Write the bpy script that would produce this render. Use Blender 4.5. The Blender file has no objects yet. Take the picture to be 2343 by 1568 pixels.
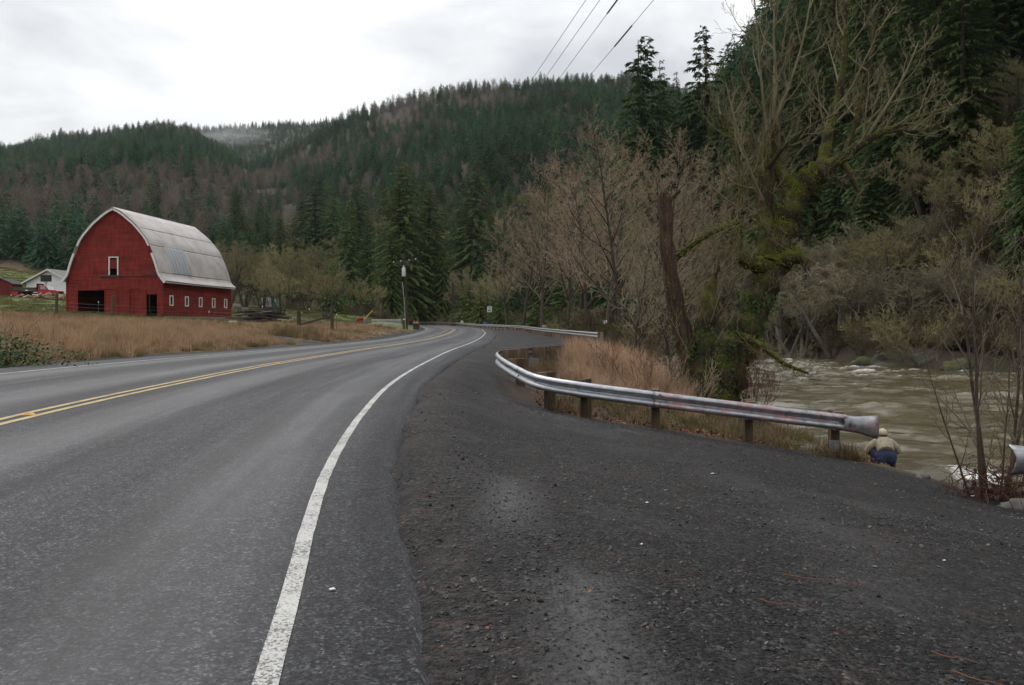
import bpy, math, random
import numpy as np
from mathutils import Vector, Matrix, Euler

S = bpy.context.scene
COL = S.collection
R = math.radians
EYE = 1.1                      # lens height above the road surface (m); road surface is z = 0

# ------------------------------------------------------------------ camera
cam_d = bpy.data.cameras.new('camera')
cam_d.sensor_width = 23.6
cam_d.lens = 18.0
cam_d.shift_y = -0.0188
cam_d.clip_start = 0.05
cam_d.clip_end = 6000
cam = bpy.data.objects.new('camera', cam_d)
cam.location = (0, 0, EYE)
cam.rotation_euler = (R(90), 0, 0)
COL.objects.link(cam)
S.camera = cam

# ------------------------------------------------------------------ overcast sky
SUN_EL, SUN_AZ = 48, -35       # degrees; azimuth from +Y towards +X
W = bpy.data.worlds.new('World')
S.world = W
W.use_nodes = True
wn, wl = W.node_tree.nodes, W.node_tree.links
wn.clear()
w_out = wn.new('ShaderNodeOutputWorld')
w_bg = wn.new('ShaderNodeBackground')
w_bg.inputs['Strength'].default_value = 0.1
sky = wn.new('ShaderNodeTexSky')
sky.sky_type = 'NISHITA'
sky.sun_disc = False
sky.sun_elevation = R(SUN_EL)
sky.sun_rotation = R(SUN_AZ)
tc = wn.new('ShaderNodeTexCoord')
sep = wn.new('ShaderNodeSeparateXYZ')
wl.new(tc.outputs['Generated'], sep.inputs[0])
# flatten the direction so that cloud shapes stretch towards the horizon
zz = wn.new('ShaderNodeMath'); zz.operation = 'ABSOLUTE'
wl.new(sep.outputs['Z'], zz.inputs[0])
za = wn.new('ShaderNodeMath'); za.operation = 'ADD'; za.inputs[1].default_value = 0.22
wl.new(zz.outputs[0], za.inputs[0])
dv = wn.new('ShaderNodeVectorMath'); dv.operation = 'DIVIDE'
cmb = wn.new('ShaderNodeCombineXYZ')
for k in range(3):
    wl.new(za.outputs[0], cmb.inputs[k])
wl.new(tc.outputs['Generated'], dv.inputs[0]); wl.new(cmb.outputs[0], dv.inputs[1])
cn = wn.new('ShaderNodeTexNoise')
cn.inputs['Scale'].default_value = 1.35
cn.inputs['Detail'].default_value = 7
cn.inputs['Roughness'].default_value = 0.52
cn.inputs['Distortion'].default_value = 0.35
wl.new(dv.outputs[0], cn.inputs['Vector'])
cr = wn.new('ShaderNodeValToRGB')
cr.color_ramp.elements[0].position = 0.40; cr.color_ramp.elements[0].color = (0.68, 0.69, 0.715, 1)
cr.color_ramp.elements[1].position = 0.60; cr.color_ramp.elements[1].color = (1.17, 1.17, 1.16, 1)
wl.new(cn.outputs['Fac'], cr.inputs[0])
# an overcast dome is about three times as bright overhead as at the horizon
el = wn.new('ShaderNodeMapRange')
el.inputs['From Min'].default_value = 0.0; el.inputs['From Max'].default_value = 1.0
el.inputs['To Min'].default_value = 4.4; el.inputs['To Max'].default_value = 16.0
wl.new(sep.outputs['Z'], el.inputs['Value'])
cm = wn.new('ShaderNodeVectorMath'); cm.operation = 'SCALE'
wl.new(cr.outputs[0], cm.inputs[0]); wl.new(el.outputs[0], cm.inputs['Scale'])
mx = wn.new('ShaderNodeMix'); mx.data_type = 'RGBA'
mx.inputs['Factor'].default_value = 0.92       # cloud cover over the clear sky
wl.new(sky.outputs[0], mx.inputs['A']); wl.new(cm.outputs[0], mx.inputs['B'])
wl.new(mx.outputs['Result'], w_bg.inputs['Color'])
wl.new(w_bg.outputs[0], w_out.inputs['Surface'])

sun_d = bpy.data.lights.new('sun', 'SUN')
sun_d.energy = 1.0
sun_d.angle = R(25)
sun_d.color = (1.0, 0.965, 0.92)
sun = bpy.data.objects.new('sun', sun_d)
az, elv = R(SUN_AZ), R(SUN_EL)
sun_dir = Vector((math.sin(az) * math.cos(elv), math.cos(az) * math.cos(elv), math.sin(elv)))
sun.rotation_euler = sun_dir.to_track_quat('Z', 'Y').to_euler()
sun.location = (0, 0, 60)
COL.objects.link(sun)

vs = S.view_settings
vs.view_transform = 'Standard'; vs.look = 'None'; vs.exposure = 0.33; vs.gamma = 1.0
vs.use_curve_mapping = False
S.render.engine = 'CYCLES'
S.cycles.max_bounces = 6
S.cycles.diffuse_bounces = 3
S.cycles.glossy_bounces = 3
S.cycles.transmission_bounces = 4
S.cycles.transparent_max_bounces = 8
S.cycles.volume_bounces = 0
S.cycles.use_denoising = True
try:
    S.cycles.denoiser = 'OPENIMAGEDENOISE'
    S.cycles.denoising_input_passes = 'RGB_ALBEDO_NORMAL'
    S.cycles.denoising_prefilter = 'ACCURATE'
except Exception:
    pass

# ------------------------------------------------------------------ helpers
F = 1787.0                     # focal length in the photograph's 2342-wide frame
def at(x, y, Y):
    """world point seen at (x, y) of the 2342 x 1568 photograph, Y metres ahead"""
    return Vector(((x - 1171) / F * Y, Y, EYE - (y - 740) / F * Y))

def tag(o, label=None, cat=None, group=None, kind=None):
    if label: o['label'] = label
    if cat: o['category'] = cat
    if group: o['group'] = group
    if kind: o['kind'] = kind
    return o

def link(o, parent=None):
    COL.objects.link(o)
    if parent is not None:
        o.parent = parent
    return o

def empty(name, loc, rz=0, label=None, cat=None, group=None):
    o = bpy.data.objects.new(name, None)
    o.empty_display_size = 0.2
    o.location = loc; o.rotation_euler = (0, 0, rz)
    link(o)
    return tag(o, label, cat, group)

def np_mesh(name, verts, faces, mat=None, smooth=False, mats=None, midx=None):
    """verts (N,3); faces (M,k) integer array with constant k"""
    verts = np.asarray(verts, dtype=np.float32); faces = np.asarray(faces, dtype=np.int32)
    me = bpy.data.meshes.new(name)
    n, k = faces.shape
    me.vertices.add(len(verts)); me.vertices.foreach_set('co', verts.ravel())
    me.loops.add(n * k); me.loops.foreach_set('vertex_index', faces.ravel())
    me.polygons.add(n)
    me.polygons.foreach_set('loop_start', np.arange(0, n * k, k, dtype=np.int32))
    me.polygons.foreach_set('loop_total', np.full(n, k, dtype=np.int32))
    if smooth:
        me.polygons.foreach_set('use_smooth', np.ones(n, dtype=bool))
    if midx is not None:
        me.polygons.foreach_set('material_index', np.asarray(midx, dtype=np.int32))
    me.update(calc_edges=True)
    for m in (mats or ([mat] if mat else [])):
        me.materials.append(m)
    return me

class MB:
    """collects simple shapes and links them as one mesh object"""
    def __init__(s):
        s.v, s.f, s.sm = [], [], []
    def add(s, vs, fs, smooth=False):
        b = len(s.v)
        s.v += [tuple(p) for p in vs]
        s.f += [tuple(b + i for i in f) for f in fs]
        s.sm += [smooth] * len(fs)
        return s
    def box(s, c, d, rot=None, taper=1.0):
        x, y, z = d[0] / 2, d[1] / 2, d[2] / 2
        vs = [Vector((i * x * (taper if k > 0 else 1), j * y * (taper if k > 0 else 1), k * z)) for k in (-1, 1) for j in (-1, 1) for i in (-1, 1)]
        if rot is not None:
            m = rot if isinstance(rot, Matrix) else Euler(rot).to_matrix()
            vs = [m @ p for p in vs]
        vs = [p + Vector(c) for p in vs]
        return s.add(vs, [(0, 2, 3, 1), (4, 5, 7, 6), (0, 1, 5, 4), (2, 6, 7, 3), (0, 4, 6, 2), (1, 3, 7, 5)])
    def bar(s, a, b, w, h, up=(0, 0, 1)):
        """rectangular bar from a to b"""
        a, b = Vector(a), Vector(b)
        t = (b - a); L = t.length; t.normalize()
        u = Vector(up); sx = t.cross(u)
        if sx.length < 1e-4: sx = t.cross(Vector((1, 0, 0)))
        sx.normalize(); u = sx.cross(t)
        m = Matrix((sx, t, u)).transposed()
        return s.box((a + b) / 2, (w, L, h), m)
    def tube(s, pts, rad, n=8, cap=True, smooth=True):
        pts = [Vector(p) for p in pts]
        if not hasattr(rad, '__len__'): rad = [rad] * len(pts)
        vs, fs = [], []
        prev = None
        for i, p in enumerate(pts):
            t = (pts[min(i + 1, len(pts) - 1)] - pts[max(i - 1, 0)]).normalized()
            if prev is None:
                a = t.cross(Vector((0, 0, 1)))
                if a.length < 0.05: a = t.cross(Vector((0, 1, 0)))
            else:
                a = prev - t * prev.dot(t)
            a.normalize(); prev = a
            b = t.cross(a)
            for k in range(n):
                q = 2 * math.pi * k / n
                vs.append(p + (a * math.cos(q) + b * math.sin(q)) * rad[i])
        for i in range(len(pts) - 1):
            for k in range(n):
                fs.append((i * n + k, i * n + (k + 1) % n, (i + 1) * n + (k + 1) % n, (i + 1) * n + k))
        s.add(vs, fs, smooth)
        if cap:
            m = len(pts) - 1
            s.add([vs[k] for k in range(n)], [tuple(range(n))[::-1]])
            s.add([vs[m * n + k] for k in range(n)], [tuple(range(n))])
        return s
    def prism(s, poly, y0, y1):
        """polygon in x,z extruded along y"""
        n = len(poly)
        vs = [(x, y0, z) for x, z in poly] + [(x, y1, z) for x, z in poly]
        fs = [tuple(range(n)), tuple(range(n, 2 * n))[::-1]]
        fs += [((k + 1) % n, k, n + k, n + (k + 1) % n) for k in range(n)]
        return s.add(vs, fs)
    def ball(s, c, r, n=10, m=7, sq=(1, 1, 1)):
        vs, fs = [], []
        for i in range(m + 1):
            ph = math.pi * i / m
            for k in range(n):
                q = 2 * math.pi * k / n
                vs.append((c[0] + r * sq[0] * math.sin(ph) * math.cos(q), c[1] + r * sq[1] * math.sin(ph) * math.sin(q), c[2] + r * sq[2] * math.cos(ph)))
        for i in range(m):
            for k in range(n):
                fs.append((i * n + k, (i + 1) * n + k, (i + 1) * n + (k + 1) % n, i * n + (k + 1) % n))
        return s.add(vs, fs, True)
    def mesh(s, name, mat):
        me = bpy.data.meshes.new(name)
        me.from_pydata(s.v, [], s.f)
        me.polygons.foreach_set('use_smooth', s.sm)
        if mat: me.materials.append(mat)
        me.update()
        return me
    def build(s, name, mat, parent=None, loc=None, rot=None, bevel=0):
        o = bpy.data.objects.new(name, s.mesh(name, mat))
        if loc is not None: o.location = loc
        if rot is not None: o.rotation_euler = rot
        if bevel:
            b = o.modifiers.new('edge', 'BEVEL'); b.width = bevel; b.segments = 2; b.limit_method = 'ANGLE'
        return link(o, parent)

def mesh_obj(name, me, parent=None, loc=None, rot=None, scale=None):
    o = bpy.data.objects.new(name, me)
    if loc is not None: o.location = loc
    if rot is not None: o.rotation_euler = rot
    if scale is not None: o.scale = (scale,) * 3 if not hasattr(scale, '__len__') else scale
    return link(o, parent)

# ------------------------------------------------------------------ materials
MATS = {}
class NT:
    def __init__(s, name):
        s.m = bpy.data.materials.new(name); s.m.use_nodes = True
        s.t = s.m.node_tree; s.n = s.t.nodes; s.l = s.t.links
        s.n.clear()
        s.out = s.n.new('ShaderNodeOutputMaterial')
        s.b = s.n.new('ShaderNodeBsdfPrincipled')
        s.l.new(s.b.outputs[0], s.out.inputs['Surface'])
        MATS[name] = s.m
    def node(s, typ, **kw):
        n = s.n.new(typ)
        for k, v in kw.items():
            if k in n.inputs.keys(): n.inputs[k].default_value = v
            else: setattr(n, k, v)
        return n
    def coord(s, kind='Object', scale=None):
        c = s.node('ShaderNodeTexCoord')
        o = c.outputs[kind]
        if scale is not None:
            mp = s.node('ShaderNodeMapping'); mp.inputs['Scale'].default_value = scale
            s.l.new(o, mp.inputs[0]); o = mp.outputs[0]
        return o
    def noise(s, vec, scale, detail=4, rough=.55, dist=0):
        n = s.node('ShaderNodeTexNoise'); n.inputs['Scale'].default_value = scale
        n.inputs['Detail'].default_value = detail; n.inputs['Roughness'].default_value = rough; n.inputs['Distortion'].default_value = dist
        if vec is not None: s.l.new(vec, n.inputs['Vector'])
        return n.outputs['Fac']
    def voronoi(s, vec, scale, feature='F1', out='Distance'):
        n = s.node('ShaderNodeTexVoronoi'); n.feature = feature; n.inputs['Scale'].default_value = scale
        if vec is not None: s.l.new(vec, n.inputs['Vector'])
        return n.outputs[out]
    def ramp(s, fac, stops):
        r = s.node('ShaderNodeValToRGB'); e = r.color_ramp.elements
        while len(e) < len(stops): e.new(0.5)
        for i, (p, c) in enumerate(stops):
            e[i].position = p
            e[i].color = (c, c, c, 1) if not hasattr(c, '__len__') else tuple(c) + (1,)
        s.l.new(fac, r.inputs[0])
        return r.outputs[0]
    def mix(s, fac, a, b, mode='MIX'):
        m = s.node('ShaderNodeMix'); m.data_type = 'RGBA'; m.blend_type = mode
        for sock, v in (('Factor', fac), ('A', a), ('B', b)):
            i = m.inputs[sock]
            if hasattr(v, 'is_output'): s.l.new(v, i)
            elif hasattr(v, '__len__'): i.default_value = tuple(v) + (1,) if len(v) == 3 else v
            else: i.default_value = v
        return m.outputs['Result']
    def math(s, op, a, b=None):
        m = s.node('ShaderNodeMath'); m.operation = op
        for i, v in enumerate((a, b)):
            if v is None: continue
            if hasattr(v, 'is_output'): s.l.new(v, m.inputs[i])
            else: m.inputs[i].default_value = v
        return m.outputs[0]
    def attr(s, name, out='Fac'):
        a = s.node('ShaderNodeAttribute'); a.attribute_name = name
        return a.outputs[out]
    def rnd(s):
        return s.node('ShaderNodeObjectInfo').outputs['Random']
    def bump(s, h, strength=.5, dist=.02):
        b = s.node('ShaderNodeBump'); b.inputs['Strength'].default_value = strength; b.inputs['Distance'].default_value = dist
        s.l.new(h, b.inputs['Height']); s.l.new(b.outputs[0], s.b.inputs['Normal'])
    def set(s, **kw):
        names = dict(color='Base Color', rough='Roughness', metal='Metallic', spec='Specular IOR Level', sub='Subsurface Weight', ior='IOR', trans='Transmission Weight', alpha='Alpha')
        for k, v in kw.items():
            i = s.b.inputs[names[k]]
            if hasattr(v, 'is_output'): s.l.new(v, i)
            elif hasattr(v, '__len__'): i.default_value = tuple(v) + (1,)
            else: i.default_value = v
        return s

def pm(name, c1, c2=None, scale=4, rough=.8, bump=0, bscale=40, metal=0, spec=.3, rand=0, stretch=None, dist=.01, lo=.35, hi=.65):
    """a plain weathered surface: two tones mixed by noise, optional relief and per-object tone"""
    s = NT(name)
    c2 = c2 or tuple(x * .7 for x in c1)
    vec = s.coord('Object', stretch)
    col = s.ramp(s.noise(vec, scale, 5, .6), [(lo, c1), (hi, c2)])
    if rand:
        k = s.node('ShaderNodeMapRange'); k.inputs['To Min'].default_value = 1 - rand; k.inputs['To Max'].default_value = 1 + rand
        s.l.new(s.rnd(), k.inputs['Value'])
        v = s.node('ShaderNodeVectorMath'); v.operation = 'SCALE'
        s.l.new(col, v.inputs[0]); s.l.new(k.outputs[0], v.inputs['Scale']); col = v.outputs[0]
    s.set(color=col, rough=rough, metal=metal, spec=spec)
    if bump:
        s.bump(s.noise(vec, bscale, 4, .6), bump, dist)
    return s.m
# ------------------------------------------------------------------ plan of the place (metres; +Y ahead, +X right)
def catmull(P, sub):
    P = np.asarray(P, float)
    Q = np.vstack([2 * P[0] - P[1], P, 2 * P[-1] - P[-2]])
    out = []
    for i in range(1, len(Q) - 2):
        t = np.linspace(0, 1, sub, endpoint=False)[:, None]
        a, b, c, d = Q[i - 1], Q[i], Q[i + 1], Q[i + 2]
        out.append(.5 * (2 * b + (c - a) * t + (2 * a - 5 * b + 4 * c - d) * t ** 2 + (3 * b - a - 3 * c + d) * t ** 3))
    return np.vstack(out + [P[-1:]])

def tab(T, y):
    T = np.asarray(T, float)
    D = catmull(T, 12)
    return np.interp(y, D[:, 0], D[:, 1])

T_R = [(-12, 1.6), (-6, .55), (0, -.36), (2.37, -.74), (2.93, -.85), (4, -1.06), (5.6, -1.34), (8, -1.66), (13.1, -2.13), (19.3, -2.38), (31, -2.5), (38, -2.38), (50.4, -2.3), (70, -2.55), (87, -3.0), (105, -3.9)]
T_RE = [(-12, 2.2), (-6, 1.1), (0, .12), (2.37, -.27), (2.98, -.39), (3.85, -.57), (5.46, -.86), (7.56, -1.13), (10.3, -1.37), (13.1, -1.58), (16.4, -1.72), (23.1, -1.8), (31.4, -1.6), (48, -1.34), (78, -1.6), (105, -2.6)]
T_Y = [(-12, -2.2), (-6, -3.3), (0, -4.4), (5, -5.2), (8.7, -5.7), (11, -5.95), (14.5, -6.2), (20.3, -6.45), (25.5, -6.4), (32.2, -6.3), (41.8, -5.95), (55, -5.85), (70, -6.2), (85, -6.8), (105, -7.9)]
T_L = [(-12, -7), (-6, -8.3), (0, -9.4), (8, -10.6), (16.9, -11.1), (22.3, -10.9), (28.3, -10.3), (37.4, -9.3), (44, -8.8), (51.7, -8.5), (62, -8.8), (80, -9.7), (95, -10.8), (105, -11.5)]
rowY = np.array([-12, -8, -4, 0, 1.5, 3, 4.5, 6, 8, 10, 12.5, 15, 18, 21, 25, 29, 34, 40, 46, 52, 60, 70, 80, 92, 105.0])
rows = {}
for k, T in (('R', T_R), ('RE', T_RE), ('Y', T_Y), ('L', T_L)):
    rows[k] = [(x, y) for x, y in zip(tab(T, rowY), rowY)]
leo = np.interp(rowY, [0, 20, 35, 60, 105], [1.4, 1.4, 1.0, .6, .6])
rows['LE'] = [(x - o, y) for (x, y), o in zip(rows['L'], leo)]
far = [((-4.8, 120), (-8.5, 115), (-12.1, 111.5)), ((-7, 138), (-11, 133), (-14.3, 129)), ((-10.4, 155), (-14.4, 151), (-17.5, 146)),
       ((-18, 172), (-21, 167), (-24, 162)), ((-30, 187), (-33, 182), (-35, 177)), ((-50, 200), (-51.5, 195.5), (-53, 191)), ((-95, 212), (-96, 207), (-97, 202))]
for r_, y_, l_ in far:
    r_, y_, l_ = np.array(r_, float), np.array(y_, float), np.array(l_, float)
    n = (r_ - l_) / np.linalg.norm(r_ - l_)
    rows['R'].append(tuple(r_)); rows['Y'].append(tuple(y_)); rows['L'].append(tuple(l_))
    rows['RE'].append(tuple(r_ + n * 1.2)); rows['LE'].append(tuple(l_ - n * .6))
RL = {k: catmull(v, 9) for k, v in rows.items()}

def road_z(x, y):
    return np.interp(y, [-20, 60, 90, 110, 130, 155, 175, 200, 260], [0, 0, .05, .15, .3, .55, .75, .95, 1.2])

def sdist(P, L):
    """signed distance to a polyline, positive on its right-hand side"""
    P = np.asarray(P, float); L = np.asarray(L, float)
    a, d = L[:-1], L[1:] - L[:-1]
    dd = (d ** 2).sum(1)
    res = np.empty(len(P))
    for s in range(0, len(P), 4000):
        p = P[s:s + 4000]
        v = p[:, None, :] - a[None]
        t = np.clip((v * d[None]).sum(2) / dd[None], 0, 1)
        w = v - t[..., None] * d[None]
        q = (w ** 2).sum(2)
        i = q.argmin(1); k = np.arange(len(p))
        cr = d[i, 0] * w[k, i, 1] - d[i, 1] * w[k, i, 0]
        res[s:s + 4000] = np.sqrt(q[k, i]) * np.where(cr < 0, 1, -1)
    return res

# river: water's edge on the near (road) side and on the far (hill) side
WATER = -2.4
NEAR_BANK = catmull([(18, -60), (15, -25), (12.3, 0), (9.9, 11), (9.0, 15), (8.7, 19), (8.6, 25), (8.8, 34), (10, 50), (13, 75), (15.5, 97), (14.5, 118), (12.5, 140), (11.5, 165), (12.5, 205)], 5)
FAR_BANK = catmull([(75, -60), (66, -10), (55, 28), (44, 45), (35, 54.5), (30.5, 57), (28.5, 60), (28.5, 66), (31, 80), (34, 93), (32, 106), (28, 121), (24.5, 140), (22.5, 165), (23, 205)], 5)

# known ground heights
GP = np.array([
    (0, 0, -.05), (0, -10, -.1), (1.2, 2, -.14), (3, 3, -.36), (3, 8, -.58), (6, 5, -.86), (6, 1, -.8), (.6, 8, -.36), (.3, 12, -.44), (2.5, 12, -.72), (5, 11, -1.1),
    (.57, 16.8, -.72), (1.4, 16, -.84), (2.83, 15.3, -1.0), (4.7, 15.2, -1.28), (6.5, 15.1, -1.56), (6.9, 12.5, -1.5), (6.6, 9.8, -1.33), (8, 6, -1.25), (9, 0, -1.2), (9, -12, -1.0),
    (0, 21.8, -.39), (.36, 23.5, -.33), (.97, 25.2, -.28), (1.56, 26.9, -.16), (2.1, 28.7, -.1), (3.4, 32, -.1), (-.6, 20, -.2), (-.8, 16, -.3),
    (0, 34, -.06), (2.5, 40, -.08), (4.5, 47, -.1), (4, 60, -.03), (2.5, 78, .0), (1, 102, .1), (-3.5, 122, .25), (-9, 152, .5), (-22, 192, .9), (-60, 212, 1.1),
    (3, 20, -.95), (5.4, 22, -1.3), (6.5, 19, -1.6), (3, 25, -.7), (5.5, 30, -.8), (6.5, 42, -.6), (9, 60, -.5), (11, 80, -.3), (10, 110, 0), (6, 150, .6), (17, 215, 1.0), (60, 250, 2),
    (-13, 8, -.15), (-13.2, 18, -.12), (-16, 0, .1), (-12.5, 32, -.02), (-11, 44, .02), (-10.5, 56, .1), (-12, 75, .35), (-14, 92, .25), (-15, 108, .2), (-18, 118, .3), (-18, 100, .5), (-15.5, 82, .9), (-14.5, 68, .75),
    (-18, 30, .45), (-18, 48, .55), (-24, 40, .9), (-16, 62, .7), (-23, 62, 1.0), (-26, 72, 1.15), (-30, 55, 1.25), (-40, 50, 1.5), (-30, 25, .9), (-60, 40, 1.8), (-35.5, 79, 1.62), (-46.4, 80, 2.3), (-33.5, 96, 1.35), (-45, 97, 2.5), (-40, 79, 1.95), (-52, 84, 2.9),
    (-21, 100, 1.0), (-29.5, 110, 1.9), (-53, 150, 4.4), (-40, 130, 3.0), (-22, 85, 1.05), (-52, 165, 4.7), (-30, 150, 2.6), (-60, 100, 3.5), (-72, 118, 5.0), (-80, 130, 5.6), (-78, 120, 5.3), (-80, 90, 4.0), (-95, 140, 7.5),
    (-144, 220, 17.7), (-115, 200, 12.3), (-100, 180, 9.5), (-75, 190, 7.0), (-110, 130, 8), (-150, 150, 13), (-200, 100, 12), (-250, 230, 22), (-200, 0, 5), (-100, 0, 2), (-100, -60, 1), (-200, -100, 3), (0, -60, -.3), (100, -60, -1), (100, 300, 3), (0, 320, 3), (-100, 320, 9), (-220, 400, 20), (200, 400, 4), (250, 100, 0)], float)
_e = np.arange(4, len(RL['RE']), 10)
GP = np.vstack([GP, np.c_[RL['RE'][_e], road_z(0, RL['RE'][_e][:, 1]) - .03], np.c_[RL['LE'][_e], road_z(0, RL['LE'][_e][:, 1]) - .04]])
_phi = lambda P, Q: np.sqrt(((P[:, None] - Q[None]) ** 2).sum(2) + .8)
_A = _phi(GP[:, :2], GP[:, :2]) + np.eye(len(GP)) * .02
_W = np.linalg.solve(np.block([[_A, np.ones((len(GP), 1))], [np.ones((1, len(GP))), np.zeros((1, 1))]]), np.r_[GP[:, 2], 0])
def rbf(P):
    out = np.empty(len(P))
    for s in range(0, len(P), 8000):
        p = P[s:s + 8000]
        out[s:s + 8000] = _phi(p, GP[:, :2]) @ _W[:-1] + _W[-1]
    return out

def vnoise(x, y, seed=0):
    """cheap smooth value noise"""
    xi, yi = np.floor(x), np.floor(y)
    fx, fy = x - xi, y - yi
    fx, fy = fx * fx * (3 - 2 * fx), fy * fy * (3 - 2 * fy)
    def h(i, j):
        v = np.sin(i * 127.1 + j * 311.7 + seed * 74.7) * 43758.5453
        return v - np.floor(v)
    return (h(xi, yi) * (1 - fx) + h(xi + 1, yi) * fx) * (1 - fy) + (h(xi, yi + 1) * (1 - fx) + h(xi + 1, yi + 1) * fx) * fy
def fbm(x, y, seed=0, oct=4):
    a, s, t = .5, 0, 0
    for k in range(oct):
        s = s + a * vnoise(x * 2 ** k, y * 2 ** k, seed + k * 13); t += a; a *= .5
    return s / t
sstep = lambda t: (lambda c: c * c * (3 - 2 * c))(np.clip(t, 0, 1))

uu = lambda xs: (np.asarray(xs, float) - 1171) / F
# the hills: where their foot and crest lie by bearing, and how steeply the crest stands above the eye
H_A = (uu([-600, 0, 200, 300, 380, 430, 520, 640]), (740 - np.array([420, 388, 368, 353, 340, 352, 395, 480])) / F, 230, 900)
H_B = (uu([200, 420, 600, 700, 820, 950, 1100]), (740 - np.array([400, 325, 312, 310, 305, 330, 400])) / F, 700, 1350)
H_C = (uu([330, 430, 640, 740, 820, 900, 1000, 1140, 1300, 1450, 1560, 1700, 2000]), (740 - np.array([560, 500, 415, 360, 318, 285, 258, 236, 222, 222, 250, 300, 380])) / F, None, 640)
C_U = uu([300, 500, 700, 900, 1100, 1300, 1500, 1700]); C_F = np.array([330, 285, 255, 232, 225, 215, 215, 230.])
D_U = np.array([.05, .1, .15, .2, .25, .3, .4, .5, .6, .7, 1.0, 1.3]); D_F = np.array([240, 190, 155, 128, 114, 102, 84, 66, 59, 55, 49, 49.])
D_T = (np.array([.0, .05, .1, .15, .2, .25, .3, .37, .45, .55, .7, 1.3]), np.array([0, .06, .10, .14, .17, .205, .27, .36, .49, .62, .72, .75]))
def hills(X, Y):
    Ye = np.maximum(np.maximum(Y, np.abs(X) / 1.2), 1)
    u = X / Ye
    back = sstep((Y + 140) / 100)
    n = fbm(X / 90, Y / 90, 3) - .5
    n2 = fbm(X / 28, Y / 28, 9) - .5
    out = np.zeros_like(X)
    for (U, T, f, c) in (H_A, H_B, H_C):
        foot = np.interp(u, C_U, C_F) if f is None else f
        t = (Ye - foot) / (c - foot)
        z = np.interp(u, U, T) * c * np.clip(t, 0, 1) ** .92
        z = z - np.clip(t - 1, 0, 1) * 60
        z = z + (n * 34 + n2 * 8) * np.clip(t * 5, 0, 1) * np.clip((1.08 - t) * 5, 0.12, 1)
        edge = np.clip((u - U[0]) * 40, 0, 1) * np.clip((U[-1] - u) * 40, 0, 1)
        out = np.maximum(out, np.where(t > 0, np.maximum(z, 0), 0) * edge)
    foot = np.interp(u, D_U, D_F); crest = foot + 155
    t = (Ye - foot) / (crest - foot)
    z = np.interp(u, *D_T) * crest * np.clip(t, 0, 1) ** .95 - np.clip(t - 1, 0, 2) * 40
    z = z + (n * 10 + n2 * 6) * np.clip(t * 4, 0, 1)
    out = np.maximum(out, np.where((t > 0) & (u > .02), np.maximum(z, 0), 0))
    return out * back

def terrain(X, Y, detail=True):
    X, Y = np.asarray(X, float), np.asarray(Y, float)
    P = np.c_[X, Y]
    z = rbf(P)
    dr, dl = sdist(P, RL['RE']), -sdist(P, RL['LE'])
    if detail:
        amp = np.clip(np.minimum(np.where(dr > 0, dr, 99), np.where(dl > 0, dl, 99)) / 2.5, 0, 1)
        z = z + amp * ((fbm(X / 2.2, Y / 2.2, 5) - .5) * .10 + (fbm(X / .5, Y / .5, 8, 2) - .5) * .025)
    z = z + hills(X, Y)
    dn, df = -sdist(P, NEAR_BANK), sdist(P, FAR_BANK)
    bn = fbm(X / 3, Y / 3, 21)
    near_cap = WATER + .05 + (.20 + .2 * bn) * np.clip(dn, 0, 99) + .3 * np.clip(dn - 1.1, 0, 99) + np.clip(dn - 8, 0, 999) ** 2
    far_cap = WATER + .15 + (.75 + .5 * bn) * np.clip(df, 0, 99) + np.clip(df - 10, 0, 999) ** 2
    # a mossy rock point on the far bank
    rock = .12 * np.exp(-(((X - 31) / 3.5) ** 2 + ((Y - 60) / 3.5) ** 2))
    far_cap = far_cap + rock * 2.4 * (.4 + bn)
    carved = np.where(dn > 0, np.minimum(z, near_cap), np.where(df > 0, np.minimum(z + rock * 3, far_cap), WATER - .9))
    z = np.where(Y < 195, carved, z)
    rz = road_z(X, Y)
    inside = (dr <= 0) & (dl <= 0)
    z = np.where((dr > 0) & (dr < 1.3), rz - .03 + (z - rz + .03) * sstep(dr / 1.3), z)
    z = np.where((dl > 0) & (dl < 1.3), rz - .04 + (z - rz + .04) * sstep(dl / 1.3), z)
    z = np.where(inside, rz - .12, z)
    return z
def gz(x, y):
    return float(terrain(np.array([x]), np.array([y]))[0])

def grow_axis(lo, a, b, hi, step, fac):
    mid = list(np.arange(a, b + 1e-6, step))
    s, x, r = step, b, []
    while x < hi:
        s *= fac; x += s; r.append(x)
    s, x, l = step, a, []
    while x > lo:
        s *= fac; x -= s; l.append(x)
    return np.array(l[::-1] + mid + r)

DRIVE = catmull([(-8.6, 42), (-10.5, 42.6), (-12.5, 44), (-15, 46.5)], 6)
LANE = catmull([(-17.5, 112), (-21, 101), (-29.5, 110), (-40, 128), (-53, 150), (-70, 172), (-100, 190)], 6)

# ------------------------------------------------------------------ ground sheet
gx = grow_axis(-2500, -15, 12, 2500, .3, 1.055)
gy = grow_axis(-400, -4, 34, 2600, .3, 1.032)
GX, GY = np.meshgrid(gx, gy)
fx_, fy_ = GX.ravel(), GY.ravel()
fz_ = terrain(fx_, fy_)
nx, ny = len(gx), len(gy)
idx = np.arange(nx * ny).reshape(ny, nx)
quads = np.stack([idx[:-1, :-1], idx[:-1, 1:], idx[1:, 1:], idx[1:, :-1]], -1).reshape(-1, 4)

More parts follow.
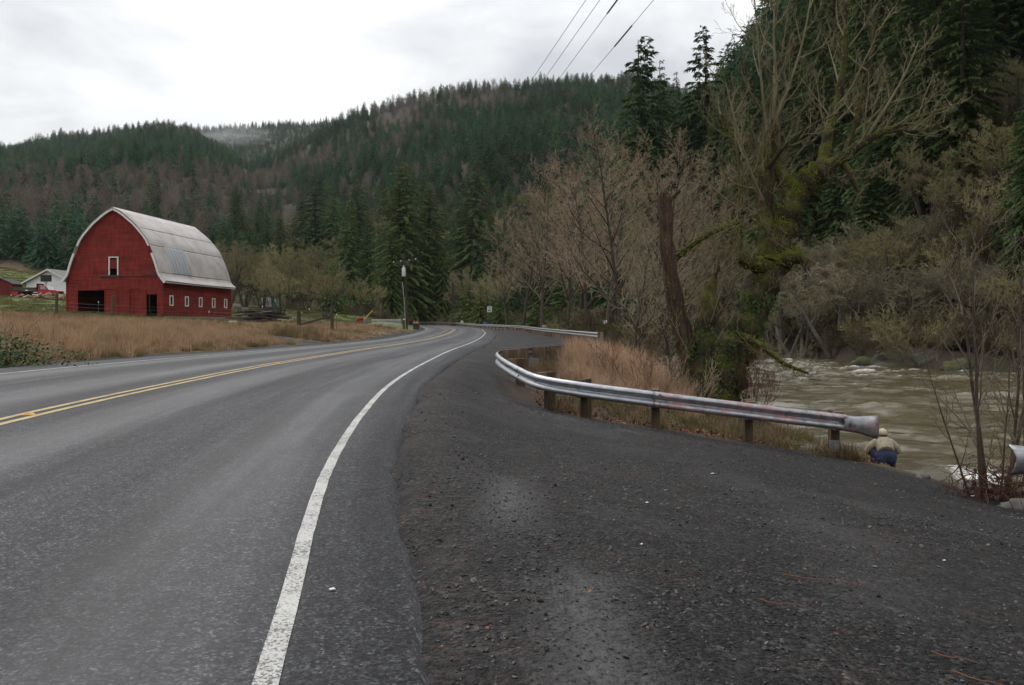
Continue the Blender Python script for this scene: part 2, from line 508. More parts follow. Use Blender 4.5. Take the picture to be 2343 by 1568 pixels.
# what grows or lies where
Pg = np.c_[fx_, fy_]
d_r, d_l = sdist(Pg, RL['RE']), -sdist(Pg, RL['LE'])
d_n, d_f = -sdist(Pg, NEAR_BANK), sdist(Pg, FAR_BANK)
def pullout_mask(x, y, d_r, d_n):
    """gravel lay-by: from the carriageway edge to the guardrails"""
    front = np.interp(x, [-.8, .2, 1.4, 2.8, 4.7, 6.3, 7.2, 8], [21.6, 17.6, 16.1, 15.5, 15.3, 15.0, 13.6, 10.5])
    near = sstep((front - y) / .5 + .5) * sstep((7.3 - x) / .5 + .5)
    right = np.interp(y, [18, 21.5, 29, 33, 45, 50, 72, 102, 122, 150], [-.5, -.3, 1.7, 3.8, 4.7, 4.5, 2.9, 1.1, -3.8, -9])
    farp = sstep((right - x) / .7 + .5) * (y > 17) * (y < 165)
    return np.maximum(near, farp) * (d_r > -.5)
wob = (fbm(fx_ / 1.1, fy_ / 1.1, 31) - .5)
grav = pullout_mask(fx_ + wob * 1.2, fy_ + wob * 1.0, d_r, d_n)
shoulder = np.where(d_l > -.5, 1 - sstep((d_l - .9 - wob * 1.3) / .7), 0)
dd = np.abs(sdist(Pg, DRIVE)); ld = np.abs(sdist(Pg, LANE))
drive = 1 - sstep((dd - 1.5 - wob) / .8)
lane = 1 - sstep((ld - 1.5 - wob * .6) / .5)
grav = np.clip(np.maximum.reduce([grav, shoulder, drive, lane]), 0, 1)
left = (d_l > 0)
hl = hills(fx_, fy_)
forest = np.maximum(np.maximum(np.clip(hl / 3, 0, 1), np.where((d_r > .5) & (fy_ < 200) & (fx_ > -12), .9, 0)), np.where((d_f > -.5) & (fx_ > 18) & (fy_ < 195), 1, 0))
past = np.where(left, sstep((fy_ - np.interp(fx_, [-70, -50, -35, -24, -14], [70, 70, 69.5, 76, 112])) / 5), 0) * (1 - forest)
bank = np.where((d_n > 0) & (d_n < 8) & (fx_ > 0), 1 - sstep((d_n - .6) / 2.6), 0)

TRACK = catmull([(.25, 2.1), (.32, 2.6), (.30, 3.1), (.22, 3.6), (.12, 4.2), (.0, 5.0), (-.1, 6.2)], 6); TRACK2 = catmull([(1.6, 2.3), (1.9, 4), (2.3, 6), (2.2, 8.5), (1.4, 12), (.6, 16)], 6)
trk = np.maximum(1 - sstep((np.abs(sdist(Pg, TRACK)) - .06 - wob * .18) / .14), .3 * (1 - sstep((np.abs(sdist(Pg, TRACK2)) - .05 - wob * .6) / .4)) * sstep((fbm(fx_ / .9, fy_ / 2.5, 35) - .42) / .15))
edge_d = np.where(d_r > -.1, 1 - sstep((d_r - .05 - wob * .6) / .7), 0)
gme = np_mesh('ground', np.c_[fx_, fy_, fz_], quads, smooth=True)
for nm, arr in (('gravel', grav), ('pasture', past), ('forest', forest), ('bank', bank), ('track', trk), ('edge', edge_d)):
    a = gme.attributes.new(nm, 'FLOAT', 'POINT')
    a.data.foreach_set('value', arr.astype(np.float32))

s = NT('ground_cover')
vec = s.coord('Object')
big = s.noise(vec, .35, 5, .6); mid_ = s.noise(vec, 2.3, 5, .6); fine = s.noise(vec, 24, 4, .65)
dry = s.ramp(mid_, [(.3, (.10, .065, .035)), (.7, (.19, .135, .075))])
green = s.ramp(mid_, [(.3, (.055, .075, .02)), (.55, (.10, .12, .032)), (.75, (.14, .125, .05))])
litter = s.ramp(fine, [(.3, (.035, .027, .021)), (.5, (.06, .045, .035)), (.7, (.085, .06, .046))])
moss = s.mix(s.ramp(big, [(.5, 0), (.68, .8)]), litter, (.045, .052, .02))
mud = s.ramp(fine, [(.3, (.06, .05, .035)), (.7, (.12, .10, .075))])
# crushed rock: stones of a few sizes over dark fines
v1 = s.voronoi(vec, 46, 'F1', 'Color'); v1d = s.voronoi(vec, 46, 'F1', 'Distance')
v2 = s.voronoi(vec, 110, 'F1', 'Color')
st = s.node('ShaderNodeSeparateColor'); s.l.new(v1, st.inputs[0])
st2 = s.node('ShaderNodeSeparateColor'); s.l.new(v2, st2.inputs[0])
stones = s.ramp(st.outputs[0], [(0, (.010, .0095, .010)), (.5, (.024, .0235, .0245)), (.85, (.045, .043, .043)), (.97, (.085, .078, .07))])
fines = s.ramp(st2.outputs[1], [(0, (.014, .0135, .0135)), (1, (.036, .034, .034))])
patch = s.ramp(s.noise(vec, .55, 6, .62, .6), [(.42, 0), (.62, 1)])
rockc = s.mix(patch, stones, fines)
rust = s.math('MULTIPLY', s.ramp(s.noise(vec, 1.4, 7, .7, .4), [(.52, 0), (.68, 1)]), s.ramp(s.noise(vec, 38, 3, .6), [(.47, 0), (.57, 1)]))
rockc = s.mix(s.math('MULTIPLY', rust, .55), rockc, (.085, .046, .029))
silt = s.ramp(s.noise(vec, .42, 5, .6, 1.2), [(.585, 0), (.66, 1)])
rockc = s.mix(s.math('MULTIPLY', silt, .3), rockc, (.055, .052, .051))
rockc = s.mix(s.math('MULTIPLY', s.attr('edge'), s.ramp(s.noise(vec, 9, 5, .7), [(.45, 0), (.62, .55)])), rockc, (.075, .047, .033))
grit = s.mix(1.0, s.ramp(s.noise(vec, 21, 3, .8), [(.34, .35), (.5, .95), (.66, 1.9)]), s.ramp(s.noise(vec, 6.5, 4, .75), [(.32, .6), (.5, 1.0), (.68, 1.45)]), 'MULTIPLY')
rockc = s.mix(1.0, rockc, grit, 'MULTIPLY')
mac = s.ramp(s.noise(vec, 1.1, 6, .7, .5), [(.3, .42), (.5, .60), (.72, .92)])
rockc = s.mix(1.0, rockc, mac, 'MULTIPLY')
rockc = s.mix(s.math('MULTIPLY', s.attr('track'), s.ramp(s.noise(vec, 13, 4, .7), [(.3, .35), (.6, .9)])), rockc, s.ramp(fine, [(.3, (.070, .068, .069)), (.7, (.105, .102, .10))]))
col = s.mix(s.attr('pasture'), dry, green)
col = s.mix(s.attr('forest'), col, moss)
col = s.mix(s.attr('bank'), col, mud)
col = s.mix(s.attr('gravel'), col, rockc)
s.set(color=col, rough=s.mix(s.attr('gravel'), (.95, .95, .95), s.mix(silt, (.75, .75, .75), (.6, .6, .6))), spec=.22)
hgt = s.math('ADD', s.math('MULTIPLY', s.math('SUBTRACT', 1.0, v1d), s.math('SUBTRACT', 1.15, patch)), s.math('MULTIPLY', fine, .5))
s.bump(s.math('ADD', hgt, s.math('MULTIPLY', s.noise(vec, 14, 3, .75), 1.6)), .9, .03)
gme.materials.append(MATS['ground_cover'])
ground = tag(mesh_obj('ground', gme), 'dark crushed-rock lay-by, dry field and wooded hillsides', kind='structure')

# ------------------------------------------------------------------ road
def strip(name, a, b, dz, mat, parent=None, uv=True):
    """surface between two polylines of equal length, laid dz above the road level"""
    n = len(a)
    va = np.c_[a, road_z(0, a[:, 1]) + dz]; vb = np.c_[b, road_z(0, b[:, 1]) + dz]
    i = np.arange(n - 1)
    me = np_mesh(name, np.vstack([va, vb]), np.stack([i, i + n, i + n + 1, i + 1], 1), mat)
    if uv:
        L = np.r_[0, np.cumsum(np.linalg.norm(np.diff(a, axis=0), axis=1))]
        U = np.r_[np.zeros(n), np.ones(n)]; V = np.r_[L, L]
        lay = me.uv_layers.new(name='UVMap')
        li = np.empty(len(me.loops), dtype=np.int32); me.loops.foreach_get('vertex_index', li)
        lay.data.foreach_set('uv', np.stack([U[li], V[li]], 1).astype(np.float32).ravel())
    return mesh_obj(name, me, parent)

s = NT('asphalt')
vec = s.coord('Object')
uv = s.node('ShaderNodeUVMap'); su = s.node('ShaderNodeSeparateXYZ'); s.l.new(uv.outputs[0], su.inputs[0])
U = su.outputs[0]
agg = s.voronoi(vec, 95, 'F1', 'Color'); ag = s.node('ShaderNodeSeparateColor'); s.l.new(agg, ag.inputs[0])
base = s.ramp(ag.outputs[0], [(0, (.015, .0153, .0175)), (.55, (.038, .0386, .043)), (.9, (.070, .071, .076)), (1, (.14, .14, .143))])
dark = s.noise(vec, 60, 5, .7)
base = s.mix(s.ramp(dark, [(.32, 1), (.47, 0)]), base, (.011, .011, .012))
mott = s.mix(1.0, s.ramp(s.noise(vec, 26, 3, .8), [(.34, .6), (.5, 1.0), (.66, 1.5)]), s.ramp(s.noise(vec, 7, 5, .75), [(.32, .7), (.5, 1.0), (.68, 1.35)]), 'MULTIPLY')
base = s.mix(1.0, base, mott, 'MULTIPLY')
# polished wheel paths and the darker oil strip between them (lane position from the strip's own width)
wob_ = s.math('ADD', U, s.math('MULTIPLY', s.math('SUBTRACT', s.noise(vec, .18, 3), .5), .06))
tri = s.math('ABSOLUTE', s.math('SUBTRACT', s.math('FRACT', s.math('MULTIPLY', wob_, 4.0)), .5))
path = s.ramp(tri, [(.05, 1), (.30, 0)])
big = s.noise(vec, .5, 6, .6, .8)
base = s.mix(s.math('MULTIPLY', path, s.ramp(big, [(.35, .1), (.65, .5)])), base, (.070, .071, .077))
mpu = s.node('ShaderNodeMapping'); mpu.inputs['Scale'].default_value = (22, .10, 1); s.l.new(uv.outputs[0], mpu.inputs[0])
strk = s.ramp(s.noise(mpu.outputs[0], 1.0, 5, .62, .3), [(.36, .66), (.52, 1.0), (.66, 1.45)])
base = s.mix(1.0, base, strk, 'MULTIPLY')
base = s.mix(s.ramp(s.noise(vec, .9, 6, .65, .5), [(.52, 0), (.75, .5)]), base, (.026, .026, .028))
s.set(color=base, spec=.22, rough=s.mix(path, (.72, .72, .72), (.5, .5, .5)))
s.bump(s.math('ADD', dark, s.math('MULTIPLY', ag.outputs[0], .6)), .5, .006)

# the carriageway, two lanes wide; its cross-section is lofted between the edge lines
n_row = len(RL['R'])
sub = [RL['LE'], RL['L'], RL['L'] * .5 + RL['Y'] * .5, RL['Y'], RL['Y'] * .5 + RL['R'] * .5, RL['R'], RL['RE']]
us = [0, .06, .28, .5, .72, .94, 1.0]
rv, rf = [], []
for a in sub:
    rv.append(np.c_[a, road_z(0, a[:, 1])])
skirt = np.c_[RL['RE'] + np.array([.07, 0]), road_z(0, RL['RE'][:, 1]) - .09]
rngw = np.random.default_rng(5)
jag = (fbm(RL['RE'][:, 1] * 2.3, RL['RE'][:, 1] * 0, 4) - .5) * .07 * np.clip(1.5 - RL['RE'][:, 1] / 40, 0, 1)
rv[-1][:, 0] += jag; skirt[:, 0] += jag
rv.append(skirt)
allv = np.vstack(rv)
for k in range(len(rv) - 1):
    i = np.arange(n_row - 1) + k * n_row
    rf.append(np.stack([i, i + n_row, i + n_row + 1, i + 1], 1))
rme = np_mesh('road', allv, np.vstack(rf), MATS['asphalt'])
Lr = np.r_[0, np.cumsum(np.linalg.norm(np.diff(RL['Y'], axis=0), axis=1))]
Uv = np.repeat(us + [1.02], n_row); Vv = np.tile(Lr, len(rv))
lay = rme.uv_layers.new(name='UVMap')
li = np.empty(len(rme.loops), dtype=np.int32); rme.loops.foreach_get('vertex_index', li)
lay.data.foreach_set('uv', np.stack([Uv[li], Vv[li]], 1).astype(np.float32).ravel())
road = tag(mesh_obj('road', rme), 'grey two-lane asphalt road curving away', kind='structure')

def paint(name, c, wear):
    s = NT(name)
    vec = s.coord('Object')
    w = s.ramp(s.math('ADD', s.math('MULTIPLY', s.noise(vec, 75, 4, .7), .7), s.math('MULTIPLY', s.noise(vec, 2.2, 4), .3)), [(wear, 1), (wear + .09, 0)])
    col = s.mix(w, tuple(c), (.07, .07, .072))
    col = s.mix(s.ramp(s.noise(vec, 5, 5, .65), [(.4, 0), (.8, .35)]), col, (.25, .23, .2))
    s.set(color=col, rough=.6, spec=.3)
    s.bump(s.noise(vec, 60, 5, .7), .4, .005)
paint('white_line', (.46, .455, .435), .42)
paint('yellow_line', (.44, .315, .11), .42)
def offset(a, d):
    t = np.gradient(a, axis=0); t /= np.linalg.norm(t, axis=1)[:, None]
    return a + np.c_[t[:, 1], -t[:, 0]] * d
fineL = {k: catmull(RL[k][::2], 5) for k in ('R', 'Y', 'L')}
def line(name, a, o0, o1, mat):
    jit = (fbm(a[:, 0] * 3 + a[:, 1] * 4, a[:, 1], 7) - .5) * .012
    o = strip(name, offset(a, o0) + np.c_[jit, jit * 0], offset(a, o1) + np.c_[jit, jit * 0], .005, MATS[mat], road)
    return o
line('edge_line', fineL['R'], -.04, .04, 'white_line')
line('edge_line', fineL['L'], -.045, .045, 'white_line')
line('centre_line', fineL['Y'], -.17, -.065, 'yellow_line')
line('centre_line', fineL['Y'], .065, .17, 'yellow_line')
# raised yellow reflectors between the centre lines
pm('reflector_amber', (.65, .36, .04), (.5, .25, .03), rough=.25, spec=.6)
rb = MB(); rb.box((0, 0, .012), (.11, .1, .024), taper=.6)
rme_ = rb.mesh('reflector', MATS['reflector_amber'])
for Yd in (9.35, 21.5, 33.7, 45.9, 58, 70):
    x = float(np.interp(Yd, RL['Y'][:, 1], RL['Y'][:, 0]))
    mesh_obj('reflector', rme_, road, (x, Yd, float(road_z(0, Yd)) + .004))

# ------------------------------------------------------------------ river
wx = grow_axis(5, 7, 40, 80, .26, 1.03); wy = grow_axis(-60, 11, 64, 200, .2, 1.03)
WX, WY = np.meshgrid(wx, wy)
X_, Y_ = WX.ravel(), WY.ravel()
dnw = sdist(np.c_[X_, Y_], NEAR_BANK)
# waves travel down the stream: short crests across the flow, standing waves in the rapid upstream
fl = np.array([-.25, -.97])            # flow direction
al = X_ * fl[0] + Y_ * fl[1]; ac = X_ * -fl[1] + Y_ * fl[0]
rapid = np.exp(-(((Y_ - 62) / 20) ** 2)) * np.exp(-(((X_ - 20) / 11) ** 2)) * 1.3 + .25 * np.exp(-((dnw - 1.5) / 2.0) ** 2)
w1 = fbm(al / 1.9, ac / 3.4, 41, 3) - .5
w2 = fbm(al / .62, ac / 1.3, 43, 3) - .5
w3 = 1 - np.abs(2 * fbm(al / 1.1, ac / 2.2, 47, 4) - 1) * 2
hz = w1 * (.24 + .35 * rapid) + w2 * (.25 + .2 * rapid) + np.clip(w3, 0, 1) * .10 * (.6 + rapid)
foam = sstep((w3 * .65 + w1 * .5 + w2 * .8 + rapid * .28 - .94) / .30)
# white water against the near bank at the boat ramp
spl = np.exp(-(((X_ - 10.3) / 1.3) ** 2 + ((Y_ - 17.3) / 1.2) ** 2)) + .8 * np.exp(-(((X_ - 11.3) / 1.2) ** 2 + ((Y_ - 15.6) / 1.1) ** 2))
hz = hz + spl * (.02 + .5 * (fbm(X_ * 1.6, Y_ * 2.2, 51, 3) - .5)); foam = np.maximum(foam, sstep((spl * (fbm(X_ * 1.5, Y_ * 2.4, 53, 3)) - .40) / .2))
i2 = np.arange(len(wx) * len(wy)).reshape(len(wy), len(wx))
wq = np.stack([i2[:-1, :-1], i2[:-1, 1:], i2[1:, 1:], i2[1:, :-1]], -1).reshape(-1, 4)
wme = np_mesh('river_water', np.c_[X_, Y_, WATER + hz], wq, smooth=True)
a = wme.attributes.new('foam', 'FLOAT', 'POINT'); a.data.foreach_set('value', foam.astype(np.float32))
crest = sstep((1 - np.abs(2 * fbm(al / .75, ac / 2.6, 57, 3) - 1) * 2.2 + w1 * .9 + rapid * .25 - .62) / .4) * sstep((fbm(al / 5, ac / 7, 59) - .35) / .2)  # mask for painted highlight streaks, elongated across the flow
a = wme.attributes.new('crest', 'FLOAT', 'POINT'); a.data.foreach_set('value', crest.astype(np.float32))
s = NT('river_water')
vec = s.coord('Object')
fm = s.math('MULTIPLY', s.attr('foam'), s.ramp(s.noise(vec, 6, 5, .7), [(.38, .1), (.58, 1)]))
mudc = s.ramp(s.noise(vec, .25, 4, .6), [(.3, (.062, .052, .027)), (.7, (.088, .073, .039))])
mudc = s.mix(s.math('MULTIPLY', s.attr('crest'), .42), mudc, (.33, .31, .25))  # sky glints on the wave tops painted as a paler water colour
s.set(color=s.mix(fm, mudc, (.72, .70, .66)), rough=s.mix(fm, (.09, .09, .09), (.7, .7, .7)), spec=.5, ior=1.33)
s.bump(s.noise(s.coord('Object', (.5, 1, 1)), 4.2, 6, .66), .4, .14)
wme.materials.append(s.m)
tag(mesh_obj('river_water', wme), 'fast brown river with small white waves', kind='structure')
# ------------------------------------------------------------------ shared materials
pm('galvanised', (.40, .41, .43), (.27, .28, .30), scale=7, rough=.38, bump=.15, bscale=18, metal=.75, spec=.5, stretch=(1, 1, 3))
pm('galvanised_old', (.36, .35, .34), (.22, .21, .21), scale=5, rough=.5, metal=.55, spec=.5)
pm('post_wood', (.105, .07, .04), (.045, .032, .022), scale=6, rough=.85, bump=.5, bscale=30, rand=.3, stretch=(1, 1, .15))
pm('post_wood_pale', (.16, .105, .065), (.07, .05, .034), scale=5, rough=.85, bump=.4, bscale=30, rand=.35, stretch=(1, 1, .2))
pm('grey_wood', (.10, .085, .07), (.035, .03, .026), scale=5, rough=.9, bump=.5, bscale=25, rand=.45, stretch=(.15, 1, 1))
pm('mossy_wood', (.075, .062, .045), (.05, .055, .022), scale=4, rough=.95, bump=.6, bscale=22, rand=.2)
pm('white_paint', (.72, .71, .68), (.58, .57, .54), scale=5, rough=.6)
pm('dark_void', (.012, .011, .010), rough=1, spec=0)
pm('bolt_steel', (.25, .25, .26), rough=.4, metal=.8)
pm('black_metal', (.02, .02, .022), rough=.5)
pm('concrete', (.27, .25, .23), (.17, .155, .14), scale=5, rough=.95, bump=.3)

# worn red paint flaking off the rail near its end
s = NT('galvanised_red')
vec = s.coord('Object')
g = s.ramp(s.noise(vec, 7, 5, .6), [(.35, (.36, .365, .38)), (.65, (.22, .225, .235))])
band = s.ramp(s.noise(s.coord('Object', (1.0, 1, 3.2)), 2.1, 6, .68, .4), [(.49, 0), (.56, 1)])
chip = s.ramp(s.noise(vec, 26, 4, .7), [(.34, 0), (.5, 1)])
mk = s.math('MULTIPLY', band, chip)
col = s.mix(s.math('MULTIPLY', mk, .85), g, (.36, .15, .16))
col = s.mix(s.ramp(s.noise(vec, 4, 6, .7, .3), [(.57, 0), (.66, .8)]), col, (.05, .035, .032))
s.set(color=col, metal=s.math('SUBTRACT', .7, s.math('MULTIPLY', mk, .7)), rough=.42)
s.bump(s.noise(vec, 9, 3), .2, .02)

# ------------------------------------------------------------------ guardrails
W_SEC = [(.012, .155), (.03, .152), (.062, .132), (.083, .108), (.085, .078), (.066, .05), (.022, .024), (.008, 0),
         (.022, -.024), (.066, -.05), (.085, -.078), (.083, -.108), (.062, -.132), (.03, -.152), (.012, -.155)]
def sweep_beam(path, name, mat, parent, wob=0.0, seed=0):
    """W-beam along 3-D path (beam centre); its face looks to the left of the direction of travel"""
    path = np.asarray(path, float)
    t = np.gradient(path, axis=0); t[:, 2] = 0; t /= np.linalg.norm(t, axis=1)[:, None]
    nrm = np.c_[-t[:, 1], t[:, 0]]
    V = []
    m = len(W_SEC)
    rg = np.random.default_rng(seed)
    dent = np.convolve(rg.normal(0, 1, len(path) + 8), np.ones(9) / 9, 'valid')[:len(path)] * wob
    for i, p in enumerate(path):
        for n_, z_ in W_SEC:
            V.append((p[0] + nrm[i, 0] * (n_ + dent[i]), p[1] + nrm[i, 1] * (n_ + dent[i]), p[2] + z_ + dent[i] * .4))
    fs = []
    for i in range(len(path) - 1):
        for k in range(m - 1):
            fs.append((i * m + k, (i + 1) * m + k, (i + 1) * m + k + 1, i * m + k + 1))
    me = np_mesh(name, V, fs, MATS[mat], smooth=True)
    o = mesh_obj(name, me, parent)
    sd = o.modifiers.new('gauge', 'SOLIDIFY'); sd.thickness = .006; sd.offset = 0
    return o

def plank_post(w, d, h):
    b = MB(); b.box((0, 0, h / 2), (w, d, h)); return b

# --- the rail around the end of the lay-by: face to the camera, then doubling back along the far entrance
gr = empty('guardrail', (3.2, 15.3, gz(3.2, 15.3)), 0,
           'galvanised guardrail wrapping round the tip beside the gravel lay-by', 'guardrail')
inv = lambda p, o: Vector(p) - o.location
top_pts = [  # plan position and height of the top edge of the beam
    (6.44, 15.05, -.66), (4.66, 15.2, -.46), (2.81, 15.35, -.24), (1.36, 15.95, -.09), (.57, 16.75, -.0), (.12, 18.1, .12),
    (-.22, 19.6, .24), (-.36, 20.9, .31), (-.28, 21.9, .33), (.06, 23.4, .325), (.67, 25.1, .315), (1.25, 26.85, .30), (1.82, 28.6, .30), (2.5, 30.3, .3)]
tp = catmull(top_pts, 14)
tp[:, 2] -= .155
cuts = [0, 28, 68, 118, len(tp) - 1]
for k in range(4):
    seg = tp[cuts[k]:cuts[k + 1] + 3] - np.array(gr.location)
    seg = seg.copy()
    sweep_beam(seg, 'beam', 'galvanised_red' if k < 1 else 'galvanised', gr, .012 if k < 2 else .004, k)
# flared end shoe
sh = MB()
e0 = Vector(tp[0]); shoe = []
for i in range(9):
    f = i / 8
    x = e0.x - .07 + .60 * f
    y = e0.y - .03 - .10 * math.sin(f * 1.4) - .02
    hh = .155 + .055 * max(0, f - .35) / .65 * 1.3
    shoe.append((x, y, e0.z - f * .05 - .02 * f, hh))
V, Fc = [], []
for (x, y, z, hh) in shoe:
    for j in range(7):
        q = j / 6 * 2 - 1
        V.append(Vector((x, y - .075 * (1 - q * q) * (1 if x > e0.x + .1 else .6), z + q * hh)) - gr.location)
for i in range(8):
    for j in range(6):
        Fc.append((i * 7 + j, (i + 1) * 7 + j, (i + 1) * 7 + j + 1, i * 7 + j + 1))
so = mesh_obj('end_shoe', np_mesh('end_shoe', V, Fc, MATS['galvanised_red'], smooth=True), gr)
sd = so.modifiers.new('gauge', 'SOLIDIFY'); sd.thickness = .006; sd.offset = 0
tag(so, 'flared scratched end piece with pink paint')
post_at = [(6.3, 15.2, -.72), (4.62, 15.36, -.50), (2.86, 15.5, -.28), (1.5, 16.1, -.12), (.72, 16.95, -.03), (.1, 19.1, .18),
           (-.02, 21.9, .34), (.32, 23.35, .35), (.93, 25.0, .345), (1.5, 26.75, .33), (2.08, 28.5, .33)]
pb = plank_post(.16, .2, 1.0).mesh('post', MATS['post_wood'])
bb = MB().box((0, 0, 0), (.15, .2, .36)).mesh('spacer_block', MATS['post_wood_pale'])
bolt = MB().tube([(0, -.012, 0), (0, .012, 0)], .018, 8).mesh('bolt', MATS['bolt_steel'])
tpw = tp.copy()
for (x, y, zt_) in post_at:
    i = int(np.argmin((tpw[:, 0] - x) ** 2 + (tpw[:, 1] - y) ** 2))
    t = tpw[min(i + 1, len(tpw) - 1)] - tpw[max(i - 1, 0)]
    a = math.atan2(t[1], t[0])
    nrm = Vector((math.sin(a), -math.cos(a), 0))          # away from traffic
    g0 = gz(x, y) - .15
    base = Vector((tpw[i, 0], tpw[i, 1], 0)) + nrm * .33
    h = tpw[i, 2] + .19 - g0
    p = mesh_obj('post', pb, gr, inv((base.x, base.y, g0), gr), (0, 0, a), (1, 1, h))
    b_ = mesh_obj('spacer_block', bb, gr, inv((tpw[i, 0] + nrm.x * .125, tpw[i, 1] + nrm.y * .125, tpw[i, 2] + .005), gr), (0, 0, a))
    bo = mesh_obj('bolt', bolt, gr, inv((tpw[i, 0] - nrm.x * .016, tpw[i, 1] - nrm.y * .016, tpw[i, 2]), gr), (0, 0, a))
# splice bolts where the beams overlap
for c in cuts[1:-1]:
    p, t = tp[c], tp[c + 1] - tp[c - 1]
    a = math.atan2(t[1], t[0])
    for dx in (-.1, .1):
        for dz, off in ((.1, .088), (-.1, .088), (.045, .06), (-.045, .06)):
            q = Vector((p[0] + math.cos(a) * dx - math.sin(a) * off, p[1] + math.sin(a) * dx + math.cos(a) * off, p[2] + dz))
            mesh_obj('bolt', bolt, gr, inv(q, gr), (0, 0, a))
pl = MB().box((0, 0, .22), (.19, .012, .46)).box((.0925, .05, .22), (.012, .1, .46)).build('steel_plate', MATS['galvanised'], gr)
pl.location = inv((6.285, 15.235, gz(6.3, 15.3) - .1), gr)
tag(pl, 'galvanised steel plate bolted to the foot of the end post')

# --- second rail, its end shoe entering the picture at the right
g2 = empty('guardrail', (7.6, 9.9, gz(7.6, 9.9)), 0, 'dented guardrail end beside the bare sapling at the right edge', 'guardrail')
path = np.array([(10.6, 8.6, -.62), (9.4, 9.2, -.56), (8.2, 9.7, -.52), (7.2, 10.0, -.5), (6.72, 10.05, -.49)])
pth = catmull(path, 8); pth[:, 2] -= .155
sweep_beam(pth[:-6] - np.array(g2.location), 'beam', 'galvanised', g2, .01, 3)
V, Fc = [], []
for i in range(9):
    f = i / 8
    x, y = 6.93 - .52 * f, 10.04 + .02 * f
    hh = .155 + .06 * max(0, f - .3)
    for j in range(7):
        q = j / 6 * 2 - 1
        V.append(Vector((x - .05 * f * q * q, y - .08 * (1 - q * q) - .06 * f, -.65 + q * hh)) - g2.location)
for i in range(8):
    for j in range(6):
        Fc.append((i * 7 + j, i * 7 + j + 1, (i + 1) * 7 + j + 1, (i + 1) * 7 + j))
so = mesh_obj('end_shoe', np_mesh('end_shoe', V, Fc, MATS['galvanised'], smooth=True), g2)
sd = so.modifiers.new('gauge', 'SOLIDIFY'); sd.thickness = .006; sd.offset = 0
for (x, y) in ((7.3, 10.3), (9.2, 9.55)):
    h = 1.0
    mesh_obj('post', pb, g2, inv((x, y, gz(x, y) - .15), g2), (0, 0, -.4), (1, 1, -.47 - gz(x, y) + .15))
    mesh_obj('spacer_block', bb, g2, inv((x - .04, y - .17, -.655), g2), (0, 0, -.4))

# --- long rail on the outside of the far bend
far_line = [(4.97, 45), (4.85, 47.5), (4.5, 54), (3.9, 63), (3.0, 73), (2.2, 88), (1.1, 102), (-1.4, 113), (-4.7, 123.5), (-7.4, 138), (-11.2, 157), (-16.5, 172.5), (-28, 188.5), (-48, 202.5), (-92, 214)]
fl_ = catmull(far_line, 8)
g3 = empty('guardrail', (2.5, 80, gz(2.5, 80)), 0, 'long guardrail with many wooden posts round the outside of the far bend', 'guardrail')
top = road_z(0, fl_[:, 1]) + np.interp(fl_[:, 1], [42, 60, 75, 110, 150], [.55, .57, .6, .68, .68])
sweep_beam(np.c_[fl_, top - .155] - np.array(g3.location), 'beam', 'galvanised', g3, .004, 9)
L3 = np.r_[0, np.cumsum(np.linalg.norm(np.diff(fl_, axis=0), axis=1))]
pm('post_wood_tan', (.30, .205, .135), (.16, .11, .075), scale=4, rough=.85, rand=.35)
pb3 = plank_post(.16, .2, 1.0).mesh('post', MATS['post_wood_tan'])
bb3 = MB().box((0, 0, 0), (.16, .2, .34)).mesh('spacer_block', MATS['post_wood_pale'])
for dpos in np.arange(.6, L3[-1], 1.905):
    x, y = np.interp(dpos, L3, fl_[:, 0]), np.interp(dpos, L3, fl_[:, 1])
    x2, y2 = np.interp(dpos + .2, L3, fl_[:, 0]), np.interp(dpos + .2, L3, fl_[:, 1])
    a = math.atan2(y2 - y, x2 - x); zt_ = np.interp(dpos, L3, top)
    if x < -75: break
    n_ = Vector((math.sin(a), -math.cos(a), 0))
    g0 = min(gz(x + n_.x * .3, y + n_.y * .3), float(road_z(0, y))) - .1
    mesh_obj('post', pb3, g3, inv((x + n_.x * .29, y + n_.y * .29, g0), g3), (0, 0, a), (1, 1, zt_ + .03 - g0))
    if y < 110:
        mesh_obj('spacer_block', bb3, g3, inv((x + n_.x * .1, y + n_.y * .1, zt_ - .16), g3), (0, 0, a))

# ------------------------------------------------------------------ barn
s = NT('barn_red')
vec = s.coord('Object')
c = s.ramp(s.noise(vec, 1.2, 6, .62, .4), [(.3, (.17, .016, .012)), (.5, (.225, .022, .015)), (.72, (.255, .034, .022))])
streak = s.ramp(s.noise(s.coord('Object', (3.5, 3.5, .35)), 2.0, 5, .65), [(.40, 1), (.56, 0)])
c = s.mix(s.math('MULTIPLY', streak, .6), c, (.07, .012, .010))
boardn = s.ramp(s.noise(s.coord('Object', (.35, .35, 7.0)), 1.0, 2, .5), [(.3, .68), (.7, 1.28)])
c = s.mix(1.0, c, boardn, 'MULTIPLY')
peel = s.ramp(s.noise(s.coord('Object', (1, 1, 4)), 5, 6, .75), [(.66, 0), (.78, .35)])
c = s.mix(peel, c, (.16, .09, .07))
s.set(color=c, rough=.75, spec=.25)
s = NT('barn_metal')
vec = s.coord('Object')
c = s.ramp(s.noise(vec, .6, 6, .6, .5), [(.3, (.34, .30, .28)), (.55, (.45, .42, .405)), (.75, (.50, .48, .47))])
rustm = s.ramp(s.noise(s.coord('Object', (1.6, 1.6, .25)), 1.1, 6, .65, .3), [(.52, 0), (.75, .5)])
c = s.mix(s.math('MULTIPLY', rustm, .4), c, (.33, .27, .235))
ly = s.node('ShaderNodeSeparateXYZ'); s.l.new(vec, ly.inputs[0])
rib = s.math('SINE', s.math('MULTIPLY', ly.outputs[1], 62))
s.set(color=c, rough=.55, metal=.1, spec=.35); s.bump(rib, .15, .02)
s = NT('barn_metal_blue')
vec = s.coord('Object')
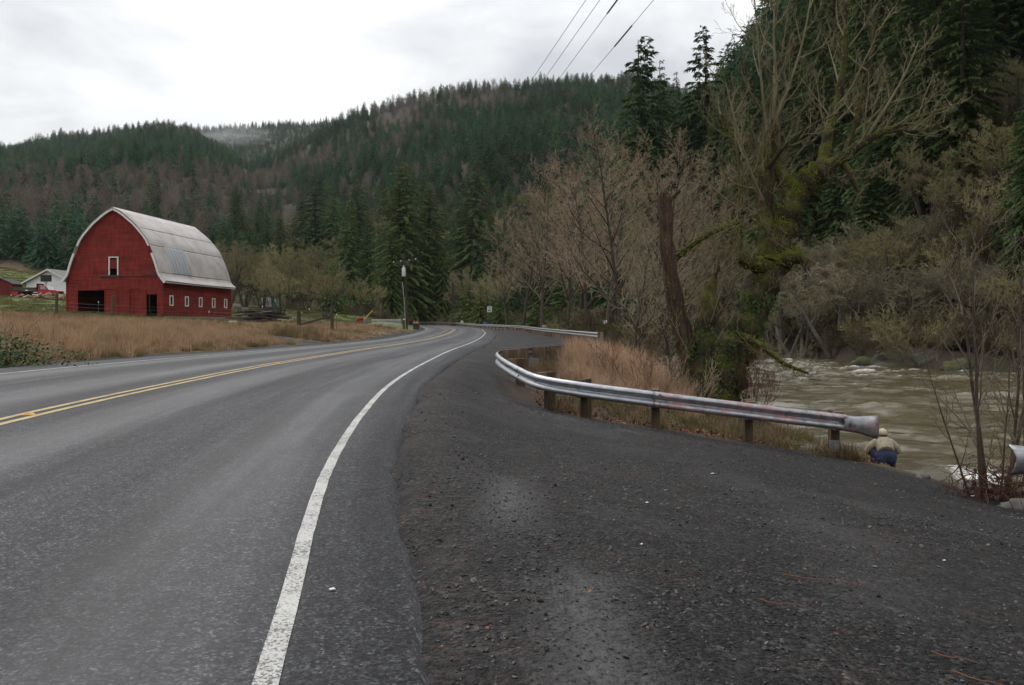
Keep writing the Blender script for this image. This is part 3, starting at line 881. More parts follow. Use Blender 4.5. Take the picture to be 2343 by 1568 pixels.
c = s.ramp(s.noise(vec, 1.4, 5, .6), [(.3, (.36, .375, .40)), (.7, (.43, .445, .465))])
ly = s.node('ShaderNodeSeparateXYZ'); s.l.new(vec, ly.inputs[0])
s.set(color=c, rough=.45, metal=.35); s.bump(s.math('SINE', s.math('MULTIPLY', ly.outputs[1], 62)), .6, .02)

BZ = 1.6
barn = empty('barn', (-40.95, 80.5, BZ), math.atan2(-1, 10.9), 'red clapboard barn with a tall gothic-arched metal roof', 'barn')
BL, HW, EV = 15.4, 5.2, 3.84
PROF = [(0, 7.47), (.55, 7.2), (1.1, 6.85), (2.2, 5.95), (2.7, 5.42), (3.2, 4.85), (3.65, 4.25), (3.95, 3.62), (4.3, 2.85), (4.6, 2.1), (4.85, 1.35), (5.0, .82), (5.22, .42), (5.75, -.05)]
ROOF_IDX = {}
pz = np.array([p[1] for p in PROF])[::-1]; px_ = np.array([p[0] for p in PROF])[::-1]
def half_at(z):
    return HW if z <= EV + .3 else float(np.interp(z - EV, pz, px_)) - .06
def intervals(a, b, holes):
    segs = [(a, b)]
    for h0, h1 in holes:
        ns = []
        for s0, s1 in segs:
            if h1 <= s0 or h0 >= s1: ns.append((s0, s1)); continue
            if h0 > s0: ns.append((s0, h0))
            if h1 < s1: ns.append((h1, s1))
        segs = ns
    return segs
FRONT_HOLES = [(-4.0, -1.06, -.2, 2.93), (3.49, 4.58, -.2, 2.49), (-.52, .33, 4.40, 6.26)]
def siding(holes, z0, z1, width_at, plane, step=.145):
    """lapped boards: each row leans out at its lower edge"""
    b = MB(); z = z0
    while z < z1:
        ze = min(z + step, z1)
        h = [(h0, h1) for h0, h1, a0, a1 in holes if a0 < z + step * .5 < a1]
        lo_ = width_at(z); hi_ = width_at(ze)
        for (x0, x1) in intervals(-min(lo_[0], hi_[0]) if lo_[0] != lo_[1] or True else 0, min(lo_[1], hi_[1]), h):
            q = [plane(x0, .025, z), plane(x1, .025, z), plane(x1, .0, ze), plane(x0, .0, ze), plane(x0, 0, z), plane(x1, 0, z)]
            b.add(q, [(0, 1, 2, 3), (4, 5, 1, 0)])
        z = ze
    return b
siding(FRONT_HOLES, 0, EV + 7.40, lambda z: (half_at(z), half_at(z)), lambda x, d, z: (x, -d, z)).build('front_wall', MATS['barn_red'], barn)
siding([], 0, EV + 7.40, lambda z: (half_at(z), half_at(z)), lambda x, d, z: (x, BL + d, z)).build('back_wall', MATS['barn_red'], barn)
WIN = [1.58, 4.76, 7.84, 10.93, 13.98]
SW = [(w - .27, w + .27, 1.42, 2.32) for w in WIN]
siding(SW, .22, EV + .25, lambda z: (0, BL), lambda y, d, z: (HW + d, y, z)).build('side_wall', MATS['barn_red'], barn)
siding([], .22, EV + .25, lambda z: (0, BL), lambda y, d, z: (-HW - d, y, z)).build('side_wall', MATS['barn_red'], barn)
fo = MB()
fo.box((HW - .07, BL / 2, -.4), (.2, BL - .02, 1.26)); fo.box((-HW + .07, BL / 2, -.4), (.2, BL - .02, 1.26))
fo.box((0, BL - .09, -.45), (2 * HW - .3, .2, .9))
fo.build('foundation', MATS['concrete'], barn)
MB().box((0, BL / 2, -.06), (2 * HW - .3, BL - .3, .1)).build('floor', MATS['dark_void'], barn)
MB().box((0, BL / 2, 3.75), (2 * HW - .2, BL - .2, .12)).build('loft_floor', MATS['grey_wood'], barn)
# wooden corner boards
for x in (-HW, HW):
    MB().box((x, -.02, EV / 2 + .1), (.16, .1, EV - .1)).build('corner_board', MATS['barn_red'], barn)
MB().box((HW + .02, BL, EV / 2 + .1), (.1, .16, EV - .2)).build('corner_board', MATS['barn_red'], barn)
# roof in four courses a side; each laps 3 cm over the one below
def course(i0, i1, side, y0, y1, lift, ny=10, sag=0):
    full = catmull(PROF, 6); pts = [tuple(q) for q in full[i0 * 6:i1 * 6 + 1]]
    V, Fc = [], []
    yy = np.linspace(y0, y1, ny)
    for y in yy:
        sg = -sag * math.sin(math.pi * np.clip((y - y0) / (y1 - y0), 0, 1))
        for (x, z) in pts:
            V.append((side * (x + lift * .6), y, EV + z + lift + sg * .5))
    m = len(pts)
    for i in range(ny - 1):
        for k in range(m - 1):
            q = (i * m + k, i * m + k + 1, (i + 1) * m + k + 1, (i + 1) * m + k)
            Fc.append(q if side < 0 else q[::-1])
    return V, Fc
for side in (1, -1):
    for (i0, i1, lf) in ((0, 4, .075), (4, 7, .06), (7, 11, .045), (11, 13, .03)):
        V, Fc = course(i0, i1, side, -.38, BL + .35, lf, 12, .10 if i1 == 13 else .03)
        o = mesh_obj('roof_course', np_mesh('roof_course', V, Fc, MATS['barn_metal'], smooth=True), barn)
        sd = o.modifiers.new('thick', 'SOLIDIFY'); sd.thickness = .014; sd.offset = -1; sd.use_rim = True
# newer bluish sheets patched into the slope facing the road
for k in range(6):
    y0 = 2.3 + k * .66
    V, Fc = course(7, 11, 1, y0, y0 + .64, .058 + .006 * (k % 2), 3)
    o = mesh_obj('roof_sheet', np_mesh('roof_sheet', V, Fc, MATS['barn_metal_blue'], smooth=True), barn)
    sd = o.modifiers.new('thick', 'SOLIDIFY'); sd.thickness = .02; sd.offset = -1
    tag(o, 'newer blue-grey roofing sheet')
# ridge cap and the little hay hood at the far gable
rc = MB()
rc.add([(-.28, -.4, EV + 7.44), (0, -.4, EV + 7.62), (.28, -.4, EV + 7.44), (-.28, BL + .9, EV + 7.44), (0, BL + 1.1, EV + 7.62), (.28, BL + .9, EV + 7.44)], [(0, 1, 4, 3), (1, 2, 5, 4)])
rc.add([(-1.3, BL + .3, EV + 6.8), (0, BL + 1.2, EV + 7.6), (0, BL + .2, EV + 7.6)], [(0, 1, 2)]); rc.add([(1.3, BL + .3, EV + 6.8), (0, BL + 1.2, EV + 7.6), (0, BL + .2, EV + 7.6)], [(0, 2, 1)])
o = rc.build('ridge_cap', MATS['barn_metal'], barn); sd = o.modifiers.new('t', 'SOLIDIFY'); sd.thickness = .03
# white rake boards following the arch: upper run, then the separate lower boards
def rake(i0, i1, side, w, y, name='rake_board'):
    b = MB(); pts = PROF[i0:i1 + 1]
    for k in range(len(pts) - 1):
        (x0, z0), (x1, z1) = pts[k], pts[k + 1]
        d = Vector((x1 - x0, z1 - z0)).normalized(); n = Vector((d.y, -d.x))
        if n.x > 0: n = -n
        ww = w * (1.5 if i1 == 13 and k == len(pts) - 2 else 1)
        P = [(x0, z0), (x1, z1), (x1 + n.x * ww, z1 + n.y * ww), (x0 + n.x * w, z0 + n.y * w)]
        vs_ = [(side * p[0], y, EV + p[1] + .02) for p in P] + [(side * p[0], y + .05, EV + p[1] + .02) for p in P]
        b.add(vs_, [(0, 1, 2, 3), (7, 6, 5, 4), (0, 4, 5, 1), (3, 2, 6, 7), (1, 5, 6, 2), (0, 3, 7, 4)])
    return b.build(name, MATS['white_paint'], barn)
for side in (1, -1):
    rake(0, 7, side, .19, -.40); rake(8, 13, side, .22, -.43)
# eave fascia along the road side
MB().box((5.66, BL / 2, EV - .14), (.05, BL + .5, .13)).build('fascia', MATS['white_paint'], barn)
# hay door: white frame, a red board across its upper half
fr = MB()
for (x0, x1, z0, z1) in ((-.62, -.5, 4.36, 6.36), (.31, .43, 4.36, 6.36), (-.5, .31, 6.24, 6.36)):
    fr.box(((x0 + x1) / 2, -.05, (z0 + z1) / 2), (x1 - x0, .09, z1 - z0))
hw = fr.build('hay_door', MATS['white_paint'], barn)
MB().box((-.09, .06, 5.62), (.8, .04, .95)).build('shutter_board', MATS['barn_red'], hw)
MB().box((1.7, -.07, 4.42), (6.2, .09, .09)).build('ledge_board', MATS['grey_wood'], barn)
MB().box((-.6, -.06, 4.28), (2.1, .07, .07)).build('ledge_board', MATS['grey_wood'], barn)
# two sliding doors and the fixed panel beside the walk-in door
def slab(x0, x1, z0, z1, y=-.07, name='sliding_door'):
    d = siding([], z0, z1, lambda z: (-x0, x1), lambda x, d_, z: (x, y - d_, z))
    d.box(((x0 + x1) / 2, y + .02, (z0 + z1) / 2), (x1 - x0, .03, z1 - z0))
    o = d.build(name, MATS['barn_red'], barn)
    t = MB()
    for (a, b, c_, e) in ((x0, x0 + .12, z0, z1), (x1 - .12, x1, z0, z1), (x0 + .12, x1 - .12, z1 - .13, z1), (x0 + .12, x1 - .12, z0, z0 + .13)):
        t.box(((a + b) / 2, y - .045, (c_ + e) / 2), (b - a, .03, e - c_))
    t.build('door_frame', MATS['barn_red'], o)
slab(-1.04, .34, .12, 2.95); slab(.37, 1.7, .12, 3.0, -.09)
slab(2.08, 3.42, .05, 3.05, -.05, 'fixed_panel')
MB().box((.4, -.12, 3.06), (4.4, .07, .1)).build('door_track', MATS['barn_red'], barn)
MB().box((4.02, -.02, .1), (1.1, .2, .16)).build('threshold', MATS['grey_wood'], barn)
# stable windows along the side
pm('window_glass', (.02, .02, .022), (.05, .05, .055), rough=.15, spec=.6)
for k, w in enumerate(WIN):
    f = MB()
    for (a, b, c_, e) in ((w - .37, w - .25, 1.32, 2.42), (w + .25, w + .37, 1.32, 2.42), (w - .25, w + .25, 2.30, 2.42), (w - .25, w + .25, 1.32, 1.44)):
        f.box((HW + .05, (a + b) / 2, (c_ + e) / 2), (.07, b - a, e - c_))
    wo = f.build('window', MATS['white_paint'], barn)
    MB().box((HW - .04, w, 1.87), (.02, .54, .9)).build('pane', MATS['window_glass'] if k in (0, 1) else MATS['barn_red'], wo)

# ------------------------------------------------------------------ farmyard behind
def gable_house(name, loc, rz, W_, D_, wall_h, roof_h, over, wall_m, roof_m, label, cat, trim=None):
    t = empty(name, loc, rz, label, cat)
    b = MB(); h = W_ / 2
    b.prism([(-h, 0), (h, 0), (h, wall_h), (0, wall_h + roof_h), (-h, wall_h)], 0, D_)
    b.build('wall', MATS[wall_m], t)
    sl = roof_h / h
    for sd_ in (-1, 1):
        r = MB()
        P = [(0, wall_h + roof_h + .05), (sd_ * (h + over), wall_h - over * sl + .05), (sd_ * (h + over), wall_h - over * sl + .17), (0, wall_h + roof_h + .17)]
        r.prism(P if sd_ < 0 else P[::-1], -over, D_ + over)
        r.build('roof', MATS[roof_m], t)
        if trim:
            q = MB(); P = [(0, wall_h + roof_h - .12), (sd_ * (h + over), wall_h - over * sl - .12), (sd_ * (h + over), wall_h - over * sl + .14), (0, wall_h + roof_h + .14)]
            q.prism(P if sd_ < 0 else P[::-1], -over - .05, -over - .005); q.build('barge_board', MATS[trim], t)
    return t
pm('white_siding', (.74, .74, .75), (.66, .66, .67), scale=1.2, rough=.6)
pm('shingle_grey', (.22, .21, .195), (.12, .115, .105), scale=3, rough=.9, bump=.3)
pm('shed_red', (.17, .022, .018), (.09, .014, .012), scale=2.5, rough=.8, stretch=(3, 3, .5))
pm('dark_roof', (.06, .058, .055), (.03, .03, .03), scale=3, rough=.9)
hz_ = gz(-77.5, 132)
wh = gable_house('house', (-77.6, 131, hz_ - .3), -.06, 8.0, 9, 2.75, 2.05, .6, 'white_siding', 'shingle_grey', 'white gabled outbuilding beyond the red truck', 'house', 'white_paint')
MB().box((3.6, -.9, .9), (1.5, 1.6, 2.4)).build('annex', MATS['white_siding'], wh)
sh_z = gz(-77.6, 119)
sdx = gable_house('shed', (-77.8, 119, sh_z - .2), .1, 3.1, 3, 2.0, .75, .18, 'shed_red', 'dark_roof', 'small dark red shed at the left edge', 'shed')
MB().box((.9, -.03, .95), (.06, .05, 1.9)).box((-.4, -.03, .95), (.06, .05, 1.9)).build('batten', MATS['shed_red'], sdx)
# basketball hoop in front of the white building
hp = at(105, 676, 124); hb = empty('basketball_hoop', (hp.x, 124, gz(hp.x, 124)), 0, 'dark backboard on a pole before the white building', 'basketball hoop')
MB().tube([(0, 0, 0), (0, 0, 2.5)], .05, 8).build('pole', MATS['black_metal'], hb)
MB().box((0, 0, 3.05), (1.75, .06, 1.05)).build('backboard', MATS['black_metal'], hb)
MB().tube([(.3 * math.cos(a), .38 + .3 * math.sin(a), 2.62) for a in np.linspace(0, 6.28, 15)], .014, 5).build('rim', MATS['bolt_steel'], hb)
MB().bar((0, 0, 2.2), (-.5, 0, 2.7), .05, .05).bar((0, 0, 2.2), (.5, 0, 2.7), .05, .05).build('brace', MATS['black_metal'], hb)

# red flatbed truck, nose to the right
pm('truck_red', (.36, .018, .02), (.30, .016, .018), scale=2, rough=.3, spec=.5)
pm('tyre', (.02, .02, .02), rough=.9); pm('truck_glass', (.30, .33, .36), (.2, .22, .24), rough=.1, spec=.6); pm('chrome', (.5, .5, .5), rough=.25, metal=.9)
tz = gz(-71, 117.5)
tr = empty('truck', (-71.2, 117.5, tz), .03, 'red pickup truck with a dark wooden flatbed', 'truck')
cab = MB()
cab.prism([(.35, .55), (3.2, .55), (3.25, .98), (2.95, 1.14), (1.95, 1.2), (1.45, 1.82), (.5, 1.85), (.35, 1.15)], -.95, .95)
cb = cab.build('cab', MATS['truck_red'], tr, bevel=.04)
MB().prism([(.78, 1.25), (1.62, 1.25), (1.32, 1.72), (.82, 1.73)], -.965, -.955).build('side_window', MATS['truck_glass'], cb)
MB().add([(1.97, -.85, 1.2), (1.97, .85, 1.2), (1.5, .8, 1.78), (1.5, -.8, 1.78)], [(0, 1, 2, 3)]).build('windscreen', MATS['truck_glass'], cb)
MB().box((3.27, 0, .85), (.04, 1.6, .3)).build('grille', MATS['black_metal'], cb)
for yy in (-.72, .72):
    MB().box((3.29, yy, .88), (.04, .24, .2)).build('headlight', MATS['chrome'], cb)
MB().box((3.36, 0, .58), (.12, 1.9, .18)).build('bumper', MATS['chrome'], tr)
bed = MB().box((-1.5, 0, .98), (3.6, 2.2, .14)).build('flatbed', MATS['grey_wood'], tr)
sr = MB()
for z in (1.2, 1.42):
    sr.box((-1.5, -1.08, z), (3.6, .05, .16)); sr.box((-1.5, 1.08, z), (3.6, .05, .16))
for x in (-3.2, -2.1, -.9, .2): sr.box((x, -1.12, 1.25), (.08, .05, .6))
sr.build('stake_side', MATS['grey_wood'], bed)
MB().box((.25, 0, 1.55), (.06, 2.0, 1.1)).box((.25, 0, 2.02), (.1, 1.1, .18)).build('headboard', MATS['black_metal'], tr)
MB().box((-.6, 0, .66), (5.6, .9, .16)).build('chassis', MATS['black_metal'], tr)
MB().box((-2.9, -.9, .62), (.9, .3, .5)).build('toolbox', MATS['truck_red'], tr)
whl = MB().tube([(0, -.12, 0), (0, .12, 0)], .38, 16).mesh('tyre', MATS['tyre']); rim_ = MB().tube([(0, -.13, 0), (0, .13, 0)], .2, 12).mesh('rim', MATS['chrome'])
for x in (2.45, -1.9):
    for y in (-.9, .9):
        w = mesh_obj('wheel', whl, tr, (x, y, .38)); mesh_obj('rim', rim_, w)

# split firewood in front of the truck
pm('log_pale', (.33, .22, .13), (.2, .13, .08), scale=6, rough=.9, rand=.3)
rg = random.Random(4)
fw = empty('firewood_pile', (-68.6, 115.2, gz(-68.6, 115.2)), 0, 'heap of pale split firewood before the red truck', 'firewood')
lg = MB(); lg.tube([(-.4, 0, 0), (.4, 0, 0)], .14, 7, smooth=False); lgm = lg.mesh('log', MATS['log_pale'])
for k in range(46):
    x = rg.uniform(-4.6, 3.2); h = max(0, .75 - abs(x + .3) * .1)
    mesh_obj('log', lgm, fw, (x, rg.uniform(-.8, .8), .12 + rg.random() * h), (rg.uniform(-.4, .4), rg.uniform(-.5, .5), rg.uniform(0, 3.1)), rg.uniform(.7, 1.3))
pm('scrap_brown', (.14, .05, .035), (.06, .03, .025), scale=3, rough=.9)
jk = empty('scrap_heap', (-73.7, 118.3, gz(-73.7, 118.3)), 0, 'heap of rusty scrap beside the small red shed', 'scrap')
for k in range(7):
    MB().box((0, 0, 0), (rg.uniform(.3, .8), rg.uniform(.2, .6), rg.uniform(.2, .5))).build('scrap_piece', MATS['scrap_brown'] if k else MATS['white_paint'], jk, (rg.uniform(-.7, 1.0), rg.uniform(-.4, .4), .2 + rg.random() * .7), (rg.random(), rg.random(), rg.random()))

# ------------------------------------------------------------------ fences
def round_post(h, r, seed=0):
    rg_ = random.Random(seed); b = MB()
    b.tube([(0, 0, -.3), (.01, 0, h * .3), (-.01, .01, h * .7), (0, 0, h)], [r * 1.05, r, r * .97, r * .9], 9)
    return b
rp = round_post(1.0, .12).mesh('fence_post', MATS['mossy_wood'])
PASTURE_FENCE = [(-75, 88), (-62, 82), (-50.5, 72), (-40.5, 68.5), (-33.5, 67.5), (-27, 67)]
fence_objs = []
for (x, y, h, lab) in ((at(128, 700, 66).x, 66, 1.95, 'thick leaning fence post left of the barn'), (at(256, 712, 60).x, 60, 1.95, 'dark wooden fence post standing before the barn doors')):
    o = mesh_obj('fence_post', rp, None, (x, y, gz(x, y)), (.02, .05, 0), (1, 1, h)); tag(o, lab, 'fence post', 'wooden fence posts by the barn')
tpst = MB().box((0, 0, .5), (.035, .03, 1.3)).mesh('metal_post', MATS['mossy_wood'])
tcap = MB().box((0, 0, 0), (.05, .05, .16)).mesh('cap', MATS['white_paint'])
for i, (px0, Yd, top_y, lab) in enumerate(((25, 78, 674, 'thin metal fence post nearest the small red shed'), (225, 76, 690, 'thin white-tipped fence post at the barn corner'), (478, 66, 712, 'thin white-tipped post below the barn windows'),
                                     (600, 64, 700, 'thin white-tipped post before the lumber pile'), (707, 66, 706, 'thin post between the gate brace posts'), (770, 58, 718, 'thin white-tipped post right of the gate brace'), (818, 90, 726, 'thin white-tipped post beside the orange box'))):
    p = at(px0, 740, Yd); g = gz(p.x, Yd); h = at(px0, top_y, Yd).z - g
    t = empty('wire_fence_post', (p.x, Yd, g), 0, lab, 'fence post', 'thin metal fence posts')
    mesh_obj('metal_post', tpst, t, (0, 0, 0), None, (1, 1, max(h, .6) / 1.15)); mesh_obj('cap', tcap, t, (0, 0, max(h, .6) - .06))
# wire strands between the posts
pm('wire', (.13, .12, .115), (.09, .085, .08), rough=.5, metal=.5)
wire_path = [(at(25, 740, 78).x, 78), (at(128, 700, 66).x, 66), (at(256, 712, 60).x, 60), (at(478, 712, 66).x, 66), (at(600, 700, 64).x, 64), (at(683, 747, 64).x, 64)]
for k, hgt_ in enumerate((.35, .62, .9, 1.2)):
    b = MB()
    for (a, c_) in zip(wire_path[:-1], wire_path[1:]):
        pa, pc = Vector((a[0], a[1], gz(*a) + hgt_)), Vector((c_[0], c_[1], gz(*c_) + hgt_))
        b.tube([pa, (pa + pc) / 2 - Vector((0, 0, .04)), pc], .006, 4, cap=False)
    o = b.build('fence_wire', MATS['wire'])
    tag(o, ['lowest', 'second lowest', 'second highest', 'highest'][k] + ' strand of the wire fence before the barn', 'wire', 'strands of the wire fence')

# timber brace where the fence ends: two posts, top rail, diagonal
pA, pB = at(683, 747, 64), at(759.5, 757, 60)
zA, zB = gz(pA.x, 64), gz(pB.x, 60)
br = empty('fence_brace', (pA.x, 64, zA), 0, 'H-shaped timber fence brace with a diagonal rail', 'fence brace')
MB().tube([(0, 0, -.2), (0, 0, 1.75)], [.17, .15], 10).build('post', MATS['mossy_wood'], br)
q = Vector((pB.x - pA.x, -4, zB - zA))
tB = at(759.5, 714, 60).z - zA
MB().tube([q + Vector((0, 0, -.2)), (q.x, q.y, tB)], [.14, .12], 10).build('post', MATS['mossy_wood'], br)
MB().bar((0, -.1, 1.25), (q.x, q.y - .1, tB - .15), .09, .12).build('rail', MATS['mossy_wood'], br)
MB().bar((.12, -.05, .12), (q.x, q.y + .02, tB - .3), .1, .13).build('diagonal', MATS['mossy_wood'], br)

# stack of old timber by the barn
rg = random.Random(11)
lx, lyy = at(602, 735, 71).x, 71
lp = empty('lumber_pile', (lx, lyy, gz(lx, lyy)), 0, 'dark stack of old boards and beams beside the barn', 'lumber')
pm('lumber_dark', (.055, .045, .038), (.02, .018, .017), scale=5, rough=.8, rand=.6, stretch=(.2, 1, 1))
pm('lumber_rust', (.12, .05, .028), (.05, .03, .022), scale=5, rough=.85, rand=.4, stretch=(.2, 1, 1))
for k in range(44):
    lvl = k // 6; L_ = rg.uniform(2.2, 4.8) * (1 - .05 * lvl); w = rg.uniform(.12, .3); th = rg.uniform(.05, .16)
    x = rg.uniform(-.7, .7); y = rg.uniform(-.8, .8); z = .1 + lvl * .16 + rg.uniform(-.03, .06)
    MB().box((0, 0, 0), (L_, w, th)).build('board', MATS['lumber_rust' if k % 9 == 0 else 'lumber_dark'], lp, (x, y, z), (0, rg.uniform(-.13, .13), rg.uniform(-.3, .3)))
MB().box((0, 0, 0), (3.3, .35, .1)).build('board', MATS['lumber_dark'], lp, (-.55, -.95, .92), (.25, -.1, .05))
MB().box((0, 0, 0), (3.0, .16, .12)).build('board', MATS['lumber_dark'], lp, (.25, .1, 1.42), (0, .05, -.05))
MB().box((0, 0, 0), (1.9, .1, .1)).build('board', MATS['lumber_rust'], lp, (-.1, -1.05, .95), (0, .55, .1))
# short rail fence between the barn and the lumber
sf = empty('rail_fence', (at(545, 735, 74).x, 74, gz(at(545, 735, 74).x, 74)), 0, 'short dark rail fence between the barn and the lumber', 'fence')
MB().box((.1, 0, .6), (.3, .25, 1.5)).build('post', MATS['mossy_wood'], sf)
for z in (.4, .85): MB().bar((-1.3, .1, z), (1.0, 0, z + .03), .06, .14).build('rail', MATS['mossy_wood'], sf)
o = MB().box((0, 0, .1), (.85, .4, .2)).build('white_block', MATS['white_paint'], None, (at(540, 741, 73).x, 72.5, gz(at(540, 741, 73).x, 72.5)), bevel=.02)
tag(o, 'small white block on the grass at the barn corner', 'block')

# well house with a green frame, two turquoise kayaks leaning on it
pm('green_frame', (.035, .085, .06), (.02, .05, .035), rough=.6); pm('kayak_teal', (.02, .33, .32), (.015, .25, .25), rough=.35)
wx_, wy_ = at(607, 700, 160).x, 160
wl_ = empty('well_house', (wx_, wy_, gz(wx_, wy_) - .1), .25, 'little white hut with a green frame among the trees', 'hut')
MB().prism([(-1.1, 0), (1.1, 0), (1.1, 1.9), (0, 2.25), (-1.1, 1.9)], 0, 2.4).build('wall', MATS['white_siding'], wl_)
for sd_ in (-1, 1):
    MB().add([(0, -.3, 2.36), (sd_ * 1.45, -.3, 1.9), (sd_ * 1.45, 2.7, 1.9), (0, 2.7, 2.36)], [(0, 1, 2, 3)]).build('roof', MATS['green_frame'], wl_)
for (x, y) in ((-1.3, -.2), (1.3, -.2), (1.3, 2.5), (0, -.03)):
    MB().box((x, y, .95), (.1, .1, 1.95)).build('post', MATS['green_frame'], wl_)
MB().box((.45, -.05, 1.0), (.22, .04, .22)).build('vent', MATS['black_metal'], wl_)
for k, dx in enumerate((1.75, 2.75)):
    ky = MB().tube([(0, 0, 0), (.08, 0, .5), (.1, 0, 1.1), (.05, 0, 1.7), (-.02, 0, 2.1)], [.03, .22, .27, .2, .03], 10)
    o = ky.build('kayak', MATS['kayak_teal'], None, (wx_ + dx, wy_ - .1, gz(wx_ + dx, wy_) - .03), (0, .12, 0))
    tag(o, ('turquoise kayak standing against the little white hut', 'turquoise kayak standing apart, right of the little hut')[k], 'kayak', 'kayaks by the well house')
gt0 = at(540, 690, 150)
wg = empty('farm_gate', (gt0.x + 1, 150, gz(gt0.x + 1, 150)), .2, 'pale tube gate under the trees right behind the barn', 'gate')
for z in (.3, .6, .9, 1.2, 1.5): MB().tube([(-2, 0, z), (2, 0, z)], .03, 6).build('tube', MATS['galvanised_old'], wg)
for x in (-2, 0, 2): MB().tube([(x, 0, .1), (x, 0, 1.55)], .035, 6).build('upright', MATS['galvanised_old'], wg)

# rusty orange box with a yellow pole, farm gate, sheet-metal drum and warning diamond by the driveway
pm('rust_orange', (.26, .075, .035), (.13, .045, .028), scale=4, rough=.8); pm('yellow_paint', (.62, .38, .02), (.5, .3, .02), rough=.5); pm('sign_orange', (.55, .19, .03), (.45, .15, .03), rough=.5)
bx_ = at(862, 745, 88); bx_ = at(822, 748, 84)
im = empty('rusty_box', (bx_.x, 84, gz(bx_.x, 84)), .2, 'rusty orange steel box with a slanting yellow pole', 'farm implement')
MB().box((0, 0, .5), (.9, .9, .55), taper=.8).build('box', MATS['rust_orange'], im, bevel=.03)
MB().tube([(-.2, -.3, .75), (.4, -.3, .85)], .2, 10).build('cylinder', MATS['rust_orange'], im)
MB().bar((.4, 0, .6), (1.4, .1, 1.68), .09, .09).build('pole', MATS['yellow_paint'], im)
MB().bar((1.4, .1, 1.68), (1.85, .1, 1.85), .04, .04).build('hook', MATS['black_metal'], im)
for x in (-.35, .35): MB().box((x, 0, .12), (.1, .8, .25)).build('skid', MATS['black_metal'], im)
dg = at(844, 718, 150)
ds = empty('warning_sign', (at(812, 718, 128).x - 1.6, 128, gz(at(812, 718, 128).x - 1.6, 128)), 0, 'small orange diamond sign behind the yellow pole', 'sign')
dgz = at(828, 722, 128).z - ds.location.z
ds.location.x = at(828, 722, 128).x
MB().box((0, 0, dgz), (.58, .02, .58), (0, R(45), 0)).build('plate', MATS['sign_orange'], ds)
MB().box((0, .03, dgz / 2), (.06, .04, dgz)).build('post', MATS['grey_wood'], ds)
gp = at(850, 747, 112)
fg = empty('farm_gate', (gp.x, 112, gz(gp.x + 2, 112)), .02, 'white tubular farm gate left of the utility pole', 'gate')
for k, z in enumerate((.42, .62, .82, 1.02, 1.2)): MB().tube([(0, 0, z), (4.25, 0, z)], .035, 6).build('tube', MATS['white_paint'], fg)
for x in (0, 1.45, 2.9, 4.25): MB().tube([(x, .03, .3), (x, .03, 1.22)], .03, 6).build('upright', MATS['galvanised_old'], fg)
sp = at(919, 748, 112)
o = mesh_obj('gate_post', round_post(1.0, .3).mesh('gate_post', MATS['mossy_wood']), None, (sp.x + .4, 112, gz(sp.x + .4, 112)), None, (1, 1, 2.0)); tag(o, 'stout mossy gate post beside the white gate', 'gate post')
MB().box((0, -.31, .70), (.36, .03, .09)).build('number_plate', MATS['white_paint'], o)
bp = at(868, 746, 108)
bp = at(826 + 50, 746, 108)
sx_ = at(1200 * .605 + 825 / 4.686 * .605, 745, 100)
o = empty('metal_drum', (sx_.x, 100, gz(sx_.x, 100)), 0, 'blue-grey sheet-metal drum by the driveway post', 'drum')
pm('drum_metal', (.22, .27, .31), (.12, .15, .18), scale=4, rough=.5)
MB().tube([(0, 0, -.05), (0, 0, .4), (0, 0, .42), (0, 0, 1.2), (0, 0, 1.25)], [.38, .38, .4, .38, .34], 14).build('shell', MATS['drum_metal'], o)
MB().tube([(0, 0, 1.25), (0, 0, 1.3)], .36, 14).build('lid', MATS['galvanised_old'], o)
sx2 = at(1200 * .605 + 780 / 4.686 * .605, 745, 101)
o = mesh_obj('gate_post', round_post(1.0, .25).mesh('gate_post', MATS['mossy_wood']), None, (sx2.x, 101, gz(sx2.x, 101)), None, (1, 1, 2.5)); tag(o, 'tall dark wooden post beside the metal drum', 'gate post')

# ------------------------------------------------------------------ utility poles and lines
pm('pole_wood', (.07, .055, .042), (.03, .025, .02), scale=5, rough=.9, bump=.4, stretch=(1, 1, .1))
pm('transformer_grey', (.62, .65, .68), (.55, .58, .61), rough=.45); pm('conduit', (.42, .42, .42), (.3, .3, .3), rough=.5, metal=.3)
px0 = at(931, 755, 112); pgz = gz(px0.x, 112)
up = empty('utility_pole', (px0.x, 112, pgz), 0, 'wooden utility pole with white transformer and grey conduit', 'utility pole')
H_ = at(930, 598, 112).z - pgz
MB().tube([(0, 0, -.2), (-.16, 0, H_ * .5), (-.3, 0, H_ + .15)], [.14, .125, .10], 10).build('pole', MATS['pole_wood'], up)
MB().bar((-2.0, -.15, H_ - .28), (1.35, -.15, H_ + .15), .1, .12).build('crossarm', MATS['grey_wood'], up)
MB().bar((-1.1, -.2, H_ - .1), (-.3, -.15, H_ - .9), .05, .05).bar((.5, -.2, H_ - .02), (-.25, -.15, H_ - .9), .05, .05).build('arm_brace', MATS['grey_wood'], up)
ins = MB().tube([(0, 0, 0), (0, 0, .12), (0, 0, .2)], [.05, .08, .03], 8).mesh('insulator', MATS['white_paint'])
for x in (-1.9, -.9, .3, 1.25): mesh_obj('insulator', ins, up, (x, -.15, H_ - .1 + (x + 1.9) * .128 - .1))
MB().tube([(-.42, -.42, H_ - 2.2), (-.42, -.42, H_ - 2.15), (-.42, -.42, H_ - 1.1), (-.42, -.42, H_ - .95)], [.25, .27, .27, .25], 14).build('transformer', MATS['transformer_grey'], up)
MB().tube([(-.42, -.42, H_ - .95), (-.42, -.42, H_ - .62)], [.08, .05], 8).build('bushing', MATS['white_paint'], up)
MB().tube([(-.18, -.3, -.1), (-.32, -.3, H_ * .35), (-.62, -.3, H_ * .7)], .05, 8).build('conduit', MATS['conduit'], up)
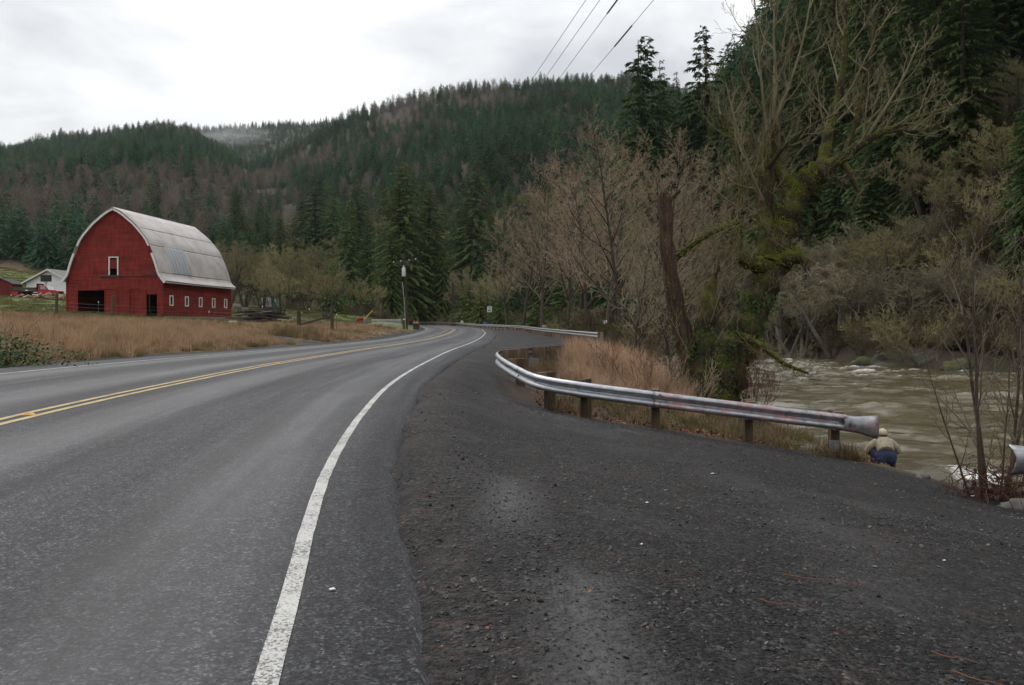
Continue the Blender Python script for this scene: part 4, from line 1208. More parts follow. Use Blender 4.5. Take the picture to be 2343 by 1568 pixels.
for f_ in (.2, .42, .64): MB().bar((-.2 - f_ * .55, -.3, H_ * f_), (-.25 * f_, 0, H_ * f_), .04, .03).build('bracket', MATS['bolt_steel'], up)
for (xx, Yd, yb, yt, lab, arm) in ((1036, 168, 738, 648, 'plain dark utility pole beyond the guardrail', False), (875, 170, 735, 675, 'distant pole with a short crossarm behind the gate', True), (1095 + 12, 175, 738, 690, 'short weathered pole among trees left of the speed sign', False)):
    p = at(xx, yb, Yd); g = gz(p.x, Yd); h = at(xx, yt, Yd).z - g
    t = empty('utility_pole', (p.x, Yd, g), 0, lab, 'utility pole')
    MB().tube([(0, 0, -.2), (-.08, 0, h)], [.2, .15], 8).build('pole', MATS['pole_wood'], t)
    if arm: MB().bar((-1.1, 0, h - .3), (1.1, 0, h - .3), .1, .12).build('crossarm', MATS['pole_wood'], t)
# four conductors from the crossarm over the camera's right shoulder
base_pt = Vector((px0.x, 112, pgz))
ends = []
for k, (xt, xm, ym, x0) in enumerate(((1340, 1230, 185, -1.9), (1372, 1253, 185, -.9), (1412, 1285, 178, .3), (1495, 1352, 178, 1.25))):
    a = base_pt + Vector((x0, -.15, H_ - .1 + (x0 + 1.9) * .128 + .08))
    # a second pole stands behind and to the right of the camera; its arm height sets where the wire leaves the frame
    near = at(xt, 0, 17.5)
    d = near - a
    b_ = a + d * 1.32
    sag = [1.5, 1.5, 1.5, 1.6][k]
    pts = []
    for i in range(61):
        t = i / 60
        p = a.lerp(b_, t); p.z -= sag * 4 * t * (1 - t)
        pts.append(p)
    # keep the wire on its line where it leaves the frame
    tt = 1 / 1.32; dzz = sag * 4 * tt * (1 - tt)
    pts = [p + Vector((0, 0, dzz * (i / 60) / tt)) for i, p in enumerate(pts)]
    o = MB().tube(pts, .0065, 5, cap=False).build('power_line', MATS['wire'])
    tag(o, ('leftmost overhead wire crossing the sky', 'second overhead wire from the left', 'third overhead wire, a black sleeve at the top edge', 'rightmost overhead wire with a black sleeve')[k], 'power line', 'overhead wires')
    if k >= 2:
        pj = [740 - (p.z - EYE) / max(p.y, .1) * F for p in pts]
        i = min(range(60), key=lambda q: abs((pj[q] + pj[q + 1]) / 2 - (10 if k == 2 else 92)))
        sv = MB().tube([pts[i].lerp(pts[i + 1], .1), pts[i].lerp(pts[i + 1], .75)], .019, 8).build('splice_sleeve', MATS['black_metal'], o)

# ------------------------------------------------------------------ roadside signs and boxes
pm('sign_white', (.74, .73, .68), (.66, .65, .6), rough=.45); pm('sign_black', (.015, .015, .015), rough=.5)
def text(body, size, loc, mat, parent, name='lettering', bold=0.0):
    c = bpy.data.curves.new(name, 'FONT'); c.body = body; c.size = size; c.align_x = 'CENTER'; c.align_y = 'CENTER'; c.offset = bold; c.extrude = .002
    c.materials.append(MATS[mat])
    tmp = bpy.data.objects.new(name, c); COL.objects.link(tmp)
    bpy.context.view_layer.update()
    me = bpy.data.meshes.new_from_object(tmp.evaluated_get(bpy.context.evaluated_depsgraph_get()))
    bpy.data.objects.remove(tmp)
    return mesh_obj(name, me, parent, loc, (R(90), 0, 0))
sgp = at(1119.5, 708, 124); sg0 = gz(sgp.x, 124)
sg = empty('speed_limit_sign', (sgp.x, 124, sg0), 0, 'white speed limit 40 sign behind the guardrail', 'sign')
hz0 = sgp.z - sg0
MB().box((0, 0, hz0), (.74, .015, .92)).build('plate', MATS['sign_white'], sg, bevel=.004)
MB().box((-.12, .05, hz0 / 2), (.09, .07, hz0 + .5)).build('post', MATS['grey_wood'], sg)
text('SPEED', .17, (0, -.012, hz0 + .31), 'sign_black', sg, bold=.004); text('LIMIT', .17, (0, -.012, hz0 + .12), 'sign_black', sg, bold=.004); text('40', .46, (0, -.012, hz0 - .2), 'sign_black', sg, bold=.012)
pm('bin_blue', (.025, .05, .16), (.02, .035, .11), rough=.5); pm('bin_dark', (.04, .04, .045), rough=.6); pm('bin_text', (.35, .45, .65), rough=.5)
bn = at(1109.5, 740, 126); bg = gz(bn.x, 126)
bi = empty('newspaper_box', (bn.x, 126, bg), 0, 'dark blue box with pale lettering bands behind the guardrail', 'box')
b0 = at(1109.5, 746, 126).z - bg; b1 = at(1109.5, 732, 126).z - bg
MB().box((0, 0, (b0 + b1) / 2), (.68, .4, b1 - b0)).build('body', MATS['bin_blue'], bi, bevel=.02)
MB().box((0, -.01, b1 - .12), (.7, .44, .24)).build('lid', MATS['bin_dark'], bi, bevel=.02)
MB().box((0, -.21, b0 + .46), (.52, .012, .13)).build('lettering_band', MATS['bin_text'], bi); MB().box((0, -.21, b0 + .12), (.52, .012, .11)).build('lettering_band', MATS['bin_text'], bi)
MB().box((0, 0, b0 / 2 - .1), (.12, .12, max(b0, .1) + .2)).build('post', MATS['grey_wood'], bi)
pm('box_grey', (.30, .33, .31), (.22, .25, .23), rough=.6)
mb = at(1245, 748, 76); mg = gz(mb.x + .6, 76)
mo = empty('mailbox', (mb.x, 76, mg), 0, 'small grey-green box on a post behind the guardrail', 'mailbox')
MB().box((0, 0, mb.z - mg), (.42, .5, .3)).build('box', MATS['box_grey'], mo, bevel=.05); MB().box((0, 0, (mb.z - mg) / 2), (.1, .1, mb.z - mg)).build('post', MATS['grey_wood'], mo)
ws = at(1383.5, 737, 62); wg_ = gz(ws.x, 62)
wo = empty('notice_sign', (ws.x, 62, wg_), 0, 'tiny white notice among the alder stems', 'sign')
MB().box((0, 0, ws.z - wg_), (.34, .015, .26)).build('plate', MATS['sign_white'], wo); MB().box((0, .03, (ws.z - wg_) / 2), (.05, .04, ws.z - wg_)).build('post', MATS['grey_wood'], wo)
mm = at(1057, 737, 152); m0 = gz(mm.x, 152)
mo = empty('mailbox', (mm.x, 152, m0), .3, 'small white mailbox in the shade past the bend', 'mailbox')
MB().box((0, 0, mm.z - m0), (.45, .6, .45)).build('box', MATS['white_paint'], mo, bevel=.08); MB().box((0, 0, (mm.z - m0) / 2), (.12, .12, mm.z - m0)).build('post', MATS['grey_wood'], mo)
rm = at(952, 745, 114); r0 = gz(rm.x, 114)
ro = empty('marker_post', (rm.x, 114, r0), 0, 'rusty orange and white marker beside the utility pole', 'marker')
MB().box((0, 0, .55), (.9, .1, 1.1)).build('panel', MATS['grey_wood'], ro)
for k in range(4): MB().box((-.36 + k * .24, -.07, 1.15 + .06 * (k % 2)), (.2, .03, .34), (0, .4, 0)).build('reflector', MATS['rust_orange' if k % 2 else 'sign_orange'], ro)
MB().box((0, -.09, .98), (.8, .02, .07)).build('band', MATS['white_paint'], ro)
# ------------------------------------------------------------------ plant materials
def plant(name, c1, c2, rand=.25, hue=None, rough=.75, trans=.0, scale=.6, spec=.15):
    s = NT(name)
    vec = s.coord('Object')
    col = s.ramp(s.noise(vec, scale, 4, .6), [(.3, c1), (.7, c2)])
    r = s.rnd()
    if hue: col = s.mix(s.ramp(r, [(.45, 0), (1, .8)]), col, hue)
    k = s.node('ShaderNodeMapRange'); k.inputs['To Min'].default_value = 1 - rand; k.inputs['To Max'].default_value = 1 + rand
    fr_ = s.math('FRACT', s.math('MULTIPLY', r, 7.31)); s.l.new(fr_, k.inputs['Value'])
    v = s.node('ShaderNodeVectorMath'); v.operation = 'SCALE'; s.l.new(col, v.inputs[0]); s.l.new(k.outputs[0], v.inputs['Scale'])
    s.set(color=v.outputs[0], rough=rough, spec=spec)
    if trans:
        t = s.node('ShaderNodeBsdfTranslucent'); s.l.new(v.outputs[0], t.inputs['Color'])
        m = s.node('ShaderNodeMixShader'); m.inputs[0].default_value = trans
        s.l.new(s.b.outputs[0], m.inputs[1]); s.l.new(t.outputs[0], m.inputs[2]); s.l.new(m.outputs[0], s.out.inputs['Surface'])
    return s.m
plant('fir_needles', (.052, .098, .034), (.090, .142, .044), .3, (.092, .118, .032), trans=.25)
plant('far_fir_needles', (.042, .105, .052), (.064, .145, .064), .35, (.09, .14, .048), trans=.25)
plant('cedar_sprays', (.072, .125, .030), (.12, .17, .042), .25, (.13, .145, .04), trans=.3)
plant('bark_dark', (.055, .042, .032), (.085, .07, .055), .25, scale=3)
plant('bark_pale', (.15, .13, .11), (.22, .195, .165), .2, scale=3)
plant('alder_twigs', (.24, .18, .118), (.33, .255, .172), .25, (.28, .23, .14))
plant('brown_twigs', (.25, .172, .12), (.33, .235, .168), .25, (.28, .21, .132))
plant('mossy_twigs', (.20, .18, .08), (.29, .26, .13), .25, (.28, .235, .145))
plant('pale_twigs', (.19, .165, .105), (.27, .24, .16), .25, (.175, .165, .085))
plant('far_twigs', (.15, .11, .088), (.205, .155, .125), .25, (.18, .15, .10))
plant('dry_grass', (.31, .195, .12), (.44, .30, .195), .3, (.30, .225, .115), trans=.25, scale=3)
plant('green_grass', (.075, .095, .025), (.15, .145, .045), .3, (.19, .15, .07), trans=.25, scale=3)
plant('reed_straw', (.34, .22, .135), (.54, .39, .265), .3, (.30, .175, .11), trans=.25, scale=3)
plant('ivy_leaf', (.028, .07, .016), (.06, .115, .026), .3, trans=.15, rough=.65, spec=.2, scale=4)
plant('moss', (.09, .125, .012), (.16, .18, .02), .2, rough=.95, spec=.05, scale=5)
plant('bramble_leaf', (.03, .06, .018), (.065, .105, .036), .3, rough=.7, spec=.15, scale=4)
plant('weed_brown', (.13, .085, .05), (.22, .15, .09), .35, (.12, .11, .045), trans=.2, scale=3)
plant('brush_dark', (.085, .068, .042), (.14, .112, .07), .25, (.10, .098, .045))
plant('dead_leaf', (.14, .06, .035), (.24, .12, .07), .4, (.10, .05, .04), scale=8)
plant('red_stems', (.10, .045, .032), (.15, .075, .05), .2)
s = NT('maple_bark')
vec = s.coord('Object')
c = s.ramp(s.noise(s.coord('Object', (4, 4, .8)), 2.2, 6, .7), [(.3, (.018, .013, .010)), (.55, (.058, .043, .031)), (.78, (.12, .092, .07))])
geo = s.node('ShaderNodeNewGeometry'); nz = s.node('ShaderNodeSeparateXYZ'); s.l.new(geo.outputs['Normal'], nz.inputs[0])
mossy = s.math('MULTIPLY', s.ramp(s.noise(vec, 1.6, 6, .65), [(.46, 0), (.56, 1)]), s.ramp(s.math('ADD', s.math('MULTIPLY', nz.outputs[2], .5), .5), [(.35, .25), (.8, 1)]))
c = s.mix(mossy, c, s.ramp(s.noise(vec, 9, 4), [(.3, (.05, .06, .012)), (.7, (.12, .125, .02))]))
s.set(color=c, rough=.95, spec=.1); s.bump(s.noise(s.coord('Object', (5, 5, 1)), 5, 6, .7), 1.0, .05)
s = NT('snag_bark')
c = s.ramp(s.noise(s.coord('Object', (5, 5, .5)), 2.0, 6, .7), [(.3, (.018, .012, .010)), (.5, (.075, .046, .035)), (.75, (.15, .098, .078))])
s.set(color=c, rough=.95, spec=.1); s.bump(s.noise(s.coord('Object', (6, 6, .6)), 4, 6, .7), 1.0, .06)

# ------------------------------------------------------------------ generators
def tubes(groups):
    """groups: list of (P (N,k,3), R (N,k), sides) -> verts, quads"""
    VV, FF, base = [], [], 0
    for P, Rr, n in groups:
        P = np.asarray(P, float); Rr = np.asarray(Rr, float)
        N, k, _ = P.shape
        t = np.empty_like(P)
        t[:, 1:-1] = P[:, 2:] - P[:, :-2]; t[:, 0] = P[:, 1] - P[:, 0]; t[:, -1] = P[:, -1] - P[:, -2]
        t /= np.linalg.norm(t, axis=2, keepdims=True) + 1e-9
        ref = np.array([.37, .81, .21]); a = np.cross(t, ref); a /= np.linalg.norm(a, axis=2, keepdims=True) + 1e-9
        b = np.cross(t, a)
        q = np.arange(n) * 2 * np.pi / n
        V = P[:, :, None, :] + Rr[:, :, None, None] * (a[:, :, None, :] * np.cos(q)[None, None, :, None] + b[:, :, None, :] * np.sin(q)[None, None, :, None])
        VV.append(V.reshape(-1, 3))
        i = np.arange(N)[:, None, None] * k * n + np.arange(k - 1)[None, :, None] * n + np.arange(n)[None, None, :]
        j = np.arange(N)[:, None, None] * k * n + np.arange(k - 1)[None, :, None] * n + ((np.arange(n) + 1) % n)[None, None, :]
        FF.append(np.stack([i, j, j + n, i + n], -1).reshape(-1, 4) + base)
        base += N * k * n
    return np.vstack(VV), np.vstack(FF)

class Bare:
    """bare broadleaf tree: recursive limbs, branches, twigs"""
    def __init__(s, seed, N, LR, ANG, SEG, UP, WAN, T0, rmin=.01, sides=(7, 5, 3, 3, 3), rr=.62, fall=.55):
        s.r = random.Random(seed); s.N, s.LR, s.ANG, s.SEG, s.UP, s.WAN, s.T0 = N, LR, ANG, SEG, UP, WAN, T0
        s.rmin, s.sides, s.rr, s.fall = rmin, sides, rr, fall
        s.out = {}; s.slim = .035
    def add(s, lv, pts, rad):
        s.out.setdefault((lv, len(pts)), []).append((pts, rad))
    def grow(s, p, d, L, r, lv, stop=False):
        rg = s.r; n = s.SEG[lv]; st = L / n
        pts = [p.copy()]; rad = [r]
        d = d.normalized(); w = s.WAN[lv]
        for i in range(n):
            d = (d + Vector((rg.uniform(-w, w), rg.uniform(-w, w), rg.uniform(-w, w))) + Vector((0, 0, s.UP[lv]))).normalized()
            p = p + d * st; pts.append(p.copy()); rad.append(max(s.rmin, r * (1 - .8 * (i + 1) / n)))
        s.add(lv, pts, rad)
        if not stop: s.kids(pts, rad, L, lv)
    def kids(s, pts, rad, L, lv, n=None, t0=None):
        if lv + 1 >= len(s.SEG): return
        rg = s.r; N = n if n is not None else s.N[lv]; t0 = s.T0[lv] if t0 is None else t0
        az = rg.uniform(0, 6.28); m = len(pts) - 1
        for k in range(N):
            t = t0 + (1 - t0) * (k + rg.random()) / N
            i = min(int(t * m), m - 1); f = t * m - i
            q = pts[i].lerp(pts[i + 1], f); r = rad[i] * (1 - f) + rad[i + 1] * f
            ax = (pts[i + 1] - pts[i]).normalized()
            az += 2.4 + rg.uniform(-.5, .5)
            o = ax.orthogonal().normalized(); o2 = ax.cross(o)
            sd = o * math.cos(az) + o2 * math.sin(az)
            an = R(s.ANG[lv] * rg.uniform(.7, 1.25))
            d = ax * math.cos(an) + sd * math.sin(an)
            l = L * s.LR[lv] * (1 - s.fall * t) * rg.uniform(.7, 1.25)
            s.grow(q, d, l, max(s.rmin, min(r * s.rr, l * s.slim)), lv + 1)
    def meshes(s, name, tm, cm, split=2):
        res = []
        for nm, ks, mt in (('trunk', [k for k in s.out if k[0] < split], tm), ('crown', [k for k in s.out if k[0] >= split], cm)):
            g = [(np.array([[tuple(p) for p in b[0]] for b in s.out[k]]), np.array([b[1] for b in s.out[k]]), s.sides[min(k[0], len(s.sides) - 1)]) for k in ks]
            V, Fq = tubes(g)
            res.append(np_mesh(nm, V, Fq, mt, smooth=True))
        return res

def alder(seed, H=14, rmin=.0095, dense=1.0, tm='bark_dark', cm='alder_twigs'):
    b = Bare(seed, (int(18 * dense), int(8 * dense), int(6 * dense), 3), (.42, .5, .5, .5), (48, 42, 40, 40), (9, 5, 3, 2, 1), (.04, .10, .10, .1, .1), (.05, .13, .16, .2, .2), (.18, .15, .15, .15), rmin, fall=.6)
    r = b.r
    b.grow(Vector((0, 0, -.3)), Vector((r.uniform(-.1, .1), r.uniform(-.1, .1), 1)), H, H * .012, 0)
    return b.meshes('t', MATS[tm], MATS[cm])
def maple(seed, H=13, rmin=.014, tm='bark_dark', cm='mossy_twigs', stems=4):
    b = Bare(seed, (5, 8, 8, 7, 3), (.62, .55, .5, .45, .5), (38, 50, 48, 45, 40), (5, 6, 4, 3, 2, 1), (.03, .08, .07, .1, .12, .1), (.08, .14, .2, .22, .25, .2), (.45, .18, .15, .1, .1), rmin, sides=(8, 6, 5, 3, 3, 3), fall=.4)
    r = b.r
    for k in range(stems):
        a = k * 6.28 / stems + r.random()
        b.N = (4, 7, 7, 6, 3)
        b.grow(Vector((.15 * math.cos(a), .15 * math.sin(a), -.3)), Vector((.35 * math.cos(a), .35 * math.sin(a), 1)), H * .55, H * .016, 0)
    return b.meshes('t', MATS[tm], MATS[cm])
def small_bare(seed, H=11, rmin=.036, cm='far_twigs'):
    b = Bare(seed, (15, 7, 5), (.42, .5, .5), (42, 40, 40), (5, 3, 2, 1), (.03, .15, .12, .1), (.05, .14, .18, .2), (.25, .15, .1), rmin, sides=(4, 3, 3, 3), fall=.6)
    r = b.r
    b.grow(Vector((0, 0, -.3)), Vector((r.uniform(-.1, .1), r.uniform(-.1, .1), 1)), H, H * .011, 0)
    return b.meshes('t', MATS['bark_pale'], MATS[cm])

def conifer(seed, H, rad, start=.06, levels=46, per=6, droop=.35, kite=.62, mat='fir_needles', shape=.85, ragged=.25, upturn=.2, fill=1.0, gaps=0.0):
    """trunk with whorls of drooping boughs, each bough clothed in kite-shaped sprays"""
    rg = np.random.default_rng(seed)
    tt = np.sort(np.linspace(0, 1, levels) + rg.uniform(-.4, .4, levels) / levels).clip(0, .995)
    z0, az, ln, tz_ = [], [], [], []
    for t in tt:
        if rg.random() < gaps: continue
        n = max(3, int(per * (1 - .35 * t)))
        a0 = rg.uniform(0, 6.28)
        base_l = rad * ((1 - t) ** shape) * (1 - .35 * np.exp(-((t) / .07) ** 2)) + .12
        for k in range(n):
            z0.append(H * (start + (1 - start) * t)); az.append(a0 + k * 6.283 / n + rg.normal(0, .25)); ln.append(base_l * (1 - ragged + 2 * ragged * rg.random())); tz_.append(t)
    z0, az, ln, tz_ = map(np.array, (z0, az, ln, tz_))
    nb = len(z0)
    elev = upturn + (.55 * tz_ ** 2) - .30 * (1 - tz_) + rg.normal(0, .09, nb)
    def pos(i, f):
        h = ln[i] * f
        return np.c_[np.cos(az[i]) * h * np.cos(elev[i] * .6), np.sin(az[i]) * h * np.cos(elev[i] * .6), z0[i] + h * np.sin(elev[i]) - droop * h * f]
    # boughs as thin three-sided sticks
    fs_ = np.linspace(0, .9, 3)
    P = np.stack([pos(np.arange(nb), f) for f in fs_], 1); Rr = np.stack([ln * .012 * (1.1 - f) + .008 for f in fs_], 1)
    m = len(az)
    cnt = np.maximum(4, (ln / kite * 6.5 * fill)).astype(int)
    bi = np.repeat(np.arange(nb), cnt)
    f = rg.random(len(bi)) ** .75
    c = pos(bi, f)
    side = np.where(rg.random(len(bi)) < .5, -1, 1)
    ang = az[bi] + side * rg.uniform(.15, 1.15, len(bi)) * (1.05 - .5 * f)
    kl = kite * rg.uniform(.6, 1.25, len(bi)) * (.55 + .5 * np.minimum(1, ln[bi] / 2.0))
    kw = kl * rg.uniform(.13, .24, len(bi))
    dip = -droop * (.3 + 1.0 * f) + elev[bi] * .5 + rg.normal(0, .22, len(bi))
    d = np.c_[np.cos(ang) * np.cos(dip), np.sin(ang) * np.cos(dip), np.sin(dip)]
    w = np.c_[-np.sin(ang), np.cos(ang), rg.normal(0, .35, len(bi))]; w /= np.linalg.norm(w, axis=1)[:, None]
    v0 = c; v1 = c + d * (kl * .45)[:, None] + w * kw[:, None]; v2 = c + d * kl[:, None] - np.c_[kw * 0, kw * 0, kl * .18 + rg.random(len(kl)) * .1]; v3 = c + d * (kl * .45)[:, None] - w * kw[:, None]
    K = np.stack([v0, v1, v2, v3], 1).reshape(-1, 4, 3)
    kv = K.reshape(-1, 3); kf = np.arange(len(kv)).reshape(-1, 4)
    bv, bf = tubes([(P, Rr, 3)])
    crown = np_mesh('crown', np.vstack([kv, bv]), np.vstack([kf, bf + len(kv)]), mats=[MATS[mat], MATS['bark_dark']], midx=np.r_[np.zeros(len(kf)), np.ones(len(bf))])
    zz_ = np.linspace(-.4, H, 9); lean = rg.normal(0, .012, 2)
    TP = np.stack([zz_ * lean[0], zz_ * lean[1], zz_], 1)[None]; TR = (H * .0125 * (1 - .93 * np.linspace(0, 1, 9)) + .01)[None]
    tv, tf = tubes([(TP, TR, 8)])
    trunk = np_mesh('trunk', tv, tf, MATS['bark_dark'], smooth=True)
    return trunk, crown

def place(name, meshes, loc, rz, sc, label, cat='tree', group=None):
    t = empty(name, loc, rz, label, cat, group)
    t.scale = sc if hasattr(sc, '__len__') else (sc,) * 3
    for nm, me in zip(('trunk', 'crown'), meshes):
        mesh_obj(nm, me, t)
    return t

# geometry-node scatter for what nobody could count
def scatter(name, label, protos, P, rot, scl, pick):
    """one object whose points carry copies of the given meshes"""
    coll = bpy.data.collections.new(name + '_kinds')
    for i, me in enumerate(protos):
        if isinstance(me, (tuple, list)):
            me = me[0]
        o = bpy.data.objects.new('%s_kind_%02d' % (name, i), me); coll.objects.link(o)
    m = bpy.data.meshes.new(name); m.vertices.add(len(P)); m.vertices.foreach_set('co', np.asarray(P, np.float32).ravel())
    a = m.attributes.new('turn', 'FLOAT_VECTOR', 'POINT'); a.data.foreach_set('vector', np.asarray(rot, np.float32).ravel())
    a = m.attributes.new('size', 'FLOAT', 'POINT'); a.data.foreach_set('value', np.asarray(scl, np.float32))
    a = m.attributes.new('pick', 'INT', 'POINT'); a.data.foreach_set('value', np.asarray(pick, np.int32))
    o = bpy.data.objects.new(name, m); link(o)
    g = bpy.data.node_groups.new(name + '_scatter', 'GeometryNodeTree')
    g.interface.new_socket('Geometry', in_out='INPUT', socket_type='NodeSocketGeometry'); g.interface.new_socket('Geometry', in_out='OUTPUT', socket_type='NodeSocketGeometry')
    N = g.nodes; Lk = g.links
    gi, go = N.new('NodeGroupInput'), N.new('NodeGroupOutput')
    mp = N.new('GeometryNodeMeshToPoints'); ip = N.new('GeometryNodeInstanceOnPoints'); ci = N.new('GeometryNodeCollectionInfo')
    ci.inputs['Collection'].default_value = coll; ci.inputs['Separate Children'].default_value = True; ci.inputs['Reset Children'].default_value = True
    def at_(nm, ty):
        n = N.new('GeometryNodeInputNamedAttribute'); n.data_type = ty; n.inputs['Name'].default_value = nm
        return n.outputs['Attribute']
    e2r = N.new('FunctionNodeEulerToRotation')
    Lk.new(gi.outputs[0], mp.inputs['Mesh']); Lk.new(mp.outputs[0], ip.inputs['Points']); Lk.new(ci.outputs[0], ip.inputs['Instance'])
    ip.inputs['Pick Instance'].default_value = True
    Lk.new(at_('pick', 'INT'), ip.inputs['Instance Index']); Lk.new(at_('turn', 'FLOAT_VECTOR'), e2r.inputs[0]); Lk.new(e2r.outputs[0], ip.inputs['Rotation']); Lk.new(at_('size', 'FLOAT'), ip.inputs['Scale'])
    Lk.new(ip.outputs[0], go.inputs[0])
    md = o.modifiers.new('scatter', 'NODES'); md.node_group = g
    return tag(o, label, kind='stuff')

def join_meshes(ms):
    """several meshes as one (for scatter kinds with trunk and crown)"""
    V, Fq, mi, mats, b = [], [], [], [], 0
    for me in ms:
        v = np.empty(len(me.vertices) * 3, np.float32); me.vertices.foreach_get('co', v); v = v.reshape(-1, 3)
        f = np.empty(len(me.loops), np.int32); me.loops.foreach_get('vertex_index', f); f = f.reshape(-1, 4)
        q = np.empty(len(me.polygons), np.int32); me.polygons.foreach_get('material_index', q)
        V.append(v); Fq.append(f + b); mi.append(q + len(mats)); mats += list(me.materials); b += len(v)
    return np_mesh('kind', np.vstack(V), np.vstack(Fq), mats=mats, midx=np.concatenate(mi))

# ------------------------------------------------------------------ prototypes
FIR = [conifer(100 + k, 30, 4.4 + .5 * (k % 3), .05 + .04 * (k % 2), 62, 7, .30 + .05 * k, .5, 'fir_needles', .8, .4, .18, 1.6) for k in range(4)]
FIR_OPEN = [conifer(120 + k, 30, 4.0, .10, 58, 6, .30, .7, 'fir_needles', .6, .5, .12, 2.4, gaps=.10) for k in range(2)]
CEDAR = [conifer(140 + k, 30, 5.2, .03, 66, 8, .5, .44, 'cedar_sprays', .62, .4, .3, 1.45) for k in range(3)]
YOUNG = [conifer(160 + k, 8, 1.9, .03, 36, 7, .35, .26, 'cedar_sprays', .75, .4, .25, 1.5) for k in range(2)]
ALDER = [alder(200 + k, dense=(1.15, 1.0, 1.2, 1.05)[k], cm=('alder_twigs', 'brown_twigs', 'alder_twigs', 'pale_twigs')[k]) for k in range(4)]
MAPLE = [maple(220 + k) for k in range(4)]
PALE = [maple(240 + k, cm='pale_twigs', tm='bark_pale', stems=3) for k in range(3)]
FAR_FIR = [join_meshes(conifer(300 + k, 12, 2.8 + .3 * (k % 2), .03, 26, 6, .3, .7, 'far_fir_needles', .78, .35, .15, 1.2)) for k in range(4)]
FAR_BARE = [join_meshes(small_bare(320 + k)) for k in range(4)]
print('prototypes ready')

def surf(X, Y): return terrain(X, Y)
# ------------------------------------------------------------------ hand-placed trees of the valley floor
def tree_px(kind, meshes, x, Y, ytop, H0, label, wscale=1.0, group=None, sink=.2, rz=None):
    rgx = random.Random(int(x * 7 + Y * 13))
    px0 = (x - 1171) / F * Y; g = gz(px0, Y) - sink
    H = EYE + (740 - ytop) / F * Y - g
    k = H / H0
    return place(kind, meshes, (px0, Y, g), rgx.uniform(0, 6.28) if rz is None else rz, (k * wscale, k * wscale, k), label, 'tree', group)
con = [
    ('cedar_tree', CEDAR[0], 922, 190, 372, 'tall olive-topped cedar rising behind the utility pole', 1.45), ('cedar_tree', CEDAR[1], 978, 198, 430, 'broad dark cedar right of the utility pole', 1.5),
    ('cedar_tree', CEDAR[2], 893, 178, 520, 'lower bushy cedar just left of the utility pole', 1.2), ('cedar_tree', CEDAR[0], 1012, 190, 560, 'short cedar at the right flank of the cedar grove', 1.1),
    ('fir_tree', FIR_OPEN[0], 800, 165, 450, 'slim mossy fir above the yellow pole', .9), ('fir_tree', FIR[1], 840, 205, 500, 'dim fir between the slim fir and the cedars', 1.0),
    ('fir_tree', FIR[2], 1085, 238, 350, 'tall dark fir with a straight crown centre right', 1.25), ('fir_tree', FIR[0], 1120, 222, 470, 'fir just right of the tall dark fir', 1.1), ('fir_tree', FIR[3], 1052, 245, 440, 'fir tucked left of the tall dark fir', 1.0),
    ('fir_tree', FIR[3], 1165, 205, 540, 'small fir behind the leftmost alders', 1.1), ('fir_tree', FIR[0], 720, 262, 385, 'dark fir above the round mossy maples', 1.2), ('fir_tree', FIR[1], 762, 255, 420, 'dark fir right of the tallest slope fir', 1.0), ('fir_tree', FIR[2], 690, 270, 420, 'dark fir left of the tallest slope fir', 1.0),
    ('fir_tree', FIR[3], 640, 280, 470, 'fir standing above the hut on the slope', 1.0), ('fir_tree', FIR[1], 590, 290, 460, 'fir above the barn roof end', 1.0), ('fir_tree', FIR[2], 820, 270, 390, 'dark fir left above the cedars', 1.0), ('fir_tree', FIR[0], 545, 300, 480, 'fir showing just past the barn roof', 1.0), ('fir_tree', FIR[3], 385, 330, 455, 'dark fir poking up behind the barn ridge', 1.0),
    ('fir_tree', FIR_OPEN[1], 1475, 150, 82, 'tallest ragged fir standing clear against the sky', .95), ('fir_tree', FIR[1], 1513, 158, 138, 'pointed fir right of the tallest ragged fir', .8), ('fir_tree', FIR[2], 1546, 165, 165, 'smaller pointed fir in the skyline gap', .8), ('fir_tree', FIR_OPEN[0], 1608, 150, 62, 'tall ragged fir left of the maple crown', .95),
    ('fir_tree', FIR[3], 1440, 170, 210, 'fir below the tallest ragged fir', 1.0), ('fir_tree', FIR[0], 1585, 160, 210, 'fir below the right ragged fir', 1.0),
    ('young_cedar', YOUNG[0], 1243, 116, 600, 'bushy young cedar behind the alders by the road', 1.5), ('young_cedar', YOUNG[1], 1290, 108, 615, 'bushy young cedar further right behind the alders', 1.4), ('young_cedar', YOUNG[0], 1100, 150, 655, 'dark young cedar left of the speed sign', 1.5), ('young_cedar', YOUNG[1], 1072, 160, 640, 'dark young cedar nearest the plain pole', 1.5), ('young_cedar', YOUNG[1], 760, 150, 600, 'dark evergreen inside the round mossy maple', 1.3), ('young_cedar', YOUNG[0], 1143, 140, 660, 'dark young cedar right of the speed sign', 1.4),
    ('fir_tree', FIR[1], 78, 300, 572, 'dark fir above the pasture behind the white building', 1.5), ('fir_tree', FIR[2], 22, 290, 575, 'dark fir at the left edge above the pasture', 1.4), ('fir_tree', FIR[0], 125, 310, 590, 'dark fir nearest the barn above the pasture', 1.5),
]
H0 = {'cedar_tree': 30, 'fir_tree': 30, 'young_cedar': 8}
for (kd, me, x, Y, yt, lab, wsc) in con:
    tree_px(kd, me, x, Y, yt, H0[kd], lab, wsc, 'conifers of the valley floor')
